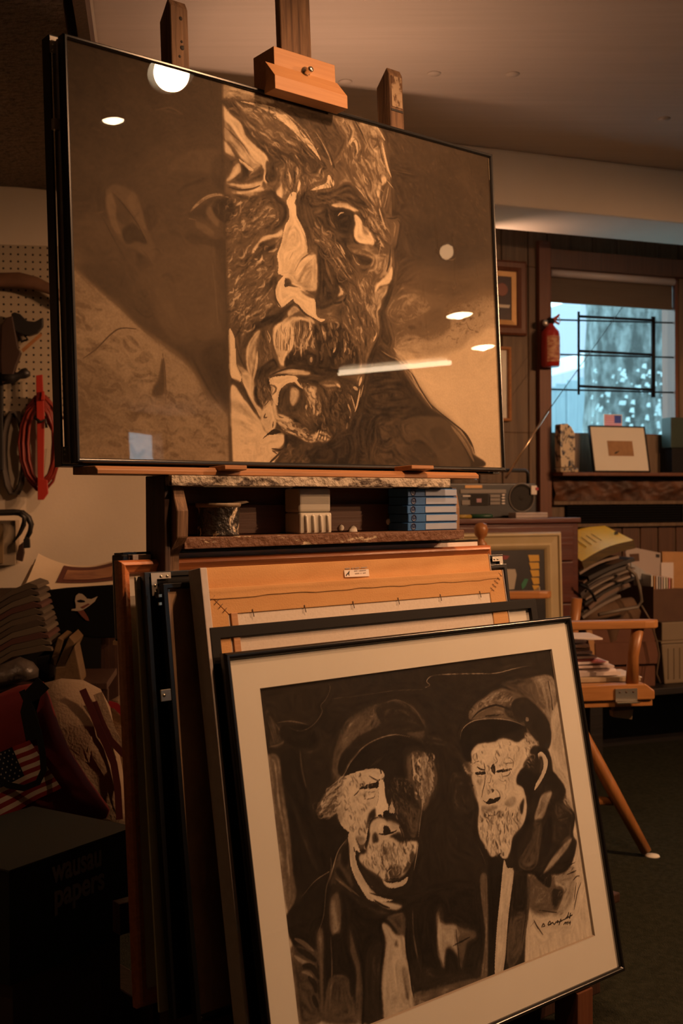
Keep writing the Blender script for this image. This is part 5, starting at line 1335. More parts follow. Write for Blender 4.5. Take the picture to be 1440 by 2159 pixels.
# things standing on the tray
M['can'] = mat('paint_crusted_can', (.035, .030, .028), .35, (.70, .56, .40), scale=(34, 34, 26), lo=.55, hi=.63, bump=.9, bscale=60, dist=1.2)
M['rust'] = mat('grimy_can_rim', (.17, .12, .075), .6, (.34, .26, .17), scale=(60, 60, 60))
cu_, cz = E.at(461, 1130, -.002); rc = (E.at(502, 1100, -.0)[0]-E.at(420, 1100, -.0)[0])/2*.98; hc_ = .060
can = thing('paint_can', 'short open can crusted with dark and cream paint on the easel tray', 'can', E, cu_, -.001, ztray1)
obj('body', G(E).lathe((cu_, -.001, ztray1), [(rc*.9, 0), (rc*.93, .003), (rc*.9, .006), (rc*.93, hc_-.008), (rc*.97, hc_-.004)], 28), M['can'], can)
obj('rim', G(E).lathe((cu_, -.001, ztray1), [(rc*.96, hc_-.006), (rc*1.0, hc_-.002), (rc*1.0, hc_+.002), (rc*.94, hc_+.002), (rc*.9, hc_-.02)], 28), M['rust'], can)
obj('rag', G(E).prism([(cu_+.02, ztray1+hc_+.002), (cu_+.052, ztray1+hc_+.006), (cu_+.058, ztray1+hc_+.003), (cu_+.03, ztray1+hc_-.002)], -.02, -.00), M['rust'], can)
M['jar'] = mat('milky_plastic', (.58, .55, .47), .38, (.52, .49, .42), scale=(9, 9, 9))
(ua, za), (ub, zb) = E.at(630, 1126, -.02), E.at(697, 1126, -.02)
jr = thing('plastic_jar', 'milky square plastic jar with three grooves, lower half upside down on the tray', 'jar', E, (ua+ub)/2, 0, ztray1)
hj = zlow-ztray1-.003
obj('upper_half', G(E).box(ua, ub, -.022, .027, ztray1+hj*.47, ztray1+hj), M['jar'], jr, bev=.006, seg=3)
obj('lower_half', G(E).box(ua+.001, ub+.001, -.024, .0275, ztray1, ztray1+hj*.465), M['jar'], jr, bev=.005, seg=3)
for k in range(4):
    x = ua+.014+(ub-ua-.026)*k/3
    obj('rib', G(E).tube([(x, -.0235, ztray1+.004), (x, -.026, ztray1+.008), (x, -.026, ztray1+hj*.38), (x, -.0235, ztray1+hj*.41)], .0035, 7), M['jar'], jr)
M['tapeblue'] = mat('blue_cassette_box', (.030, .12, .36), .35, (.05, .17, .42), scale=(14, 14, 14))
M['tapelight'] = mat('pale_blue_label', (.46, .52, .66), .3, (.36, .44, .62), scale=(7, 20, 40))
M['tapedark'] = mat('navy_roundel', (.012, .03, .10), .4)
(ua, za), (ub, zb) = E.at(860, 1116, -.034), E.at(963, 1116, -.034); um = E.at(897, 1116, -.034)[0]
ht = (zlow-ztray1-.002)/5
for k in range(5):
    z = ztray1+.0006+k*ht; du = (.0, .0016, -.001, .001, .0)[k]
    pos = ('bottom', 'second from bottom', 'middle', 'second from top', 'top')[k]
    t = thing('cassette_box', 'blue shrink-wrapped cassette box, %s of the stack of five on the tray' % pos, 'cassette box', E, ua, -.034, z, 'blue cassette boxes on the easel tray')
    obj('case', G(E).box(ua+du, ub+du, -.034, .0275, z, z+ht-.0012), M['tapeblue'], t, bev=.001, seg=1)
    obj('label', G(E).box(um+du, ub+du-.001, -.0352, -.0339, z+.0022, z+ht-.0032), M['tapelight'], t)
    obj('roundel', G(E).lathe((ua+du+.016, -.0340, z+ht*.5), [(.0078, 0), (.0078, -.0006), (.0058, -.0006), (.0058, -.0002), (.0035, -.0007), (.0005, -.0007)], 18, 'n'), M['tapedark'], t)
    obj('wrap', G(E).add([(um+du, -.0358, z+.001), (ub+du, -.0358, z+.001), (ub+du, -.0354, z+ht-.002), (um+du, -.0360, z+ht-.002)], [(0, 1, 2, 3)]), M['plastic'], t, fixn=False)

# ------------------------------------------------------------------ stack of pictures leaning under the tray
def lean_frame(n_top, z_top, lean, z_bot):
    return Fr(E.w(0, n_top-(z_top-z_bot)*math.tan(lean), z_bot), YE, lean)
plat = thing('added_platform', 'low dark platform added under the leaning pictures to raise them', 'crate', E, .65, -.05, 0)  # unseen platform, added to hold the leaning pictures off the floor
obj('top_board', G(E).box(.15, 1.20, -.245, .005, .222, .243), M['dkeasel'], plat, bev=.003)
obj('front_board', G(E).box(.15, 1.20, -.19, -.175, .0, .221), M['dkeasel'], plat, bev=.003)
for u in (.16, 1.17): obj('end_board', G(E).box(u, u+.02, -.174, .005, .0, .221), M['dkeasel'], plat)
# P1: canvas wrapped in clear plastic
f1 = lean_frame(.016, .985, .06, .245)
(ua, v1), (ub, v1b) = f1.at(258, 1163, 0), f1.at(1010, 1137, 0); v1 = (v1+v1b)/2
t = thing('wrapped_canvas', 'grey canvas wrapped in clear plastic, rearmost picture under the tray', 'canvas', f1, (ua+ub)/2, 0, 0)
obj('stretcher', G(f1).box(ua+.012, ub-.006, .004, .030, 0, v1-.006), M['darktrim'], t)
obj('canvas_face', G(f1).box(ua+.02, ub-.008, -.002, .0035, 0.0, v1-.006), mat('white_canvas_face', (.80, .75, .72), .85, (.74, .69, .66), scale=(40, 40, 40)), t)
def wrapf(s, q): return (ua+(ub-ua)*s, -.004+.040*q, v1-.010+.009*math.sin(q*math.pi)+.0022*math.sin(s*150+q*9)*math.sin(s*47))
obj('plastic_wrap', G(f1).grid(wrapf, 90, 6), M['plastic'], t, fixn=False)
obj('black_edge', G(f1).box(ua+.002, ub-.004, .0005, .034, v1-.005, v1-.001), M['blackgloss'], t)
obj('black_edge', G(f1).box(ua-.004, ua+.012, -.003, .034, v1-.16, v1-.004), M['blackgloss'], t, bev=.004)
# P2: mahogany frame
f2 = lean_frame(-.008, .972, .07, .245)
(ua, va), (ub, vb) = f2.at(250, 1190, 0), f2.at(1034, 1143, 0); v1 = (va+vb)/2
t = thing('framed_picture', 'red-brown moulded wooden frame, tallest in the stack under the easel', 'picture', f2, (ua+ub)/2, 0, 0)
obj('frame', G(f2).ring(ua, ub, 0, v1, [(0, .016), (0, .002), (.004, -.004), (.009, -.006), (.013, -.002), (.017, .001), (.022, .003), (.025, .008), (.025, .016)]), M['orangeframe'], t, bev=.001)
obj('mat_board', G(f2).box(ua+.022, ub-.022, .010, .014, .022, v1-.022), M['mat'], t)
# P3: sage board
f3 = lean_frame(-.036, .955, .095, .245)
(ua, va) = f3.at(285, 1216, 0); ub = ua+.9
t = thing('mat_board', 'sage green mat board leaning inside the red-brown frame', 'board', f3, (ua+ub)/2, 0, 0)
obj('board', G(f3).box(ua, ub, 0, .005, 0.004, va), M['sage'], t, bev=.0008, seg=1)
obj('cream_edge', G(f3).box(ua+.001, ub, -.001, -.0001, va-.022, va-.001), M['mat'], t)
# P4: black metal frame, back outward
f4 = lean_frame(-.051, .955, .115, .245)
(ua, va), (ub, vb) = f4.at(302, 1211, 0), f4.at(1057, 1166, 0); v1 = (va+vb)/2
t = thing('framed_picture', 'black metal frame with shiny corner plates, back outward, in the stack', 'picture', f4, (ua+ub)/2, 0, 0)
obj('frame', G(f4).ring(ua, ub, 0, v1, [(0, .012), (0, -.004), (.009, -.004), (.009, .0), (.022, .0), (.022, .012)]), M['blackmetal'], t, bev=.0008)
obj('backing', G(f4).box(ua+.02, ub-.02, .004, .010, .02, v1-.02), M['blackflat'], t)
corner_plate(f4, ua+.012, -.0045, v1-.002, 1, -1, t, .040)
corner_plate(f4, ub-.004, -.0045, v1-.004, -1, -1, t, .034)
# P5: black framed portrait print
f5 = lean_frame(-.075, .95, .135, .245)
(ua, va), (ub, vb) = f5.at(342, 1230, 0), f5.at(1066, 1190, 0); v1 = (va+vb)/2
t = thing('framed_picture', 'black metal framed brown drawing half hidden behind the orange canvas', 'picture', f5, (ua+ub)/2, 0, 0)
obj('frame', G(f5).ring(ua, ub, 0, v1, [(0, .012), (0, -.003), (.008, -.003), (.010, .0), (.010, .012)]), M['blackmetal'], t, bev=.0008)
M['browndraw'] = mat('brown_drawing', (.52, .34, .20), .7, (.28, .17, .10), scale=(7, 7, 4), lo=.4, hi=.65)
obj('drawing', G(f5).box(ua+.009, ub-.009, .004, .010, .009, v1-.009), M['browndraw'], t)
obj('glass', G(f5).add([(ua+.009, .001, .009), (ub-.009, .001, .009), (ub-.009, .001, v1-.009), (ua+.009, .001, v1-.009)], [(0, 1, 2, 3)]), M['glass'], t, fixn=False)
cu_, cv = f5.at(347, 1466, -.004)
clp = obj('clip', G(f5).box(cu_-.008, cu_+.012, -.006, -.003, cv-.010, cv+.010), M['steel'], t, bev=.0008)
obj('screw', G(f5).lathe((cu_-.002, -.006, cv), [(.003, 0), (.0028, -.001), (.0005, -.0016)], 8, 'n'), M['brass'], clp)
for py in (1256, 1273):
    a, b = f5.at(337, py, -.004); obj('rivet', G(f5).box(a-.003, a+.003, -.006, -.003, b-.0025, b+.0025), M['brass'], t)
# P6a: stretched canvas seen from the back
def canvas_back(fr, ua, ub, v1, rail, lab, mats, th=.018, diag=True):
    t = thing('stretched_canvas', lab, 'canvas', fr, (ua+ub)/2, 0, 0)
    r = rail
    def bar(name, pts, m, n0, n1): return obj(name, G(fr).prism(pts, n0, n1), m, t, bev=.0012, seg=1)
    bar('stretcher_bar', [(ua, v1), (ub, v1), (ub-r, v1-r), (ua+r, v1-r)], mats[0], 0, th)
    bar('stretcher_bar', [(ua, 0), (ua, v1), (ua+r, v1-r), (ua+r, r)], mats[0], 0, th)
    bar('stretcher_bar', [(ub, 0), (ub-r, r), (ub-r, v1-r), (ub, v1)], mats[0], 0, th)
    bar('stretcher_bar', [(ua, 0), (ua+r, r), (ub-r, r), (ub, 0)], mats[0], 0, th)
    obj('canvas', G(fr).box(ua+r*.9, ub-r*.9, .002, .004, .001, v1-r*.9), mats[1], t)
    obj('tacking_edge', G(fr).box(ua-.0018, ua-.0002, -.001, th+.002, 0, v1), mats[2], t)
    obj('tacking_edge', G(fr).box(ub+.0002, ub+.0018, -.001, th+.002, 0, v1), mats[2], t)
    return t
f6 = lean_frame(-.105, .955, .172, .245)
(ua, va), (ub, vb) = f6.at(424, 1202, 0), f6.at(1029, 1164, 0); v1 = (va+vb)/2
t6 = canvas_back(f6, ua, ub, v1, .055, 'orange backed canvas with a small white label along its top bar', (M['rawcanvas'], M['canvas'], M['canvasedge']), th=.018)
def fold(s, q): return (ua+.006+(ub-ua-.012)*s, -.0012-.0016*abs(math.sin(q*3.1+s*2.2))-.0009*math.sin(s*43+q*4), v1-.001-.040*q)
obj('canvas_fold', G(f6).grid(fold, 50, 8), M['rawcanvas'], t6, fixn=False)
obj('canvas_lip', G(f6).box(ua-.017, ua-.0022, -.023, .016, 0, v1-.002), M['canvasedge'], t6, bev=.002)
lu, lv = f6.at(727, 1217, -.004); lu2, lv2 = f6.at(777, 1200, -.004)
lb = obj('address_label', G(f6).add([(lu, -.0042, lv), (lu2, -.0042, f6.at(777, 1215, -.004)[1]), (lu2, -.0042, lv2), (lu, -.0042, f6.at(727, 1202, -.004)[1]),
                                     (lu, -.0035, lv), (lu2, -.0035, f6.at(777, 1215, -.004)[1]), (lu2, -.0035, lv2), (lu, -.0035, f6.at(727, 1202, -.004)[1])],
                                    [(0, 1, 2, 3), (7, 6, 5, 4), (0, 4, 5, 1), (1, 5, 6, 2), (2, 6, 7, 3), (3, 7, 4, 0)]), M['labelpaper'], t6)
k = (lu2-lu)/50
def lp(x, y): return (lu+x*k, lv+y*k)
bird = [(2, 1.5), (3, 4), (6, 6), (9, 8.5), (11, 9.5), (10, 7), (9, 4.5), (9.5, 2), (8.5, 2), (7.5, 4.2), (5, 3.8), (3.4, 1.2)]
obj('bird_mark', G(f6).prism([lp(*q) for q in bird], -.0046, -.0042), M['ink'], lb)
for y, segs in ((12.2, ((2.5, 12), (15.5, 19.5), (22, 31), (35, 47))), (7.6, ((20, 26), (27.5, 28.5), (30.5, 44))), (3.6, ((21, 30), (32.5, 34), (37, 43)))):
    for a, b in segs:
        q = [lp(a, y), lp(b, y+.25), lp(b, y+1.9), lp(a, y+1.65)]; obj('printed_word', G(f6).prism(q, -.0045, -.0042), M['greyink'], lb)
# P6b: second canvas back with pine bars
f7 = lean_frame(-.126, .945, .178, .245)
(ua, va), (ub, vb) = f7.at(428, 1246, 0), f7.at(1058, 1198, 0); v1 = (va+vb)/2
t7 = canvas_back(f7, ua, ub, v1, .048, 'second orange canvas back with mitred bars and staples, before the labelled one', (M['rawcanvas'], M['canvas'], M['canvasedge']), th=.014)
def fold2(s, q): return (ua+.012+(ub-ua-.024)*s, -.0010-.0008*abs(math.sin(q*5+s)), v1-.001-.0175*q-.0012*q*math.sin(s*23+math.sin(s*41)))
obj('canvas_fold', G(f7).grid(fold2, 60, 5), M['rawcanvas'], t7, fixn=False)
obj('inner_bar', G(f7).box(ua+.052, ua+.066, -.002, .0018, 0, v1-.046), M['pine'], t7, bev=.001)
for k in range(5):
    s = .2+.16*k
    for uu, sg in ((ub, -1), (ua, 1)):
        c = (uu+sg*.048*s, v1-.048*s); obj('staple', G(f7).tube([(c[0]-.005, -.0012, c[1]-.004*sg), (c[0]+.005, -.0012, c[1]+.004*sg)], .0006, 4), M['staple'], t7)
for k in range(6):
    x = ua+.10+(ub-ua-.18)*k/5; obj('staple', G(f7).tube([(x, -.001, v1-.042), (x+.001, -.0014, v1-.056)], .0008, 4), M['staple'], t7)
# P7: flat black frame with cream mat
f8 = lean_frame(-.146, .85, .178, .108)
(ua, va), (ub, vb) = f8.at(441, 1324, 0), f8.at(1128, 1262, 0); v1 = (va+vb)/2
t = thing('framed_picture', 'flat wide black frame with blank cream mat behind the portrait of two men', 'picture', f8, (ua+ub)/2, 0, 0)
obj('frame', G(f8).ring(ua, ub, 0, v1, [(0, .012), (0, -.002), (.020, -.002), (.020, .012)]), M['blackflat'], t, bev=.001)
obj('mat_board', G(f8).box(ua+.015, ub-.015, .007, .011, .015, v1-.015), M['mat'], t)
obj('glass', G(f8).add([(ua+.019, .004, .019), (ub-.019, .004, .019), (ub-.019, .004, v1-.019), (ua+.019, .004, v1-.019)], [(0, 1, 2, 3)]), M['glass'], t, fixn=False)
# P8: charcoal of two bearded men
KS = .955
f9 = Fr(Vector((0, 0, HC))+KS*(E.w(0, -.24, .06)-Vector((0, 0, HC))), YE, .1875)
ua, ub, v1 = .240*KS, 1.220*KS, .805*KS
t = thing('framed_drawing', 'glossy black framed charcoal drawing of two bearded men in peaked caps, front of the stack', 'drawing', f9, (ua+ub)/2, 0, 0)
obj('frame', G(f9).ring(ua, ub, 0, v1, [(0, .011), (0, -.002), (.003, -.006), (.008, -.006), (.012, -.002), (.012, .011)]), M['blackgloss'], t, bev=.0012)
mu0, mu1, mv0, mv1 = .314*KS, 1.142*KS, .095*KS, .734*KS
obj('mat_board', G(f9).ring(ua+.010, ub-.010, .010, v1-.010, [(0, .006), (0, .003), (mu0-ua-.012, .003), (mu0-ua-.010, .006)]), M['mat'], t) if 0 else None
g = G(f9)
for (a, b, c, d_) in ((ua+.01, ub-.01, mv1, v1-.01), (ua+.01, ub-.01, .01, mv0), (ua+.01, mu0, mv0, mv1), (mu1, ub-.01, mv0, mv1)): g.box(a, b, .003, .0065, c, d_)
mb = obj('mat_board', g, M['mat'], t)
obj('mat_bevel', G(f9).ring(mu0, mu1, mv0, mv1, [(-.0004, .0028), (-.0004, .0066), (.0022, .0066)]), M['matedge'], mb)
sheet('drawing', f9, OPS_B, mu0-.004, mu1+.004, mv0-.004, mv1+.004, .0015, .0068, M['charcoal2'], t, 'B', KS)
obj('backing', G(f9).box(ua+.008, ub-.008, .0085, .0105, .008, v1-.008), M['greyboard'], t)
obj('glass', G(f9).add([(ua+.010, .0005, .010), (ub-.010, .0005, .010), (ub-.010, .0005, v1-.010), (ua+.010, .0005, v1-.010)], [(0, 1, 2, 3)]), M['glass'], t, fixn=False)
bk = thing('wood_block', 'small red-brown wood block under the corner of the front frame', 'block', E, E.at(1228, 2070, -.31)[0], -.28, 0)
obj('block', G(E).box(E.at(1213, 2070, -.31)[0], E.at(1245, 2070, -.31)[0], -.316, -.255, 0, .106), M['trimwood'], bk, bev=.002)
bk = thing('wood_block', 'dark wood block under the hidden left end of the front frame', 'block', E, .36, -.28, 0)
obj('block', G(E).box(.32, .40, -.325, -.255, 0, .106), M['dkeasel'], bk, bev=.002)
# ------------------------------------------------------------------ pictures and things on the panelled wall
def wall_picture(lab, px0, py0, px1, py1, prof, m, inner_px, art):
    (ua, za), (ub, zb) = W.at(px0, py0, WN-.03), W.at(px1, py1, WN-.03)
    t = thing('wall_picture', lab, 'picture', W, (ua+ub)/2, WN-.03, zb)
    obj('frame', G(W).ring(ua, ub, zb, za, [(a, WN-.03+b) for a, b in prof]), m, t, bev=.002)
    return t, ua, ub, zb, za
M['gold'] = mat('gold_liner', (.55, .30, .10), .45, (.62, .36, .14), scale=(20, 20, 20), metal=.2)
M['nightart'] = mat('dark_landscape_print', (.035, .022, .022), .5, (.09, .045, .04), scale=(3, 3, 12))
ua_w = .40
t, a, b, z0, z1 = wall_picture('dark wooden frame with gold liner on the panelled wall, upper one', 965, 540, 1112, 708, [(0, .029), (0, .004), (.01, -.004), (.03, -.002), (.045, .008), (.048, .02), (.048, .029)], M['trimwood'], 0, 0)
obj('gold_liner', G(W).ring(a+.047, b-.047, z0+.047, z1-.047, [(0, WN-.006), (0, WN-.016), (.022, WN-.012), (.022, WN-.006)]), M['gold'], t)
pr = obj('print', G(W).box(a+.06, b-.06, WN-.008, WN-.003, z0+.06, z1-.06), M['nightart'], t)
zz = W.at(1063, 646, WN-.009)
M['pale'] = mat('pale_paint', (.70, .60, .46), .6); M['pinkp'] = mat('pink_paint', (.30, .12, .08), .6)
obj('painted_shape', G(W).prism([(zz[0]-.06, zz[1]-.006), (zz[0]+.026, zz[1]-.006), (zz[0]+.03, zz[1]+.008), (zz[0]-.06, zz[1]+.008)], WN-.0086, WN-.008), M['pale'], pr)
obj('painted_shape', G(W).lathe((zz[0]-.01, WN-.0082, zz[1]+.075), [(.03, 0), (.028, -.0006), (.001, -.0006)], 12, 'n'), M['pinkp'], pr)
t, a, b, z0, z1 = wall_picture('narrow pale wooden framed picture on the panelled wall, lower one', 955, 725, 1080, 888, [(0, .029), (0, .004), (.008, 0), (.014, .004), (.016, .029)], M['oakbar'], 0, 0)
obj('mat_board', G(W).ring(a+.015, b-.015, z0+.015, z1-.015, [(0, WN-.006), (0, WN-.012), (.028, WN-.012), (.03, WN-.006)]), M['mat'], t)
M['seaart'] = mat('blue_seascape_print', (.10, .20, .27), .5, (.30, .34, .34), scale=(2, 2, 14), lo=.4, hi=.6)
obj('print', G(W).box(a+.04, b-.04, WN-.008, WN-.003, z0+.04, z1-.04), M['seaart'], t)
# fire extinguisher
M['red'] = mat('red_enamel', (.36, .022, .015), .3, coat=.3); M['exlabel'] = mat('worn_cream_label', (.55, .30, .16), .6, (.36, .10, .06), scale=(30, 30, 60), lo=.45, hi=.6)
eu, ez0 = W.at(1161, 774, WN-.07); _, ez1 = W.at(1161, 692, WN-.07); er = (W.at(1179, 740, WN-.07)[0]-W.at(1145, 740, WN-.07)[0])/2
fx = thing('fire_extinguisher', 'small red fire extinguisher hung on the trim left of the window', 'fire extinguisher', W, eu, WN-.07, ez0)
hh = ez1-ez0
obj('cylinder', G(W).lathe((eu, WN-.07, ez0), [(er*.86, 0), (er, .006), (er, hh*.84), (er*.92, hh*.92), (er*.6, hh), (er*.34, hh+.014), (er*.34, hh+.024)], 24), M['red'], fx)
obj('label', G(W).grid(lambda s, q: (eu+er*1.012*math.sin((s-.5)*2.1+.15), WN-.07-er*1.012*math.cos((s-.5)*2.1+.15), ez0+hh*(.12+.66*q)), 12, 2), M['exlabel'], fx, fixn=False)
obj('valve', G(W).lathe((eu, WN-.07, ez1+.02), [(.016, 0), (.018, .004), (.016, .02), (.008, .026)], 14), M['blackflat'], fx)
obj('handle', G(W).prism([(eu-.012, ez1+.040), (eu+.012, ez1+.046), (eu+.040, ez1+.066), (eu+.046, ez1+.060), (eu+.022, ez1+.032), (eu-.012, ez1+.030)], WN-.078, WN-.062), M['red'], fx, bev=.002)
obj('lever', G(W).tube([(eu+.0, WN-.07, ez1+.034), (eu+.026, WN-.07, ez1+.030), (eu+.044, WN-.07, ez1+.020)], .005, 8), M['red'], fx)
obj('gauge', G(W).lathe((eu-.024, WN-.07, ez1+.022), [(.014, .006), (.016, 0), (.014, -.006), (.001, -.007)], 14, 'n'), M['steel'], fx)
rp = [(eu+.034+.016*math.cos(a), WN-.07, ez1+.038+.016*math.sin(a)) for a in [i*2*math.pi/14 for i in range(14)]]
obj('pull_ring', G(W).tube(rp, .0022, 6, closed=True), M['steel'], fx)
obj('bracket', G(W).box(eu-.02, eu+.02, WN-.03, WN-.0285, ez0+.05, ez1), M['blackflat'], fx)
# shelf under the window with carved board and register
def wz(px, py, n=WN-.02): return W.at(px, py, n)
su0 = wz(1163, 1000)[0]; su1 = 4.3
zs = W.at(1300, 996, WN-.11)[1]
struct('trim_5', G(W).box(su0, su1, WN-.115, WN-.002, zs-.016, zs), M['trimwood'], bev=.003)
M['carved'] = mat('carved_dark_wood', (.05, .022, .012), .6, (.16, .065, .03), scale=(9, 9, 16), lo=.4, hi=.7, bump=1., bscale=26)
zc1, zc0 = zs-.020, wz(1250, 1056)[1]
cb = obj('carved_board', G(W).grid(lambda s, q: (su0+.01+(su1-su0-.03)*s, WN-.020-.018*max(0, math.sin(s*34+math.sin(q*7)*1.2)*math.sin(q*math.pi))-.008*math.sin(s*90+q*5)*math.sin(q*math.pi), zc0+(zc1-zc0)*q), 120, 14), M['carved'], None, fixn=False)
tag(cb, 'reddish brown carved relief board under the window shelf', 'carving')
zr1, zr0 = wz(1250, 1064)[1], wz(1250, 1104)[1]
struct('trim_6', G(W).box(su0, su1, WN-.04, WN-.002, zr1, zc0-.001), M['panelwood'], bev=.002)
struct('trim_7', G(W).box(su0, su1, WN-.036, WN-.002, zr0-.016, zr0), M['panelwood'], bev=.002)
gr = thing('wall_register', 'long black louvred heating register under the carved board', 'register', W, su0+.4, WN-.01, zr0)
gu0 = wz(1196, 1080)[0]
obj('back_plate', G(W).box(gu0, su1, WN-.012, WN-.002, zr0+.001, zr1-.001), M['blackflat'], gr)
for k in range(7):
    z = zr0+.004+(zr1-zr0-.008)*(k+.5)/7
    obj('louvre', G(W).prism([(WN-.028, z-.004), (WN-.0265, z-.005), (WN-.014, z+.004), (WN-.0155, z+.005)], gu0, gu0+.62, 'u'), M['blackmetal'], gr)
obj('grille_post', G(W).box(gu0+.625, gu0+.64, WN-.03, WN-.013, zr0+.001, zr1-.001), M['blackmetal'], gr)
u = gu0; k = 0
while u < 4.1:
    obj('lower_panel', G(W).box(u+.004, u+.096, WN-.010, WN-.0012, .02, zr0-.018), M['darktrim'], wp, bev=.003, seg=1); u += .10; k += 1
# things on that shelf
M['delft'] = mat('blue_white_china', (.62, .52, .36), .3, (.02, .025, .05), scale=(30, 30, 22), lo=.5, hi=.58, dist=.8)
(ua, za), (ub, zb) = W.at(1174, 992, WN-.07), W.at(1206, 894, WN-.07)
vs = thing('china_figure', 'tall blue and cream china ornament on the window shelf', 'ornament', W, (ua+ub)/2, WN-.07, zs)
w_ = ub-ua; h_ = zb-zs
obj('body', G(W).prism([(ua+.004, zs+.022), (ub-.004, zs+.022), (ub-.001, zs+h_*.6), (ub-.002, zs+h_*.80), (ub-w_*.25, zs+h_*.93), (ub-w_*.5, zs+h_), (ua+.002, zs+h_*.99), (ua, zs+h_*.5)], WN-.10, WN-.05), M['delft'], vs, bev=.006, seg=3)
obj('base', G(W).box(ua-.002, ub+.010, WN-.108, WN-.04, zs+.0005, zs+.020), M['delft'], vs, bev=.004)
for k in range(4): obj('bead', G(W).lathe((ua+.006+k*(w_)/3.2, WN-.108, zs+.012), [(.001, .006), (.006, 0), (.001, -.006)], 10, 'n'), M['pale'], vs)
pf = Fr(W.w(0, WN-.105, zs), W.yaw, .20)
(ua, va), (ub, vb) = pf.at(1254, 990, 0), pf.at(1358, 902, 0)
t = thing('small_framed_print', 'small framed sketch with wide cream mat leaning on the window shelf', 'picture', pf, (ua+ub)/2, 0, .001)
obj('frame', G(pf).ring(ua-.004, ub+.004, .002, vb+.006, [(0, .012), (0, -.002), (.006, -.002), (.006, .012)]), M['blackflat'], t)
obj('mat_board', G(pf).box(ua, ub, .002, .008, .004, vb+.002), M['mat'], t)
(ia, iv), (ib, jv) = pf.at(1284, 961, 0), pf.at(1333, 930, 0)
sk = obj('sketch', G(pf).box(ia, ib, .0006, .0019, iv, jv), mat('tan_sketch', (.36, .20, .09), .7, (.28, .15, .07), scale=(30, 30, 30)), t)
obj('ink_mark', G(pf).prism([(ia+.030, iv+.008), (ia+.045, iv+.012), (ia+.062, iv+.026), (ia+.050, iv+.022), (ia+.036, iv+.018)], .0001, .0006), M['ink'], sk)
M['green'] = mat('dark_green_card', (.014, .030, .020), .6, (.020, .042, .028), scale=(12, 12, 12))
(ua, za), (ub, zb) = W.at(1409, 944, WN-.08), W.at(1475, 882, WN-.08)
gb = thing('green_box', 'dark green box standing at the right end of the window shelf', 'box', W, ua+.05, WN-.08, zs)
obj('carton', G(W).box(ua, ub, WN-.10, WN-.03, za, zb), M['green'], gb, bev=.002)
obj('lower_carton', G(W).box(ua+.01, ub, WN-.095, WN-.03, zs+.001, za-.001), M['blackflat'], gb, bev=.002)

# ------------------------------------------------------------------ red chest of drawers and what stands on it
CN = 4.0
cu0, cu1 = W.at(935, 1150, CN)[0], W.at(1219, 1150, CN)[0]; ctop = W.at(1150, 1092, CN-.012)[1]
M['chest'] = wood('red_mahogany', (.075, .020, .012), (.12, .034, .018), 'u', rough=.35, fine=50)
ch = thing('chest_of_drawers', 'red mahogany chest of drawers against the panelled wall', 'chest', W, (cu0+cu1)/2, CN, 0)
obj('carcass', G(W).box(cu0, cu1, CN, WN-.05, .04, ctop-.022), M['chest'], ch, bev=.003)
obj('top_slab', G(W).box(cu0-.01, cu1+.006, CN-.014, WN-.05, ctop-.021, ctop), M['chest'], ch, bev=.004)
z = ctop-.035; k = 0
for hgt in (.145, .17, .19, .20, .20):
    d_ = obj('drawer', G(W).box(cu0+.03, cu1-.03, CN-.012, CN-.001, z-hgt+.006, z), M['chest'], ch, bev=.003)
    for u in (cu0+.16, cu1-.42): obj('knob', G(W).lathe((u, CN-.012, z-hgt*.5), [(.008, 0), (.007, -.008), (.014, -.014), (.012, -.02), (.001, -.022)], 12, 'n'), M['darktrim'], d_)
    z -= hgt
for u in (cu0+.02, cu1-.07):
    for n in (CN+.03, WN-.12): obj('leg', G(W).box(u, u+.05, n, n+.05, 0, .041), M['chest'], ch)
# radio cassette player
RN = 4.10
(ua, za), (ub, zb) = W.at(962, 1088, RN), W.at(1131, 1019, RN)
rz0 = ctop+.001; rz1 = zb; M['radio'] = mat('black_plastic', (.016, .015, .014), .4); M['radiogrey'] = mat('grey_plastic', (.22, .19, .16), .45); M['radiodark'] = mat('speaker_cloth', (.03, .026, .022), .8, (.015, .013, .012), scale=(200, 200, 200))
rd = thing('radio_cassette', 'black portable radio cassette player with raised aerial on the red chest', 'radio', W, (ua+ub)/2, RN, ctop)
RU = lambda px: W.at(px, 1050, RN)[0]
RZ = lambda py: W.at(1050, py, RN)[1]
obj('body', G(W).box(ua-.10, ub, RN, RN+.10, rz0, rz1), M['radio'], rd, bev=.006, seg=3)
sp_u, sp_z = W.at(1099, 1049, RN); sr = (RU(1125)-RU(1073))/2
sp = obj('speaker', G(W).lathe((sp_u, RN-.001, sp_z), [(sr, 0), (sr, -.004), (sr*.93, -.005), (sr*.90, -.001), (sr*.3, .004), (sr*.2, -.002), (.001, -.003)], 28, 'n'), M['radiodark'], rd)
obj('speaker_ring', G(W).tube([(sp_u+sr*math.cos(a), RN-.004, sp_z+sr*math.sin(a)) for a in [i*2*math.pi/30 for i in range(30)]], .0022, 6, closed=True), M['radiogrey'], sp)
obj('tuner_band', G(W).box(RU(970), RU(1066), RN-.004, RN+.001, RZ(1040), RZ(1032)), M['radiogrey'], rd, bev=.0008)
obj('nameplate', G(W).box(RU(980), RU(1016), RN-.003, RN+.001, RZ(1029), RZ(1023)), M['gold'], rd)
for k in range(3): obj('tape_key', G(W).box(RU(1032), RU(1053), RN-.006, RN+.001, RZ(1064-7.6*k), RZ(1058-7.6*k)), M['radiogrey'], rd, bev=.0008)
for k in range(4): obj('button', G(W).box(RU(1057), RU(1063), RN-.005, RN+.001, RZ(1063-6*k), RZ(1060-6*k)), M['labelpaper'], rd)
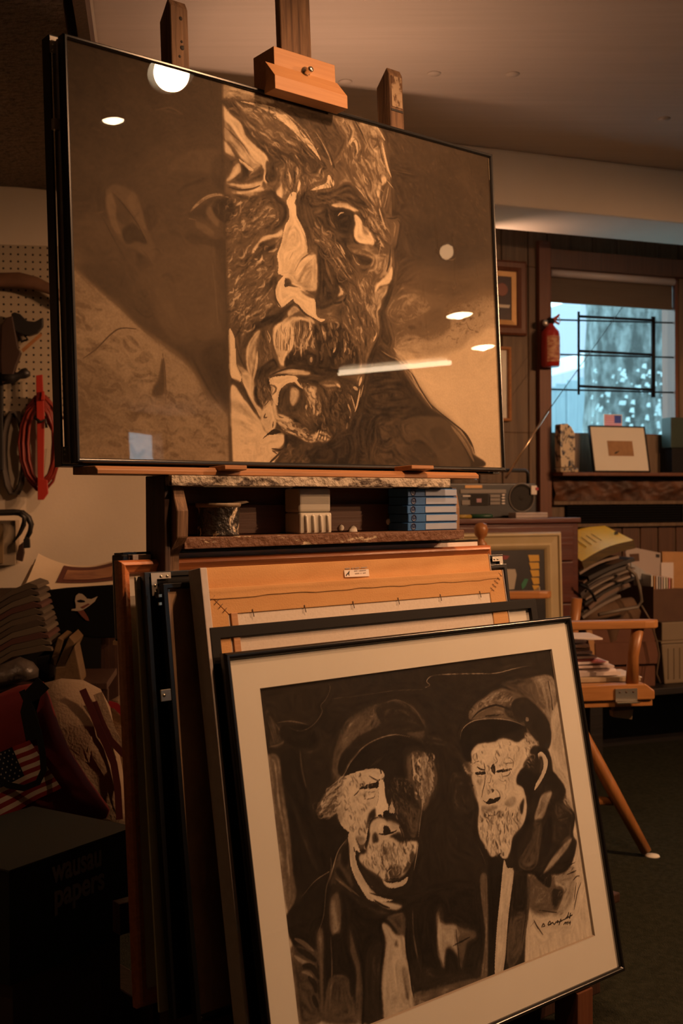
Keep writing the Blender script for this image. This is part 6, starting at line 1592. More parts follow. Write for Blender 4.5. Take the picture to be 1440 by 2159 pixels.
obj('cassette_door', G(W).box(RU(988), RU(1029), RN-.003, RN+.001, RZ(1066), RZ(1041)), M['radiodark'], rd, bev=.001)
obj('cassette_label', G(W).box(RU(1004), RU(1014), RN-.0042, RN-.003, RZ(1059), RZ(1051)), mat('pink_tape_label', (.42, .24, .27), .6), rd)
obj('small_panel', G(W).box(RU(973), RU(990), RN-.004, RN+.001, RZ(1064), RZ(1054)), M['radiogrey'], rd)
obj('small_panel', G(W).box(RU(975), RU(991), RN-.004, RN+.001, RZ(1047), RZ(1044)), M['labelpaper'], rd)
hz = W.at(1100, 992, RN+.05)[1]; hu = W.at(1113, 1000, RN+.05)[0]
obj('carry_handle', G(W).tube([(hu, RN+.05, rz1-.01), (hu, RN+.05, hz-.012), (hu-.012, RN+.05, hz), (ua-.06, RN+.05, hz), (ua-.075, RN+.05, hz-.012), (ua-.075, RN+.05, rz1-.01)], .0075, 8), M['radio'], rd)
an = [W.at(1066, 1008, RN+.03), W.at(1156, 866, RN+.03), W.at(1312, 648, RN+.03)]
obj('aerial', G(W).tube([(an[0][0], RN+.03, an[0][1]), (an[1][0], RN+.03, an[1][1])], [.0052, .0042], 8), mat('warm_chrome', (.75, .55, .38), .25, metal=.9), rd)
obj('aerial_tip', G(W).tube([(an[1][0], RN+.03, an[1][1]), (an[2][0], RN+.03, an[2][1])], [.0019, .0014], 6), M['blackmetal'], rd)
wrap_u = W.at(1010, 1012, RN-.01)
cr = random.Random(3)
pb = obj('plastic_bag', G(W).grid(lambda s, q: (ua+.02+.16*s, RN+.01+.06*q+.008*cr.random(), rz1+.004+.020*math.sin(q*math.pi)*(.6+.4*cr.random())+.002*cr.random()), 16, 7, smooth=False), M['plastic'], None, fixn=False)
tag(pb, 'crumpled clear plastic wrapper lying on top of the radio', 'wrapper')
tp = thing('tape_roll', 'small clear tape dispenser with red end clipped at the radio corner', 'tape', W, RU(1124), RN-.005, RZ(1040))
obj('dispenser', G(W).box(RU(1117), RU(1129), RN-.012, RN-.006, RZ(1043), RZ(1024)), M['labelpaper'], tp, bev=.002)
obj('red_end', G(W).box(RU(1126), RU(1132), RN-.014, RN-.006, RZ(1034), RZ(1028)), M['red'], tp, bev=.001)
PN = CN+.02
M['penyellow'] = mat('yellow_plastic', (.40, .27, .05), .4); M['pengreen'] = mat('green_plastic', (.015, .07, .035), .4)
mk = thing('marker_pen', 'fat marker pen, yellow with green cap, lying before the radio', 'pen', W, W.at(1000, 1084, PN)[0], PN, ctop)
a, b, c = W.at(972, 1084, PN)[0], W.at(993, 1084, PN)[0], W.at(1038, 1084, PN)[0]
obj('barrel', G(W).tube([(a-.03, PN, ctop+.0085), (b, PN, ctop+.0085)], .008, 12), M['penyellow'], mk)
obj('cap', G(W).tube([(b, PN, ctop+.0095), (c-.01, PN, ctop+.0095), (c, PN, ctop+.0095)], [.009, .009, .006], 12), M['pengreen'], mk)
a, b = W.at(1085, 1083, PN)[0], W.at(1152, 1083, PN)[0]
cc = thing('clear_case', 'clear plastic case on the front edge of the red chest', 'case', W, (a+b)/2, PN, ctop)
obj('shell', G(W).box(a, b, PN-.01, PN+.05, ctop+.0008, ctop+.022), mat('frosted_plastic', (.50, .42, .38), .3, (.38, .30, .27), scale=(25, 25, 60), spec=.7), cc, bev=.002)
obj('lid_line', G(W).box(a-.001, b+.001, PN-.011, PN-.0095, ctop+.013, ctop+.015), M['radiogrey'], cc)

# cream frame leaning on the chest
cf = Fr(W.w(0, CN-.066, .52), W.yaw, .035)
(ua, va), (ub, vb) = cf.at(1003, 1124, 0), cf.at(1182, 1121, 0); ua -= .10
M['creamframe'] = mat('cream_lacquer_frame', (.52, .42, .24), .4, (.47, .37, .20), scale=(10, 10, 10))
t = thing('cream_frame', 'cream stepped picture frame leaning on the red chest', 'frame', cf, (ua+ub)/2, 0, 0)
obj('moulding', G(cf).ring(ua, ub, 0, va, [(0, .028), (0, .0), (.006, -.012), (.014, -.012), (.018, -.004), (.045, .002), (.052, -.002), (.062, .004), (.07, .012), (.07, .028)]), M['creamframe'], t, bev=.0015)
pt = obj('mirror_view', G(cf).box(ua+.065, ub-.065, .014, .02, .065, va-.065), mat('dark_mirror_view', (.014, .011, .009), .4, (.030, .022, .016), scale=(9, 9, 9)), t)  # mirror-like view painted flat; its reflections are coloured shapes
def shape(pts, m, name='painted_shape'):
    q = [cf.at(x, y, .0135) for x, y in pts]; obj(name, G(cf).prism(q, .0125, .0138), m, pt, bev=.0)
M['pyel'] = mat('painted_yellow', (.60, .34, .03), .5); M['pgrn'] = mat('painted_green', (.02, .16, .07), .5); M['pred'] = mat('painted_red', (.22, .02, .02), .5); M['pwht'] = mat('painted_cream', (.42, .36, .27), .5)
for k in range(5): shape([(1113+k*2.2, 1170+16*k), (1136, 1170+16*k), (1137, 1183+16*k), (1117+k*2.6, 1184+16*k)], M['pyel'])
shape([(1062, 1200), (1086, 1200), (1089, 1212), (1084, 1242), (1066, 1244)], M['pwht']); shape([(1099, 1232), (1106, 1220), (1114, 1221), (1108, 1236), (1101, 1243)], M['pgrn']); shape([(1052, 1170), (1074, 1172), (1068, 1180), (1052, 1180)], M['pred'])
shape([(1124, 1244), (1138, 1236), (1139, 1246)], M['pwht'])

# ------------------------------------------------------------------ wooden armchair with mail on its seat
A = Fr((0, 0, 0), .145)
NB0, NB1 = 3.46, 4.02
M['chairwood'] = wood('golden_chair_wood', (.40, .17, .05), (.54, .25, .085), 'u', rough=.35, fine=45, coat=.2)
M['chairleg'] = wood('golden_leg_wood', (.30, .12, .035), (.44, .19, .06), 'v', rough=.35, fine=45)
ac = thing('armchair', 'golden wooden armchair with turned post, piled with mail', 'chair', A, 1.2, (NB0+NB1)/2, 0)
(ut, zt_) = A.at(1388, 1312, NB0); ua = A.at(955, 1312, NB0)[0]
arm = lambda n, ut, zt_, ua: G(A).prism([(ua, n-.022), (ut-.055, n-.026), (ut-.018, n-.020), (ut, n), (ut-.018, n+.020), (ut-.055, n+.026), (ua, n+.022)], zt_-.014, zt_+.014, 'v')
obj('armrest', arm(NB0, ut, zt_-.004, ua), M['chairwood'], ac, bev=.007, seg=3)
(ut2, zt2) = A.at(1163, 1253, NB1); obj('armrest', arm(NB1, ut2, zt2, ut2-.45), M['chairwood'], ac, bev=.007, seg=3)
sz1 = A.at(1300, 1441, NB0)[1]; sz0 = A.at(1300, 1474, NB0)[1]; se = A.at(1374, 1460, NB0)[0]
su = ua+.0
obj('seat', G(A).box(su, se-.02, NB0+.03, NB1-.03, sz1-.016, sz1-.004), M['chairwood'], ac, bev=.004)
obj('seat_rail', G(A).prism([(su, sz0), (se-.002, sz0), (se, sz0+.006), (se, sz1-.022), (se-.03, sz1), (su, sz1-.004)], NB0-.025, NB0+.028), M['chairwood'], ac, bev=.004)
obj('seat_rail', G(A).box(su, se, NB1-.028, NB1+.02, sz0, sz1), M['chairwood'], ac, bev=.004)
obj('under_rail', G(A).box(su, se-.004, NB0-.015, NB0+.02, sz0-.022, sz0-.003), M['chairwood'], ac, bev=.002)
obj('front_rail', G(A).box(se-.04, se-.01, NB0+.029, NB1-.029, sz0+.004, sz1-.018), M['chairwood'], ac)
pu, pz1 = A.at(1345, 1325, NB0); pu0, pz0 = A.at(1333, 1442, NB0)
for n in (NB0+.002, NB1-.002):
    obj('arm_post', G(A).tube([(pu0, n, sz1-.006), (pu0+.004, n, (sz1+pz1)/2), (pu, n, zt_-.016 if n < 3.7 else zt2-.016)], [.021, .018, .020], 14), M['chairleg'], ac)
br = obj('hinge_bracket', G(A).box(A.at(1297, 1460, NB0-.027)[0], A.at(1343, 1460, NB0-.027)[0], NB0-.030, NB0-.026, A.at(1320, 1478, NB0-.028)[1], A.at(1320, 1452, NB0-.028)[1]), M['steel'], ac)
b0, b1 = A.at(1297, 1460, NB0-.027)[0], A.at(1343, 1460, NB0-.027)[0]; bzz = A.at(1320, 1479, NB0-.028)[1]
obj('bracket_lip', G(A).box(b0, b1+.002, NB0-.046, NB0-.026, bzz-.004, bzz), M['brass'], br)
for x in (.2, .5, .82): obj('screw', G(A).lathe((b0+(b1-b0)*x, NB0-.030, bzz+.03), [(.0035, 0), (.003, -.0012), (.0005, -.0015)], 8, 'n'), M['darktrim'], br)
fu, fz = A.at(1366, 1795, NB0-.055)
lu_, lz_ = A.at(1205, 1530, NB0+.02)
obj('leg', G(A).tube([(lu_-.04, NB0+.04, sz0+.004), (lu_+.02, NB0+.02, lz_), (fu-.11, NB0-.02, .22), (fu-.005, NB0-.055, .014)], [.020, .021, .021, .017], 14), M['chairleg'], ac)
obj('leg', G(A).tube([(lu_-.04, NB1-.04, sz0), (fu-.09, NB1+.0, .22), (fu-.03, NB1+.03, .004)], [.020, .021, .015], 12), M['chairleg'], ac)
for n, s in ((NB0+.04, -1), (NB1-.04, 1)): obj('leg', G(A).tube([(su+.12, n, sz0), (su+.02, n+s*.05, .22), (su-.06, n+s*.09, .004)], [.020, .021, .015], 12), M['chairleg'], ac)
s0 = A.at(1285, 1690, NB0-.01)
obj('stretcher', G(A).tube([(s0[0]+.012, NB0-.01, s0[1]), (s0[0]-.3, NB0+.02, s0[1]+.02), (su+.04, NB0-.02, .25)], .0135, 12), M['chairleg'], ac)
gl = tag(obj('foot_glide', G(A).lathe((fu+.012, NB0-.06, .0005), [(.024, 0), (.022, .004), (.001, .006)], 16), M['mat']), 'small pale disc on the carpet at the foot of the armchair leg', 'glide')
# turned back post with ball finial
ku, kz = A.at(1014, 1102, NB1)
obj('back_post', G(A).lathe((ku, NB1, sz1-.01), [(.018, 0), (.016, kz-sz1-.10), (.021, kz-sz1-.075), (.022, kz-sz1-.066), (.012, kz-sz1-.055), (.012, kz-sz1-.046), (.022, kz-sz1-.036), (.026, kz-sz1-.014), (.020, kz-sz1+.004), (.008, kz-sz1+.010)], 18), M['chairleg'], ac)
obj('back_post', G(A).lathe((ua-.004, NB0, sz1-.01), [(.018, 0), (.016, .36), (.022, .40), (.012, .41), (.024, .44), (.008, .465)], 18), M['chairleg'], ac)
for k in range(6):
    n = NB0+.09+k*.076; obj('spindle', G(A).tube([(su+.03, n, sz1-.006), (su-.0, n, sz1+.36)], .007, 8), M['chairleg'], ac)
obj('crest_rail', G(A).box(su-.02, su+.012, NB0+.02, NB1-.02, sz1+.34, sz1+.42), M['chairleg'], ac, bev=.004)
# mail
mcol = [(.74, .66, .62), (.66, .55, .50), (.78, .70, .68), (.62, .50, .46), (.70, .62, .60), (.72, .30, .28), (.66, .58, .55), (.76, .68, .64), (.58, .46, .36), (.74, .66, .62), (.70, .60, .56)]
MM = [mat('paper_%s' % 'abcdefghijk'[i], c, .75) for i, c in enumerate(mcol)]
ends = [1350, 1308, 1300, 1292, 1282, 1262, 1256, 1248, 1244, 1240, 1236, 1272]
ys = [1428, 1418, 1410, 1403, 1396, 1389, 1382, 1374, 1366, 1358, 1351, 1344]
zprev = sz1+.001
words = ['lowest, long pale envelope', 'second lowest, folded letter', 'third lowest, creased envelope', 'white envelope under the pink edged one', 'envelope with a pink stripe', 'envelope above the pink striped one', 'thin letter near the middle', 'letter above the middle', 'cream envelope fourth from the top', 'white envelope third from the top', 'letter second from the top', 'topmost, long white envelope sticking out']
for k in range(12):
    nn = NB0+.10
    zt_k = A.at(1260, ys[k]-3, nn)[1]; ue = A.at(ends[k], ys[k], nn)[0]; th_ = max(.004, min(.016, zt_k-zprev-.0015)); tip = .012*math.sin(k*2.1)
    zz0 = zprev+.0006; zz1 = zprev+th_
    g = G(A); a0 = ue-.24
    g.add([(a0, nn-.02, zz0), (ue, nn-.015+.01*(k % 3), zz0+.25*tip), (ue+.012*(k % 2), nn+.16, zz0+.25*tip), (a0, nn+.16, zz0), (a0, nn-.02, zz1), (ue, nn-.015+.01*(k % 3), zz1-.003+.25*tip), (ue+.012*(k % 2), nn+.16, zz1-.003+.25*tip), (a0, nn+.16, zz1)],
          [(3, 2, 1, 0), (4, 5, 6, 7), (0, 1, 5, 4), (1, 2, 6, 5), (2, 3, 7, 6), (3, 0, 4, 7)])
    e_ = thing('envelope', 'mail on the armchair seat: ' + words[k], 'envelope', A, ue-.1, nn, zz0, 'mail piled on the armchair')
    obj('paper', g, MM[k % 11], e_, bev=.0008, seg=1)
    if k == 4: obj('pink_stripe', G(A).box(ue-.06, ue-.015, nn-.022, nn+.05, zz1-.001, zz1+.0008), mat('pink_print', (.70, .22, .22), .7), e_)
    zprev = zz1+abs(.25*tip)*.3
nb_ = thing('newspaper_pad', 'folded tan newspaper under the mail on the armchair', 'newspaper', A, A.at(1300, 1436, NB0+.06)[0], NB0+.06, sz1)
obj('pages', G(A).box(A.at(1210, 1436, NB0+.05)[0]-.1, A.at(1350, 1436, NB0+.05)[0], NB0+.045, NB0+.075, sz1-.002, sz1+.012), mat('tan_newsprint', (.50, .38, .24), .85, (.40, .30, .19), scale=(40, 40, 90)), nb_, bev=.002)
# ------------------------------------------------------------------ phone books, boxes and bins right of the chest
M['benchdark'] = wood('added_bench_dark', (.010, .008, .007), (.020, .015, .012), 'u')  # near-black colour stands in for the shade below the bins
M['cardbrown'] = mat('dark_brown_carton', (.085, .042, .024), .8, (.11, .056, .032), scale=(12, 12, 12))
M['cardred'] = mat('reddish_carton', (.12, .045, .024), .8, (.15, .060, .032), scale=(12, 12, 12))
M['beigebin'] = mat('beige_bin', (.20, .15, .095), .6, (.23, .175, .11), scale=(5, 5, 5))
M['kraft'] = mat('kraft_envelope', (.42, .22, .085), .75, (.48, .26, .11), scale=(20, 20, 20))
BN = 4.10
# unseen low bench, added to hold up the bins and cartons above the floor
BT = W.at(1420, 1441, BN-.02)[1]
bc = thing('added_bench', 'low black bench added along the wall to hold up the bins and cartons', 'bench', W, 3.4, 4.2, 0)
b0_, b1_ = cu1+.03, 4.6
obj('seat_board', G(W).box(b0_, b1_, BN-.10, WN-.05, BT-.03, BT-.001), M['benchdark'], bc, bev=.003)
for u in (b0_+.05, (b0_+b1_)/2, b1_-.1): obj('leg', G(W).box(u, u+.06, BN-.06, BN+.02, 0, BT-.031), M['benchdark'], bc)
obj('shade_board', G(W).box(b0_, b1_, WN-.08, WN-.06, .0, BT-.031), M['benchdark'], bc)  # black board added as the shade under the bench
# carton of filed mail, on a beige bin
(ua, za), (ub, zb) = W.at(1378, 1312, BN), W.at(1500, 1238, BN)
t = thing('filing_carton', 'dark brown carton filled with filed mail at the right edge', 'box', W, (ua+ub)/2, BN, za)
g = G(W); g.box(ua, ub, BN, BN+.008, za, zb); obj('front_panel', g, M['cardbrown'], t, bev=.001)
u2 = ua-.055
obj('side_panel', G(W).prism([(ua, BN), (ua+.006, BN+.004), (u2+.006, BN+.36), (u2, BN+.36)], za, zb+.012, 'v'), M['cardbrown'], t)
obj('back_panel', G(W).box(u2, ub, BN+.35, BN+.358, za, zb+.03), M['cardbrown'], t)
obj('bottom', G(W).box(u2, ub, BN+.008, BN+.35, za, za+.006), M['cardbrown'], t)
labs = ['front index card', 'second card', 'third card', 'fourth card', 'fifth card']
for k in range(9):
    u = ua+.012+k*.013; m_ = [M['mat'], M['kraft'], MM[0], M['greyboard'], MM[3], M['mat'], M['sage'], MM[5], M['kraft']][k]
    tag(obj('index_card', G(W).prism([(BN+.03, za+.02), (BN+.16, za+.02), (BN+.16, zb+.068-.002*k), (BN+.03, zb+.058-.002*k)], u, u+.006, 'u'), m_), 'upright card in the mail carton, %s from its left side' % 'first second third fourth fifth sixth seventh eighth ninth'.split()[k], 'card', 'cards filed in the mail carton')
lv = W.at(1330, 1200, BN+.12)
def sheetpoly(name, lab, cat, pts, n, m, th=.004, grp=None, tilt=0.):
    q = [W.at(x, y, n) for x, y in pts]; o = obj(name, G(W).prism(q, n, n+th), m)
    return tag(o, lab, cat, grp)
t = thing('letter', 'white envelope with dark stamp leaning out of the mail carton', 'envelope', W, *[W.at(1356, 1200, BN+.17)[0], BN+.17, W.at(1356, 1222, BN+.17)[1]])
obj('paper', G(W).prism([W.at(x, y, BN+.17) for x, y in ((1319, 1164), (1326, 1152), (1393, 1166), (1392, 1222), (1352, 1222), (1324, 1190))], BN+.170, BN+.174), mat('grey_white_envelope', (.42, .35, .31), .75), t)
obj('stamp', G(W).prism([W.at(x, y, BN+.169) for x, y in ((1327, 1168), (1347, 1167), (1348, 1183), (1330, 1184))], BN+.1685, BN+.170), M['cardbrown'], t)
obj('stamp', G(W).prism([W.at(x, y, BN+.169) for x, y in ((1383, 1168), (1391, 1169), (1390, 1176), (1383, 1175))], BN+.1685, BN+.170), M['ink'], t)
sheetpoly('kraft_envelope', 'big orange kraft envelope standing at the back of the mail carton', 'envelope', ((1396, 1163), (1470, 1164), (1470, 1240), (1398, 1240)), BN+.19, M['kraft'], .012)
sheetpoly('card_sheet', 'pale card standing before the orange kraft envelope', 'card', ((1394, 1186), (1420, 1186), (1420, 1240), (1394, 1240)), BN+.163, MM[6], .004)
sheetpoly('folder', 'dark grey folder slumping at the left of the mail carton', 'folder', ((1330, 1186), (1352, 1200), (1380, 1222), (1384, 1240), (1332, 1214)), BN+.10, M['greyboard'], .006)
# beige bins below
(ua, za), (ub, zb) = W.at(1400, 1440, BN-.02), W.at(1500, 1352, BN-.02); zt_ = W.at(1400, 1316, BN-.02)[1]
t = thing('storage_bin', 'beige lidded storage bin under the mail carton', 'bin', W, (ua+ub)/2, BN, BT)
obj('tub', G(W).prism([(ua+.004, BT), (ub, BT), (ub, zb), (ua-.012, zb)], BN-.02, BN+.34), M['beigebin'], t, bev=.006)
obj('lid', G(W).box(ua-.002, ub, BN-.01, BN+.34, zb+.012, za*0+W.at(1400, 1313, BN-.02)[1]), M['beigebin'], t, bev=.005)
obj('lid_band', G(W).box(ua-.018, ub, BN-.026, BN+.34, zb+.001, zb+.012), M['beigebin'], t, bev=.003)
for k in range(3): obj('rib', G(W).box(ua+.02+k*.03, ua+.026+k*.03, BN-.024, BN-.0205, BT+.02, zb-.02), M['beigebin'], t)
# crate of magazines with the yellow directory on top
(ca, cz0), (cb_, cz1) = W.at(1246, 1402, 4.05), W.at(1384, 1326, 4.05)
t = thing('carton', 'reddish brown carton behind the armchair', 'box', W, (ca+cb_)/2, 4.1, cz0)
obj('body', G(W).box(ca, cb_, 4.06, 4.34, BT, cz1+.03), M['cardred'], t, bev=.002)
obj('flap', G(W).prism([W.at(x, y, 4.05) for x, y in ((1234, 1326), (1246, 1326), (1262, 1402), (1250, 1402))], 4.045, 4.056), M['kraft'], t)
obj('flap', G(W).prism([W.at(x, y, 4.05) for x, y in ((1252, 1356), (1384, 1352), (1386, 1398), (1254, 1402))], 4.040, 4.055), M['cardred'], t)
pb = tag(obj('brown_bag', G(W).pillow([W.at(x, y, 4.02) for x, y in ((1242, 1280), (1300, 1268), (1356, 1262), (1372, 1290), (1366, 1320), (1322, 1322), (1312, 1368), (1296, 1370), (1282, 1326), (1244, 1322))], 4.10, .055, wob=.003), mat('brown_paper_bag', (.10, .055, .028), .8, (.15, .085, .045), scale=(15, 15, 15), bump=.4)), 'crumpled brown paper bag slumped on the reddish carton', 'bag')
# tilted pile
TA = Fr(W.w(W.at(1222, 1300, 4.05)[0]+.022, 4.05, W.at(1222, 1300, 4.05)[1]), W.yaw-.02)
def tilted(u, v, ang, du, dv, n, dep, name, lab, cat, m, grp=None, bend=0., th_end=None):
    c, s = math.cos(ang), math.sin(ang)
    def f(a, b): return (u+a*c-b*s, v+a*s+b*c)
    N = 8; top = [f(du*i/N, dv+bend*math.sin(math.pi*i/N)) for i in range(N+1)]; bot = [f(du*i/N, bend*math.sin(math.pi*i/N)) for i in range(N+1)]
    t = thing(name, lab, cat, TA, u, n, v, grp); obj('pages', G(TA).prism(bot+top[::-1], n, n+dep), m, t); return t, f
base_v = .0
MAG = [mat('magazine_%s' % 'abcdef'[i], c, .55) for i, c in enumerate([(.20, .16, .13), (.05, .035, .03), (.25, .19, .15), (.03, .025, .022), (.16, .10, .07), (.10, .085, .075)])]
words = ['lowest magazine', 'second lowest magazine', 'third lowest magazine', 'fourth lowest magazine', 'fifth lowest magazine', 'middle magazine', 'fifth magazine under the directory', 'fourth magazine under the directory', 'third magazine under the directory', 'second magazine under the directory', 'magazine right under the directory']
vv = -.008
for k in range(11):
    th_ = (.012, .009, .016, .008, .010, .018, .008, .012, .007, .016, .010)[k]
    tilted(-.016+.010*((k*7) % 5), vv, .43-.012*k+.02*(k % 3), .20+.016*((k*3) % 5), th_, -.02+.012*((k*5) % 3), .22, 'magazine', words[k]+' in the tilted pile beside the chest', 'magazine', MAG[(k*5) % 6], 'magazines in the tilted pile', bend=.006+.004*(k % 3))
    vv += th_+.0065
t, f = tilted(-.02, vv+.010, .32, .25, .034, -.04, .26, 'phone_directory', 'thick yellow directory lying tilted on the magazine pile', 'directory', mat('newsprint_edge', (.40, .26, .05), .8), bend=.014)
M['dirpages'] = mat('dark_page_edges', (.11, .07, .02), .8, (.035, .025, .012), scale=(8, 8, 260))
M['diryellow'] = mat('yellow_cover', (.90, .58, .02), .5, (.80, .48, .015), scale=(30, 30, 30), lo=.5, hi=.75)
cvr = [f(.25*i/8, .0355+.014*math.sin(math.pi*i/8)) for i in range(9)]
def cov(s, q):
    a = .262*s-.006; p = f(a, .0355+.014*math.sin(math.pi*min(max(a/.25, 0), 1))-.012*q*0); return (p[0]+.035*q, -.042+.27*q, p[1]+.085*q*(1-.35*s))
obj('cover', G(TA).grid(cov, 16, 8), M['diryellow'], t, fixn=False)
def cov2(s, q):
    a = .262*s-.006; p = f(a, .0355*q+.014*math.sin(math.pi*min(max(a/.25, 0), 1))); return (p[0], -.0425, p[1])
obj('front_edge', G(TA).grid(cov2, 16, 2), M['dirpages'], t, fixn=False)
p = cov(.90, .45); obj('stamp', G(TA).prism([(p[0]-.010, p[2]-.002), (p[0]+.008, p[2]+.000), (p[0]+.009, p[2]+.014), (p[0]-.009, p[2]+.012)], p[1]-.012, p[1]-.010), M['ink'], t)
for k in range(4):
    w1 = [cov(.25+.1*k, .3+.12*j) for j in (0, 1, 2, 3)]
    obj('print_line', G(TA).tube([(a, b-.004, c+.002) for a, b, c in w1], .0012, 4), mat('ochre_ink_%s' % 'abcd'[k], (.25, .15, .02), .7), t)
# grey hose looping round the pile
hp = [(1322, 1196), (1340, 1212), (1349, 1240), (1353, 1268), (1344, 1280), (1310, 1286), (1262, 1296)]
q = [W.at(x, y, 3.96) for x, y in hp]
tag(obj('hose', G(W).tube([(a, 3.96, b) for a, b in q], .0075, 8), mat('grey_hose', (.16, .13, .10), .5)), 'grey cable looping over the right end of the magazine pile', 'cable')
hp = [(1222, 1232), (1236, 1238), (1248, 1250), (1256, 1268)]
q = [W.at(x, y, 3.95) for x, y in hp]
tag(obj('cord', G(W).tube([(a, 3.95, b) for a, b in q], .006, 7), M['blackflat']), 'short black cord hanging in front of the yellow directory', 'cable')
hp = [(1352, 1276), (1372, 1310), (1384, 1350), (1390, 1380), (1384, 1420), (1392, 1440)]
q = [W.at(x, y, 3.98) for x, y in hp]
tag(obj('cord', G(W).tube([(a, 3.98, b) for a, b in q], .004, 7), mat('brown_cord', (.12, .08, .05), .5)), 'thin brown cord trailing down beside the beige bin', 'cable')
ss_ = [W.at(x, y, 3.9) for x, y in ((1292, 1497), (1335, 1494), (1333, 1517), (1293, 1512))]
kb = [A.at(x, y, NB0+.03) for x, y in ((1292, 1500), (1335, 1496), (1333, 1517), (1293, 1512))]
obj('corner_block', G(A).prism(kb, NB0+.03, NB0+.06), mat('tan_block', (.30, .21, .12), .8), ac)
obj('block_strut', G(A).box(kb[0][0]+.005, kb[1][0]-.005, NB0+.032, NB0+.058, kb[0][1], sz0+.002), M['darktrim'], ac)
# ------------------------------------------------------------------ pegboard wall on the left
def pegmat():
    m = mat('pegboard', (.42, .34, .24), .8, (.46, .38, .27), scale=(4, 4, 4)); nt = m.node_tree; b = nt.nodes['Principled BSDF']
    src = b.inputs['Base Color'].links[0].from_socket
    tc = _n(nt, 'ShaderNodeTexCoord'); sx = _n(nt, 'ShaderNodeSeparateXYZ'); nt.links.new(tc.outputs['Object'], sx.inputs[0]); sq = []
    for ax in ('X', 'Z'):
        d = _n(nt, 'ShaderNodeMath', operation='DIVIDE'); d.inputs[1].default_value = .0254; nt.links.new(sx.outputs[ax], d.inputs[0])
        f = _n(nt, 'ShaderNodeMath', operation='FRACT'); nt.links.new(d.outputs[0], f.inputs[0]); s = _n(nt, 'ShaderNodeMath', operation='SUBTRACT'); s.inputs[1].default_value = .5; nt.links.new(f.outputs[0], s.inputs[0])
        p = _n(nt, 'ShaderNodeMath', operation='POWER'); p.inputs[1].default_value = 2; ab = _n(nt, 'ShaderNodeMath', operation='ABSOLUTE'); nt.links.new(s.outputs[0], ab.inputs[0]); nt.links.new(ab.outputs[0], p.inputs[0]); sq.append(p)
    a = _n(nt, 'ShaderNodeMath', operation='ADD'); nt.links.new(sq[0].outputs[0], a.inputs[0]); nt.links.new(sq[1].outputs[0], a.inputs[1])
    l = _n(nt, 'ShaderNodeMath', operation='LESS_THAN'); l.inputs[1].default_value = .022; nt.links.new(a.outputs[0], l.inputs[0])
    mx = _n(nt, 'ShaderNodeMix', data_type='RGBA'); nt.links.new(l.outputs[0], mx.inputs[0]); nt.links.new(src, mx.inputs[6]); mx.inputs[7].default_value = (.012, .009, .007, 1); nt.links.new(mx.outputs[2], b.inputs['Base Color']); return m
PN_ = -.014
(ua, za), (ub, zb) = L.at(6, 876, PN_), L.at(150, 520, PN_)
t = thing('pegboard', 'tan pegboard with rows of dark holes on the left wall', 'pegboard', L, (ua+ub)/2, PN_, za)
obj('board', G(L).box(ua-.9, ub, PN_, -.004, za, zb), pegmat(), t)
obj('lower_edge', G(L).box(ua, ub, PN_-.004, -.003, za-.006, za-.001), M['darktrim'], t)
def LP(pts, n): return [(L.at(x, y, n)[0], n, L.at(x, y, n)[1]) for x, y in pts]
def LQ(pts, n): return [L.at(x, y, n) for x, y in pts]
M['bowwood'] = mat('brown_bow_wood', (.13, .065, .035), .55, (.18, .09, .05), scale=(14, 14, 14))
tag(obj('bow_saw', G(L).tube(LP(((-60, 640), (-30, 600), (0, 590), (40, 590), (75, 597), (110, 612), (150, 640)), -.06), [.018, .021, .026, .028, .024, .019, .014], 10, flat=.5), M['bowwood']), 'brown curved wooden bow hanging across the top of the pegboard', 'saw')
M['toolblack'] = mat('black_tool_body', (.018, .016, .015), .45); M['tooldark'] = mat('dark_tool_wood', (.045, .022, .014), .5)
tl = thing('hand_tool', 'black hook-nosed hand tool with round knob hanging on the pegboard', 'tool', L, *[LP(((20, 720),), -.05)[0][i] for i in range(3)])
obj('body', G(L).prism(LQ(((4, 690), (14, 672), (28, 668), (34, 700), (40, 735), (46, 745), (36, 772), (28, 800), (6, 810), (2, 760)), -.05), -.075, -.04), M['tooldark'], tl, bev=.004)
obj('hook_nose', G(L).prism(LQ(((25, 663), (32, 660), (44, 664), (58, 678), (74, 680), (92, 671), (92, 690), (80, 704), (62, 710), (46, 706), (33, 700), (28, 690)), -.05), -.072, -.045), M['toolblack'], tl, bev=.004)
obj('knob', G(L).tube(LP(((6, 798), (28, 796), (40, 792), (50, 788), (59, 784), (61, 782)), -.058), [.022, .021, .013, .019, .017, .006], 12), M['toolblack'], tl)
obj('blade_strip', G(L).prism(LQ(((46, 738), (86, 703), (90, 708), (50, 744)), -.05), -.068, -.06), M['oakbar'], tl)
obj('loop', G(L).tube(LP(((40, 708), (46, 720), (58, 716), (52, 706)), -.055), .005, 7), M['toolblack'], tl)
tag(obj('strap', G(L).box(L.at(-14, 800, -.04)[0], L.at(6, 800, -.04)[0], -.05, -.02, L.at(0, 992, -.04)[1], L.at(0, 786, -.04)[1]), M['toolblack'], bev=.003), 'black flat strap hanging at the very left edge of the wall', 'strap')
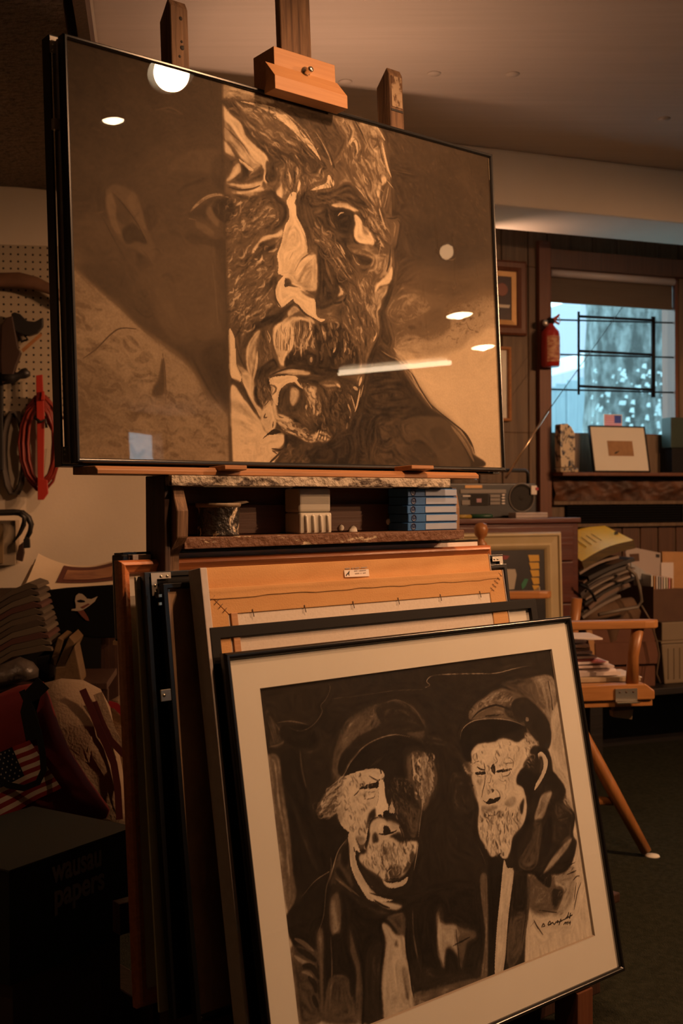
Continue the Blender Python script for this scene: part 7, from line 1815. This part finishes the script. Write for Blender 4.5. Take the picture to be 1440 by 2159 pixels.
# red extension cord on its holder
M['cordred'] = mat('red_cord', (.22, .022, .012), .45); M['redplastic'] = mat('red_plastic', (.40, .030, .018), .4)
rl = thing('cord_holder', 'flat red plastic cord holder hung on the wall', 'holder', L, *[LP(((84, 920),), -.05)[0][i] for i in range(3)])
obj('bar', G(L).prism(LQ(((76, 792), (90, 790), (94, 880), (92, 1052), (80, 1054), (78, 900)), -.075), -.082, -.07), M['redplastic'], rl, bev=.002)
obj('hook', G(L).prism(LQ(((80, 1008), (100, 1012), (102, 1040), (92, 1054), (80, 1054)), -.075), -.09, -.065), M['redplastic'], rl, bev=.002)
obj('hook', G(L).prism(LQ(((90, 826), (94, 826), (94, 844), (88, 844)), -.075), -.10, -.068), M['redplastic'], rl)
cr = random.Random(11); pts = []
cx, cy = 84, 932
for k in range(11*14):
    a = 2*math.pi*k/14; lp_ = k/14; rx = 44-2.0*(lp_ % 5)*2.0-cr.random()*2; ry = 104-3.0*(lp_ % 4)*2-cr.random()*2; off = (4*math.sin(lp_*2.3), 3*math.cos(lp_*1.7))
    n = -.045-.006*(lp_ % 4)
    q = L.at(cx+off[0]+rx*math.cos(a), cy+off[1]+ry*math.sin(a)-10*math.cos(a)*0, n); pts.append((q[0], n, q[1]))
cl_ = thing('extension_cord', 'coiled dark red extension cord hanging on the red holder', 'cord', L, pts[0][0], -.05, L.at(84, 1035, -.05)[1])
obj('coil', G(L).tube(pts, .0052, 6), M['cordred'], cl_)
obj('binding', G(L).tube(LP(((72, 880), (86, 890), (96, 884), (98, 902)), -.088), .005, 7), M['toolblack'], cl_)
# dark loops standing in for the red cord's shadow on the wall
pts = []
for k in range(5*14):
    a = 2*math.pi*k/14; q = L.at(34+22*math.cos(a)-2*(k//14), 955+88*math.sin(a), -.022-.004*(k//14)); pts.append((q[0], -.022-.004*(k//14), q[1]))
tag(obj('cord_shadow_loops', G(L).tube(pts, .006, 6), mat('cord_shadow_brown', (.055, .042, .034), .6)), 'dark brown loops in place of the shadow of the red cord on the wall', 'hose')
# black clamp
cn = -.16
cp = thing('c_clamp', 'black curved bar clamp sticking out at the left edge above the papers', 'clamp', L, *[LP(((40, 1090),), cn)[0][i] for i in range(3)])
obj('arm', G(L).tube(LP(((-40, 1080), (0, 1081), (30, 1080), (48, 1082), (60, 1092), (66, 1106), (63, 1122), (56, 1136)), cn), [.011, .011, .011, .011, .011, .010, .009, .008], 10), M['toolblack'], cp)
obj('prong', G(L).tube(LP(((40, 1082), (52, 1090), (50, 1106), (42, 1124), (29, 1143)), cn-.02), [.009, .010, .009, .007, .002], 9), M['toolblack'], cp)
obj('jaw', G(L).prism(LQ(((50, 1137), (56, 1131), (63, 1136), (64, 1155), (50, 1156)), cn), cn-.012, cn+.012), M['toolblack'], cp, bev=.002)
cb = thing('small_cabinet', 'pale small cabinet at the far left under the clamp', 'cabinet', L, *[LP(((10, 1190),), -.12)[0][i] for i in range(3)])
obj('carcass', G(L).box(L.at(-60, 1190, -.13)[0], L.at(33, 1190, -.13)[0], -.13, -.001, L.at(10, 1192, -.13)[1], L.at(10, 1098, -.13)[1]), mat('pale_cabinet', (.34, .27, .19), .6), cb, bev=.002)
obj('door', G(L).box(L.at(-50, 1190, -.13)[0], L.at(8, 1190, -.13)[0], -.138, -.131, L.at(10, 1188, -.13)[1], L.at(10, 1104, -.13)[1]), mat('tan_cabinet_door', (.24, .16, .08), .6), cb, bev=.002)
cr_ = LQ(((40, 1150), (50, 1142), (52, 1165), (48, 1184), (34, 1180)), -.1)
tag(obj('clamp_pad', G(L).prism(cr_, -.115, -.09), M['tooldark'], bev=.003), 'dark wooden pad under the black clamp', 'pad')

# ------------------------------------------------------------------ side table with prints and papers (all in deep shade)
TL = Fr((-.93, 3.40, 0), .10)
def TQ(pts, n): return [TL.at(x, y, n) for x, y in pts]
def TP(pts, n): return [(TL.at(x, y, n)[0], n, TL.at(x, y, n)[1]) for x, y in pts]
zt_ = TL.at(150, 1243, 0)[1]-.022
t = thing('side_table', 'dark wooden table on the left holding curled prints', 'table', TL, 0, .1, 0)
ta, tb = TL.at(-60, 1240, 0)[0], TL.at(262, 1240, 0)[0]
obj('tabletop', G(TL).box(ta, tb, -.02, .42, zt_-.03, zt_), M['dkeasel'], t, bev=.003)
for u in (ta+.02, tb-.07):
    for n in (.0, .36): obj('leg', G(TL).box(u, u+.05, n, n+.05, 0, zt_-.031), M['dkeasel'], t)
M['oldpaper'] = mat('old_paper', (.80, .66, .48), .8, (.72, .58, .41), scale=(5, 5, 5))
pa, pb = TL.at(46, 1240, 0)[0], TL.at(262, 1236, 0)[0]
def sheet_fn(k):
    def f(s, q):
        lift = .012*max(0, (1-s*2.6))**2*(.3+q) + (.088*q**1.15)*(1-.30*math.sin(s*math.pi))+.014*max(0, s-.6)*q*2
        return (pa-.012*k+(pb-pa)*s+.01*k*s, .005+.006*k+.30*q, zt_+.012-.006*k+.003+lift*(1-.12*k))
    return f
names = ['topmost cream print with a maroon bordered picture', 'second cream sheet under the print', 'lowest cream sheet of the curled stack']
for k in (0, 1, 2):
    t = thing('art_print', names[k]+', on the left table', 'print', TL, pa, .0, zt_, 'curled prints on the left table')
    o = obj('paper', G(TL).grid(sheet_fn(k), 30, 14), M['oldpaper'], t, fixn=False)
    if k == 0:
        f = sheet_fn(0)
        def sub(s0, s1, q0, q1, m, dz, name):
            def h(s, q):
                x, y, z = f(s0+(s1-s0)*s, q0+(q1-q0)*q); return (x, y-dz, z+dz)
            obj(name, G(TL).grid(h, 18, 8), m, t, fixn=False)
        sub(.28, .88, .34, .93, mat('maroon_border', (.11, .028, .020), .7), .0014, 'border')
        sub(.335, .83, .45, .80, mat('sunset_print', (.42, .20, .10), .7, (.16, .05, .035), scale=(6, 6, 40), lo=.42, hi=.62), .0026, 'picture')
obj('back_panel', G(TL).box(ta, tb-.02, .36, .37, .05, zt_-.031), M['blackflat'], bpy.data.objects['side_table'])  # added dark sheet, blacks out the pale wall under the table
# black portfolio bag with a bird decal
bn = -.05
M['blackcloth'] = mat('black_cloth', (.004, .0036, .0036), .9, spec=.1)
q = TQ(((90, 1246), (140, 1240), (200, 1236), (262, 1232), (262, 1345), (200, 1346), (110, 1336), (92, 1290)), bn)
bgb = thing('black_bag', 'black cloth portfolio bag with a cream bird print, hanging at the table front', 'bag', TL, q[0][0], bn, q[4][1])
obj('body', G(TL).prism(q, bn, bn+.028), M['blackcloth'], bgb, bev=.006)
bz = bn-.0012
def decal(pts, m, name='bird_print', dn=0.): obj(name, G(TL).prism(TQ(pts, bz), bz-dn-.0012, bz-dn), m, bgb)
M['decal'] = mat('cream_decal', (.42, .34, .25), .8); M['decalred'] = mat('rust_decal', (.15, .04, .025), .8)
decal(((158, 1266), (160, 1256), (166, 1251), (173, 1252), (180, 1258), (183, 1262), (193, 1263), (206, 1257), (200, 1268), (190, 1276), (180, 1283), (168, 1289), (150, 1287), (152, 1284), (160, 1283), (160, 1275)), M['decal'])
decal(((163, 1266), (170, 1264), (178, 1266), (180, 1269), (172, 1270), (165, 1269)), M['blackcloth'], dn=.001)
decal(((163, 1288), (176, 1286), (186, 1302), (188, 1309), (182, 1308), (172, 1299)), M['decalred'])
decal(((170, 1280), (186, 1272), (190, 1274), (176, 1283)), M['decalred'], dn=.001)
# newspapers, slumped and fanned
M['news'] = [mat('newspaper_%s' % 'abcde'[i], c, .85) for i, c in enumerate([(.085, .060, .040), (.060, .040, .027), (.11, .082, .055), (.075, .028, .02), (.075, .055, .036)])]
nn = -.22
prev = None
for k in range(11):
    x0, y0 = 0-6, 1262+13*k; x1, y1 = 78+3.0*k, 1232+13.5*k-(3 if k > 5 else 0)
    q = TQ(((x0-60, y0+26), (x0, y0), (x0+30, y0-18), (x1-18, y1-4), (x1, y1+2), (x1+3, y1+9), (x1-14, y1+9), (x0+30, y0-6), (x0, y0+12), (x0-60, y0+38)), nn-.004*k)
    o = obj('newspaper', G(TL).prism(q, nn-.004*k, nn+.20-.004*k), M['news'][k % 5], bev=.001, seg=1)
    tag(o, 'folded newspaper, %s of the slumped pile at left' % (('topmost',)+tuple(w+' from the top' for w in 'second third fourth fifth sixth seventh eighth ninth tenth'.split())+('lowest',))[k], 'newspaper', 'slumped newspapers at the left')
# wood offcuts
on = -.24
M['offcut'] = wood('brown_offcut', (.115, .068, .032), (.17, .105, .05), 'n', fine=60)
for k, (pts, lab) in enumerate(((((105, 1400), (122, 1344), (134, 1350), (118, 1404)), 'left of the two wood offcuts under the black bag'), (((119, 1404), (146, 1342), (158, 1356), (136, 1404)), 'right of the two wood offcuts under the black bag'))):
    q = TQ(pts, on); tag(obj('wood_offcut', G(TL).prism(q, on, on+.20), M['offcut'], bev=.002), lab, 'wood')
q = TQ(((118, 1406), (137, 1404), (158, 1360), (172, 1430), (172, 1470), (112, 1470)), on-.05)
tag(obj('wood_offcut', G(TL).prism(q, on-.06, on+.05), M['offcut'], bev=.003), 'square-ended wood beam pointing to the front below the offcuts', 'wood')
q = TQ(((80, 1384), (104, 1380), (106, 1440), (82, 1440)), on); tag(obj('dark_box', G(TL).prism(q, on-.02, on+.14), M['blackflat'], bev=.002), 'narrow black box between the newspapers and the wood', 'box')
# low dark shelf unit under the table that the bags lean on
t = thing('low_crate', 'dark low crate behind the bags on the left', 'crate', TL, -.3, 0, 0)
obj('front', G(TL).box(ta, tb-.02, -.30, -.275, .02, TL.at(100, 1440, -.3)[1]-.02), M['dkeasel'], t, bev=.002)
obj('lid', G(TL).box(ta, tb-.02, -.32, -.04, TL.at(100, 1440, -.3)[1]-.019, TL.at(100, 1440, -.3)[1]), M['dkeasel'], t, bev=.002)
q = TQ(((238, 1352), (257, 1352), (257, 1360), (238, 1360)), -.1); tag(obj('wood_offcut', G(TL).prism(q, -.1, -.06), M['offcut']), 'tiny pale wood end under the right of the black bag', 'wood')
# plastic bag
pn = -.34
cr = random.Random(8)
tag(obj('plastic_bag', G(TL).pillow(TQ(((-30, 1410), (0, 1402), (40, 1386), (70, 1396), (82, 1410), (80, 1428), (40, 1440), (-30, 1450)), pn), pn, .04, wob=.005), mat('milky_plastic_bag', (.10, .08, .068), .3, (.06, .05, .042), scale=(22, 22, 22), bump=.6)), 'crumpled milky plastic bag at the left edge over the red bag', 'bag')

# ------------------------------------------------------------------ bags and boxes at the lower left
BL = Fr((-.80, 2.78, 0), .22)
def BQ(pts, n): return [BL.at(x, y, n) for x, y in pts]
def BP(pts, n): return [(BL.at(x, y, n)[0], n, BL.at(x, y, n)[1]) for x, y in pts]
# green paper carton, printed
GX = Fr((0, 0, 0), .36)
gn = 2.62
(ga, gz1) = GX.at(19, 1834, gn); (gb_, gz2) = GX.at(281, 1742, gn)
# the long face runs back to the right: use a frame fitted to its top edge
yawg = None
best = None
for i in range(0, 140):
    yy = .1+i*.01; fr_ = Fr(K.w(K.at(19, 1834, 2.08)[0], 2.08, 0), yy); a = fr_.at(19, 1834, 0); b = fr_.at(281, 1742, 0); e = abs(a[1]-b[1])
    if best is None or e < best[0]: best = (e, yy)
GX = Fr(K.w(K.at(19, 1834, 2.08)[0], 2.08, 0), best[1])
gz = GX.at(19, 1834, 0)[1]; gl_ = GX.at(281, 1742, 0)[0]
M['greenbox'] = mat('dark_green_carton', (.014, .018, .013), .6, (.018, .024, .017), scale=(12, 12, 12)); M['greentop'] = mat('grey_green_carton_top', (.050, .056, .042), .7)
M['print'] = mat('grey_lettering', (.32, .30, .28), .7)
gx = thing('paper_carton', 'dark green paper carton with grey lettering under the red bag', 'box', GX, gl_/2, 0, gz-.27)
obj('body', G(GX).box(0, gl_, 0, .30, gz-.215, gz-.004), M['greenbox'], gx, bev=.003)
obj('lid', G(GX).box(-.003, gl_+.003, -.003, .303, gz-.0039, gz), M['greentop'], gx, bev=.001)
for body, (px, py), (px2, py2) in (('wausau', (112, 1850), (216, 1822)), ('papers', (115, 1904), (220, 1870))):
    a, z = GX.at(px, py, -.003); b, z2 = GX.at(px2, py2, -.003)
    o = text('lettering', body, GX, a, -.0015, (z+z2)/2-.006, .064, M['print'], gx, sx=1, bold=.0016)
    bpy.context.view_layer.update(); wdt = o.dimensions.x or 1
    o.scale.x *= (b-a)/wdt
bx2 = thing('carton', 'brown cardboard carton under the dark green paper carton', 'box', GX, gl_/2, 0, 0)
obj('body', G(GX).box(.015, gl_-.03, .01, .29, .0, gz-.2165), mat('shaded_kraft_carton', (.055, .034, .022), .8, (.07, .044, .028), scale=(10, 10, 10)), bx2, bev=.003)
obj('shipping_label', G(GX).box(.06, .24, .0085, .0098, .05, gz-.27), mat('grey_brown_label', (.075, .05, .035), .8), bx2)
wr = BP(((20, 1960), (34, 1930), (26, 1955), (16, 1990), (30, 2010), (44, 2020), (30, 2060)), -.55)
# canvas tote
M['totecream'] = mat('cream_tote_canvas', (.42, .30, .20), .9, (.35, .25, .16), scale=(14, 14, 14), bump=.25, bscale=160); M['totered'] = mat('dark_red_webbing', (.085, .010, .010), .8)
tn = .03
tt = thing('tote_bag', 'cream canvas tote bag with dark red straps beside the red flag bag', 'bag', BL, BL.at(190, 1740, tn)[0], tn, gz)
out = ((92, 1440), (130, 1430), (175, 1434), (212, 1452), (232, 1490), (246, 1560), (262, 1640), (276, 1712), (262, 1742), (200, 1740), (150, 1720), (100, 1640), (80, 1540))
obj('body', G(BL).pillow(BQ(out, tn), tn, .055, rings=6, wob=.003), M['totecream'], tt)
def strap(pts, n, w, m, parent, name='strap'):
    q = BP(pts, n); N = len(q)
    g = G(BL); vs = []
    for i, p in enumerate(q):
        a = q[max(i-1, 0)]; b = q[min(i+1, N-1)]; dx, dz = b[0]-a[0], b[2]-a[2]; l_ = math.hypot(dx, dz) or 1; nx, nz = -dz/l_*w/2, dx/l_*w/2
        vs += [(p[0]+nx, p[1], p[2]+nz), (p[0]-nx, p[1], p[2]-nz), (p[0]-nx, p[1]+.003, p[2]-nz), (p[0]+nx, p[1]+.003, p[2]+nz)]
    fs = [(i*4+j, i*4+(j+1) % 4, i*4+4+(j+1) % 4, i*4+4+j) for i in range(N-1) for j in range(4)]+[(0, 1, 2, 3), ((N-1)*4+3, (N-1)*4+2, (N-1)*4+1, (N-1)*4)]
    return obj(name, g.add(vs, fs), m, parent)
strap(((174, 1454), (190, 1490), (206, 1530), (226, 1575), (240, 1610), (248, 1660), (252, 1728)), tn-.060, .017, M['totered'], tt)
strap(((206, 1462), (220, 1500), (236, 1545), (256, 1580), (272, 1592)), tn-.050, .022, M['totecream'], tt)
strap(((198, 1480), (212, 1518), (232, 1560), (262, 1592)), tn-.054, .016, M['totered'], tt)
# second tote by the frames
tn2 = .10
t2 = thing('tote_bag', 'second cream tote with bright red piping, half hidden by the leaning frames', 'bag', BL, BL.at(262, 1740, tn2)[0], tn2, gz)
obj('body', G(BL).pillow(BQ(((224, 1482), (266, 1458), (300, 1470), (310, 1600), (306, 1740), (250, 1738), (236, 1640), (226, 1560)), tn2), tn2, .035, rings=5, wob=.003), M['totecream'], t2)
M['pipered'] = mat('bright_red_piping', (.28, .008, .018), .6)
strap(((228, 1484), (244, 1488), (258, 1502), (270, 1524)), tn2-.038, .016, M['pipered'], t2, 'piping')
strap(((236, 1622), (250, 1660), (254, 1700), (256, 1734)), tn2-.052, .014, M['totered'], t2)
# red bag with the flag
rn = -.14
M['redcloth'] = mat('deep_red_cloth', (.20, .012, .012), .85, (.15, .009, .009), scale=(7, 7, 7), bump=.2); M['blackstrap'] = mat('black_webbing', (.010, .009, .009), .7)
rb = thing('flag_bag', 'dark red cloth bag with a stars and stripes patch and black handle', 'bag', BL, BL.at(100, 1780, rn)[0], rn, gz+.002)
out = ((-60, 1460), (0, 1462), (40, 1446), (92, 1437), (106, 1470), (124, 1530), (150, 1590), (190, 1650), (232, 1706), (226, 1722), (150, 1740), (60, 1776), (-20, 1800), (-70, 1800))
obj('body', G(BL).pillow(BQ(out, rn), rn, .075, rings=6, wob=.004), M['redcloth'], rb)
fq = [BL.at(x, y, rn-.088) for x, y in ((-34, 1640), (80, 1556), (126, 1654), (-34, 1730))]
FG = BL
def flagfn():
    me = bpy.data.meshes.new('flag_patch'); nu, nv = 56, 39; inv = rb.matrix_world.inverted(); vs = []
    A_, B_, C_, D_ = [Vector((p[0], p[1])) for p in (BL.at(-60, 1762, rn-.088), BL.at(130, 1661, rn-.088), BL.at(62, 1560, rn-.088), BL.at(-60, 1612, rn-.088))]
    for j in range(nv+1):
        for i in range(nu+1):
            s, q = i/nu, j/nv; p = (A_*(1-s)+B_*s)*(1-q)+(D_*(1-s)+C_*s)*q
            vs.append(inv @ BL.w(p.x, rn-.084-.006*math.sin(s*7+q*2)-.004*math.sin(s*15), p.y))
    fs = [(j*(nu+1)+i, j*(nu+1)+i+1, (j+1)*(nu+1)+i+1, (j+1)*(nu+1)+i) for j in range(nv) for i in range(nu)]
    me.from_pydata(vs, [], fs); at = me.color_attributes.new('ink', 'FLOAT_COLOR', 'CORNER'); dat = []
    for j in range(nv):
        for i in range(nu):
            c = (.36, .03, .025) if (j//3) % 2 == 0 else (.85, .72, .58); s = i/nu
            if s < .68 and j >= 18:
                c = (.014, .018, .040)
                if i % 4 == (1 if (j//3) % 2 else 3) and j % 3 == 1: c = (.5, .45, .4)
            dat += [*c, 1]*4
    at.data.foreach_set('color', dat); me.materials.append(M['ink_attr']); o = bpy.data.objects.new('flag_patch', me); COL.objects.link(o); o.parent = rb; o.matrix_world = rb.matrix_world.copy()
    for p in me.polygons: p.use_smooth = True
flagfn()
strap(((46, 1456), (62, 1490), (80, 1540), (90, 1590), (92, 1624), (80, 1650), (50, 1662), (18, 1656), (0, 1646), (-30, 1630)), rn-.100, .014, M['blackstrap'], rb, 'handle')
strap(((92, 1440), (70, 1462), (60, 1500), (72, 1560)), rn-.082, .036, M['blackstrap'], rb, 'side_strap')
# loose wires and a white tube by the carton
wn = -.52
tag(obj('wire', G(BL).tube(BP(((40, 1905), (26, 1935), (20, 1960), (30, 1935), (44, 1945), (54, 1965), (50, 1990), (20, 2012), (6, 2024)), wn), .0018, 5), mat('dull_wire', (.10, .08, .06), .5)), 'thin tangled wire in front of the paper carton', 'wire')
tb_ = BP(((22, 1962), (22, 2020)), wn+.03); tag(obj('cardboard_tube', G(BL).tube([tb_[0], tb_[1], (tb_[1][0]-.01, tb_[1][1], .002)], .012, 10), mat('grey_tube', (.06, .05, .042), .7)), 'short pale tube standing at the corner of the cartons', 'tube')
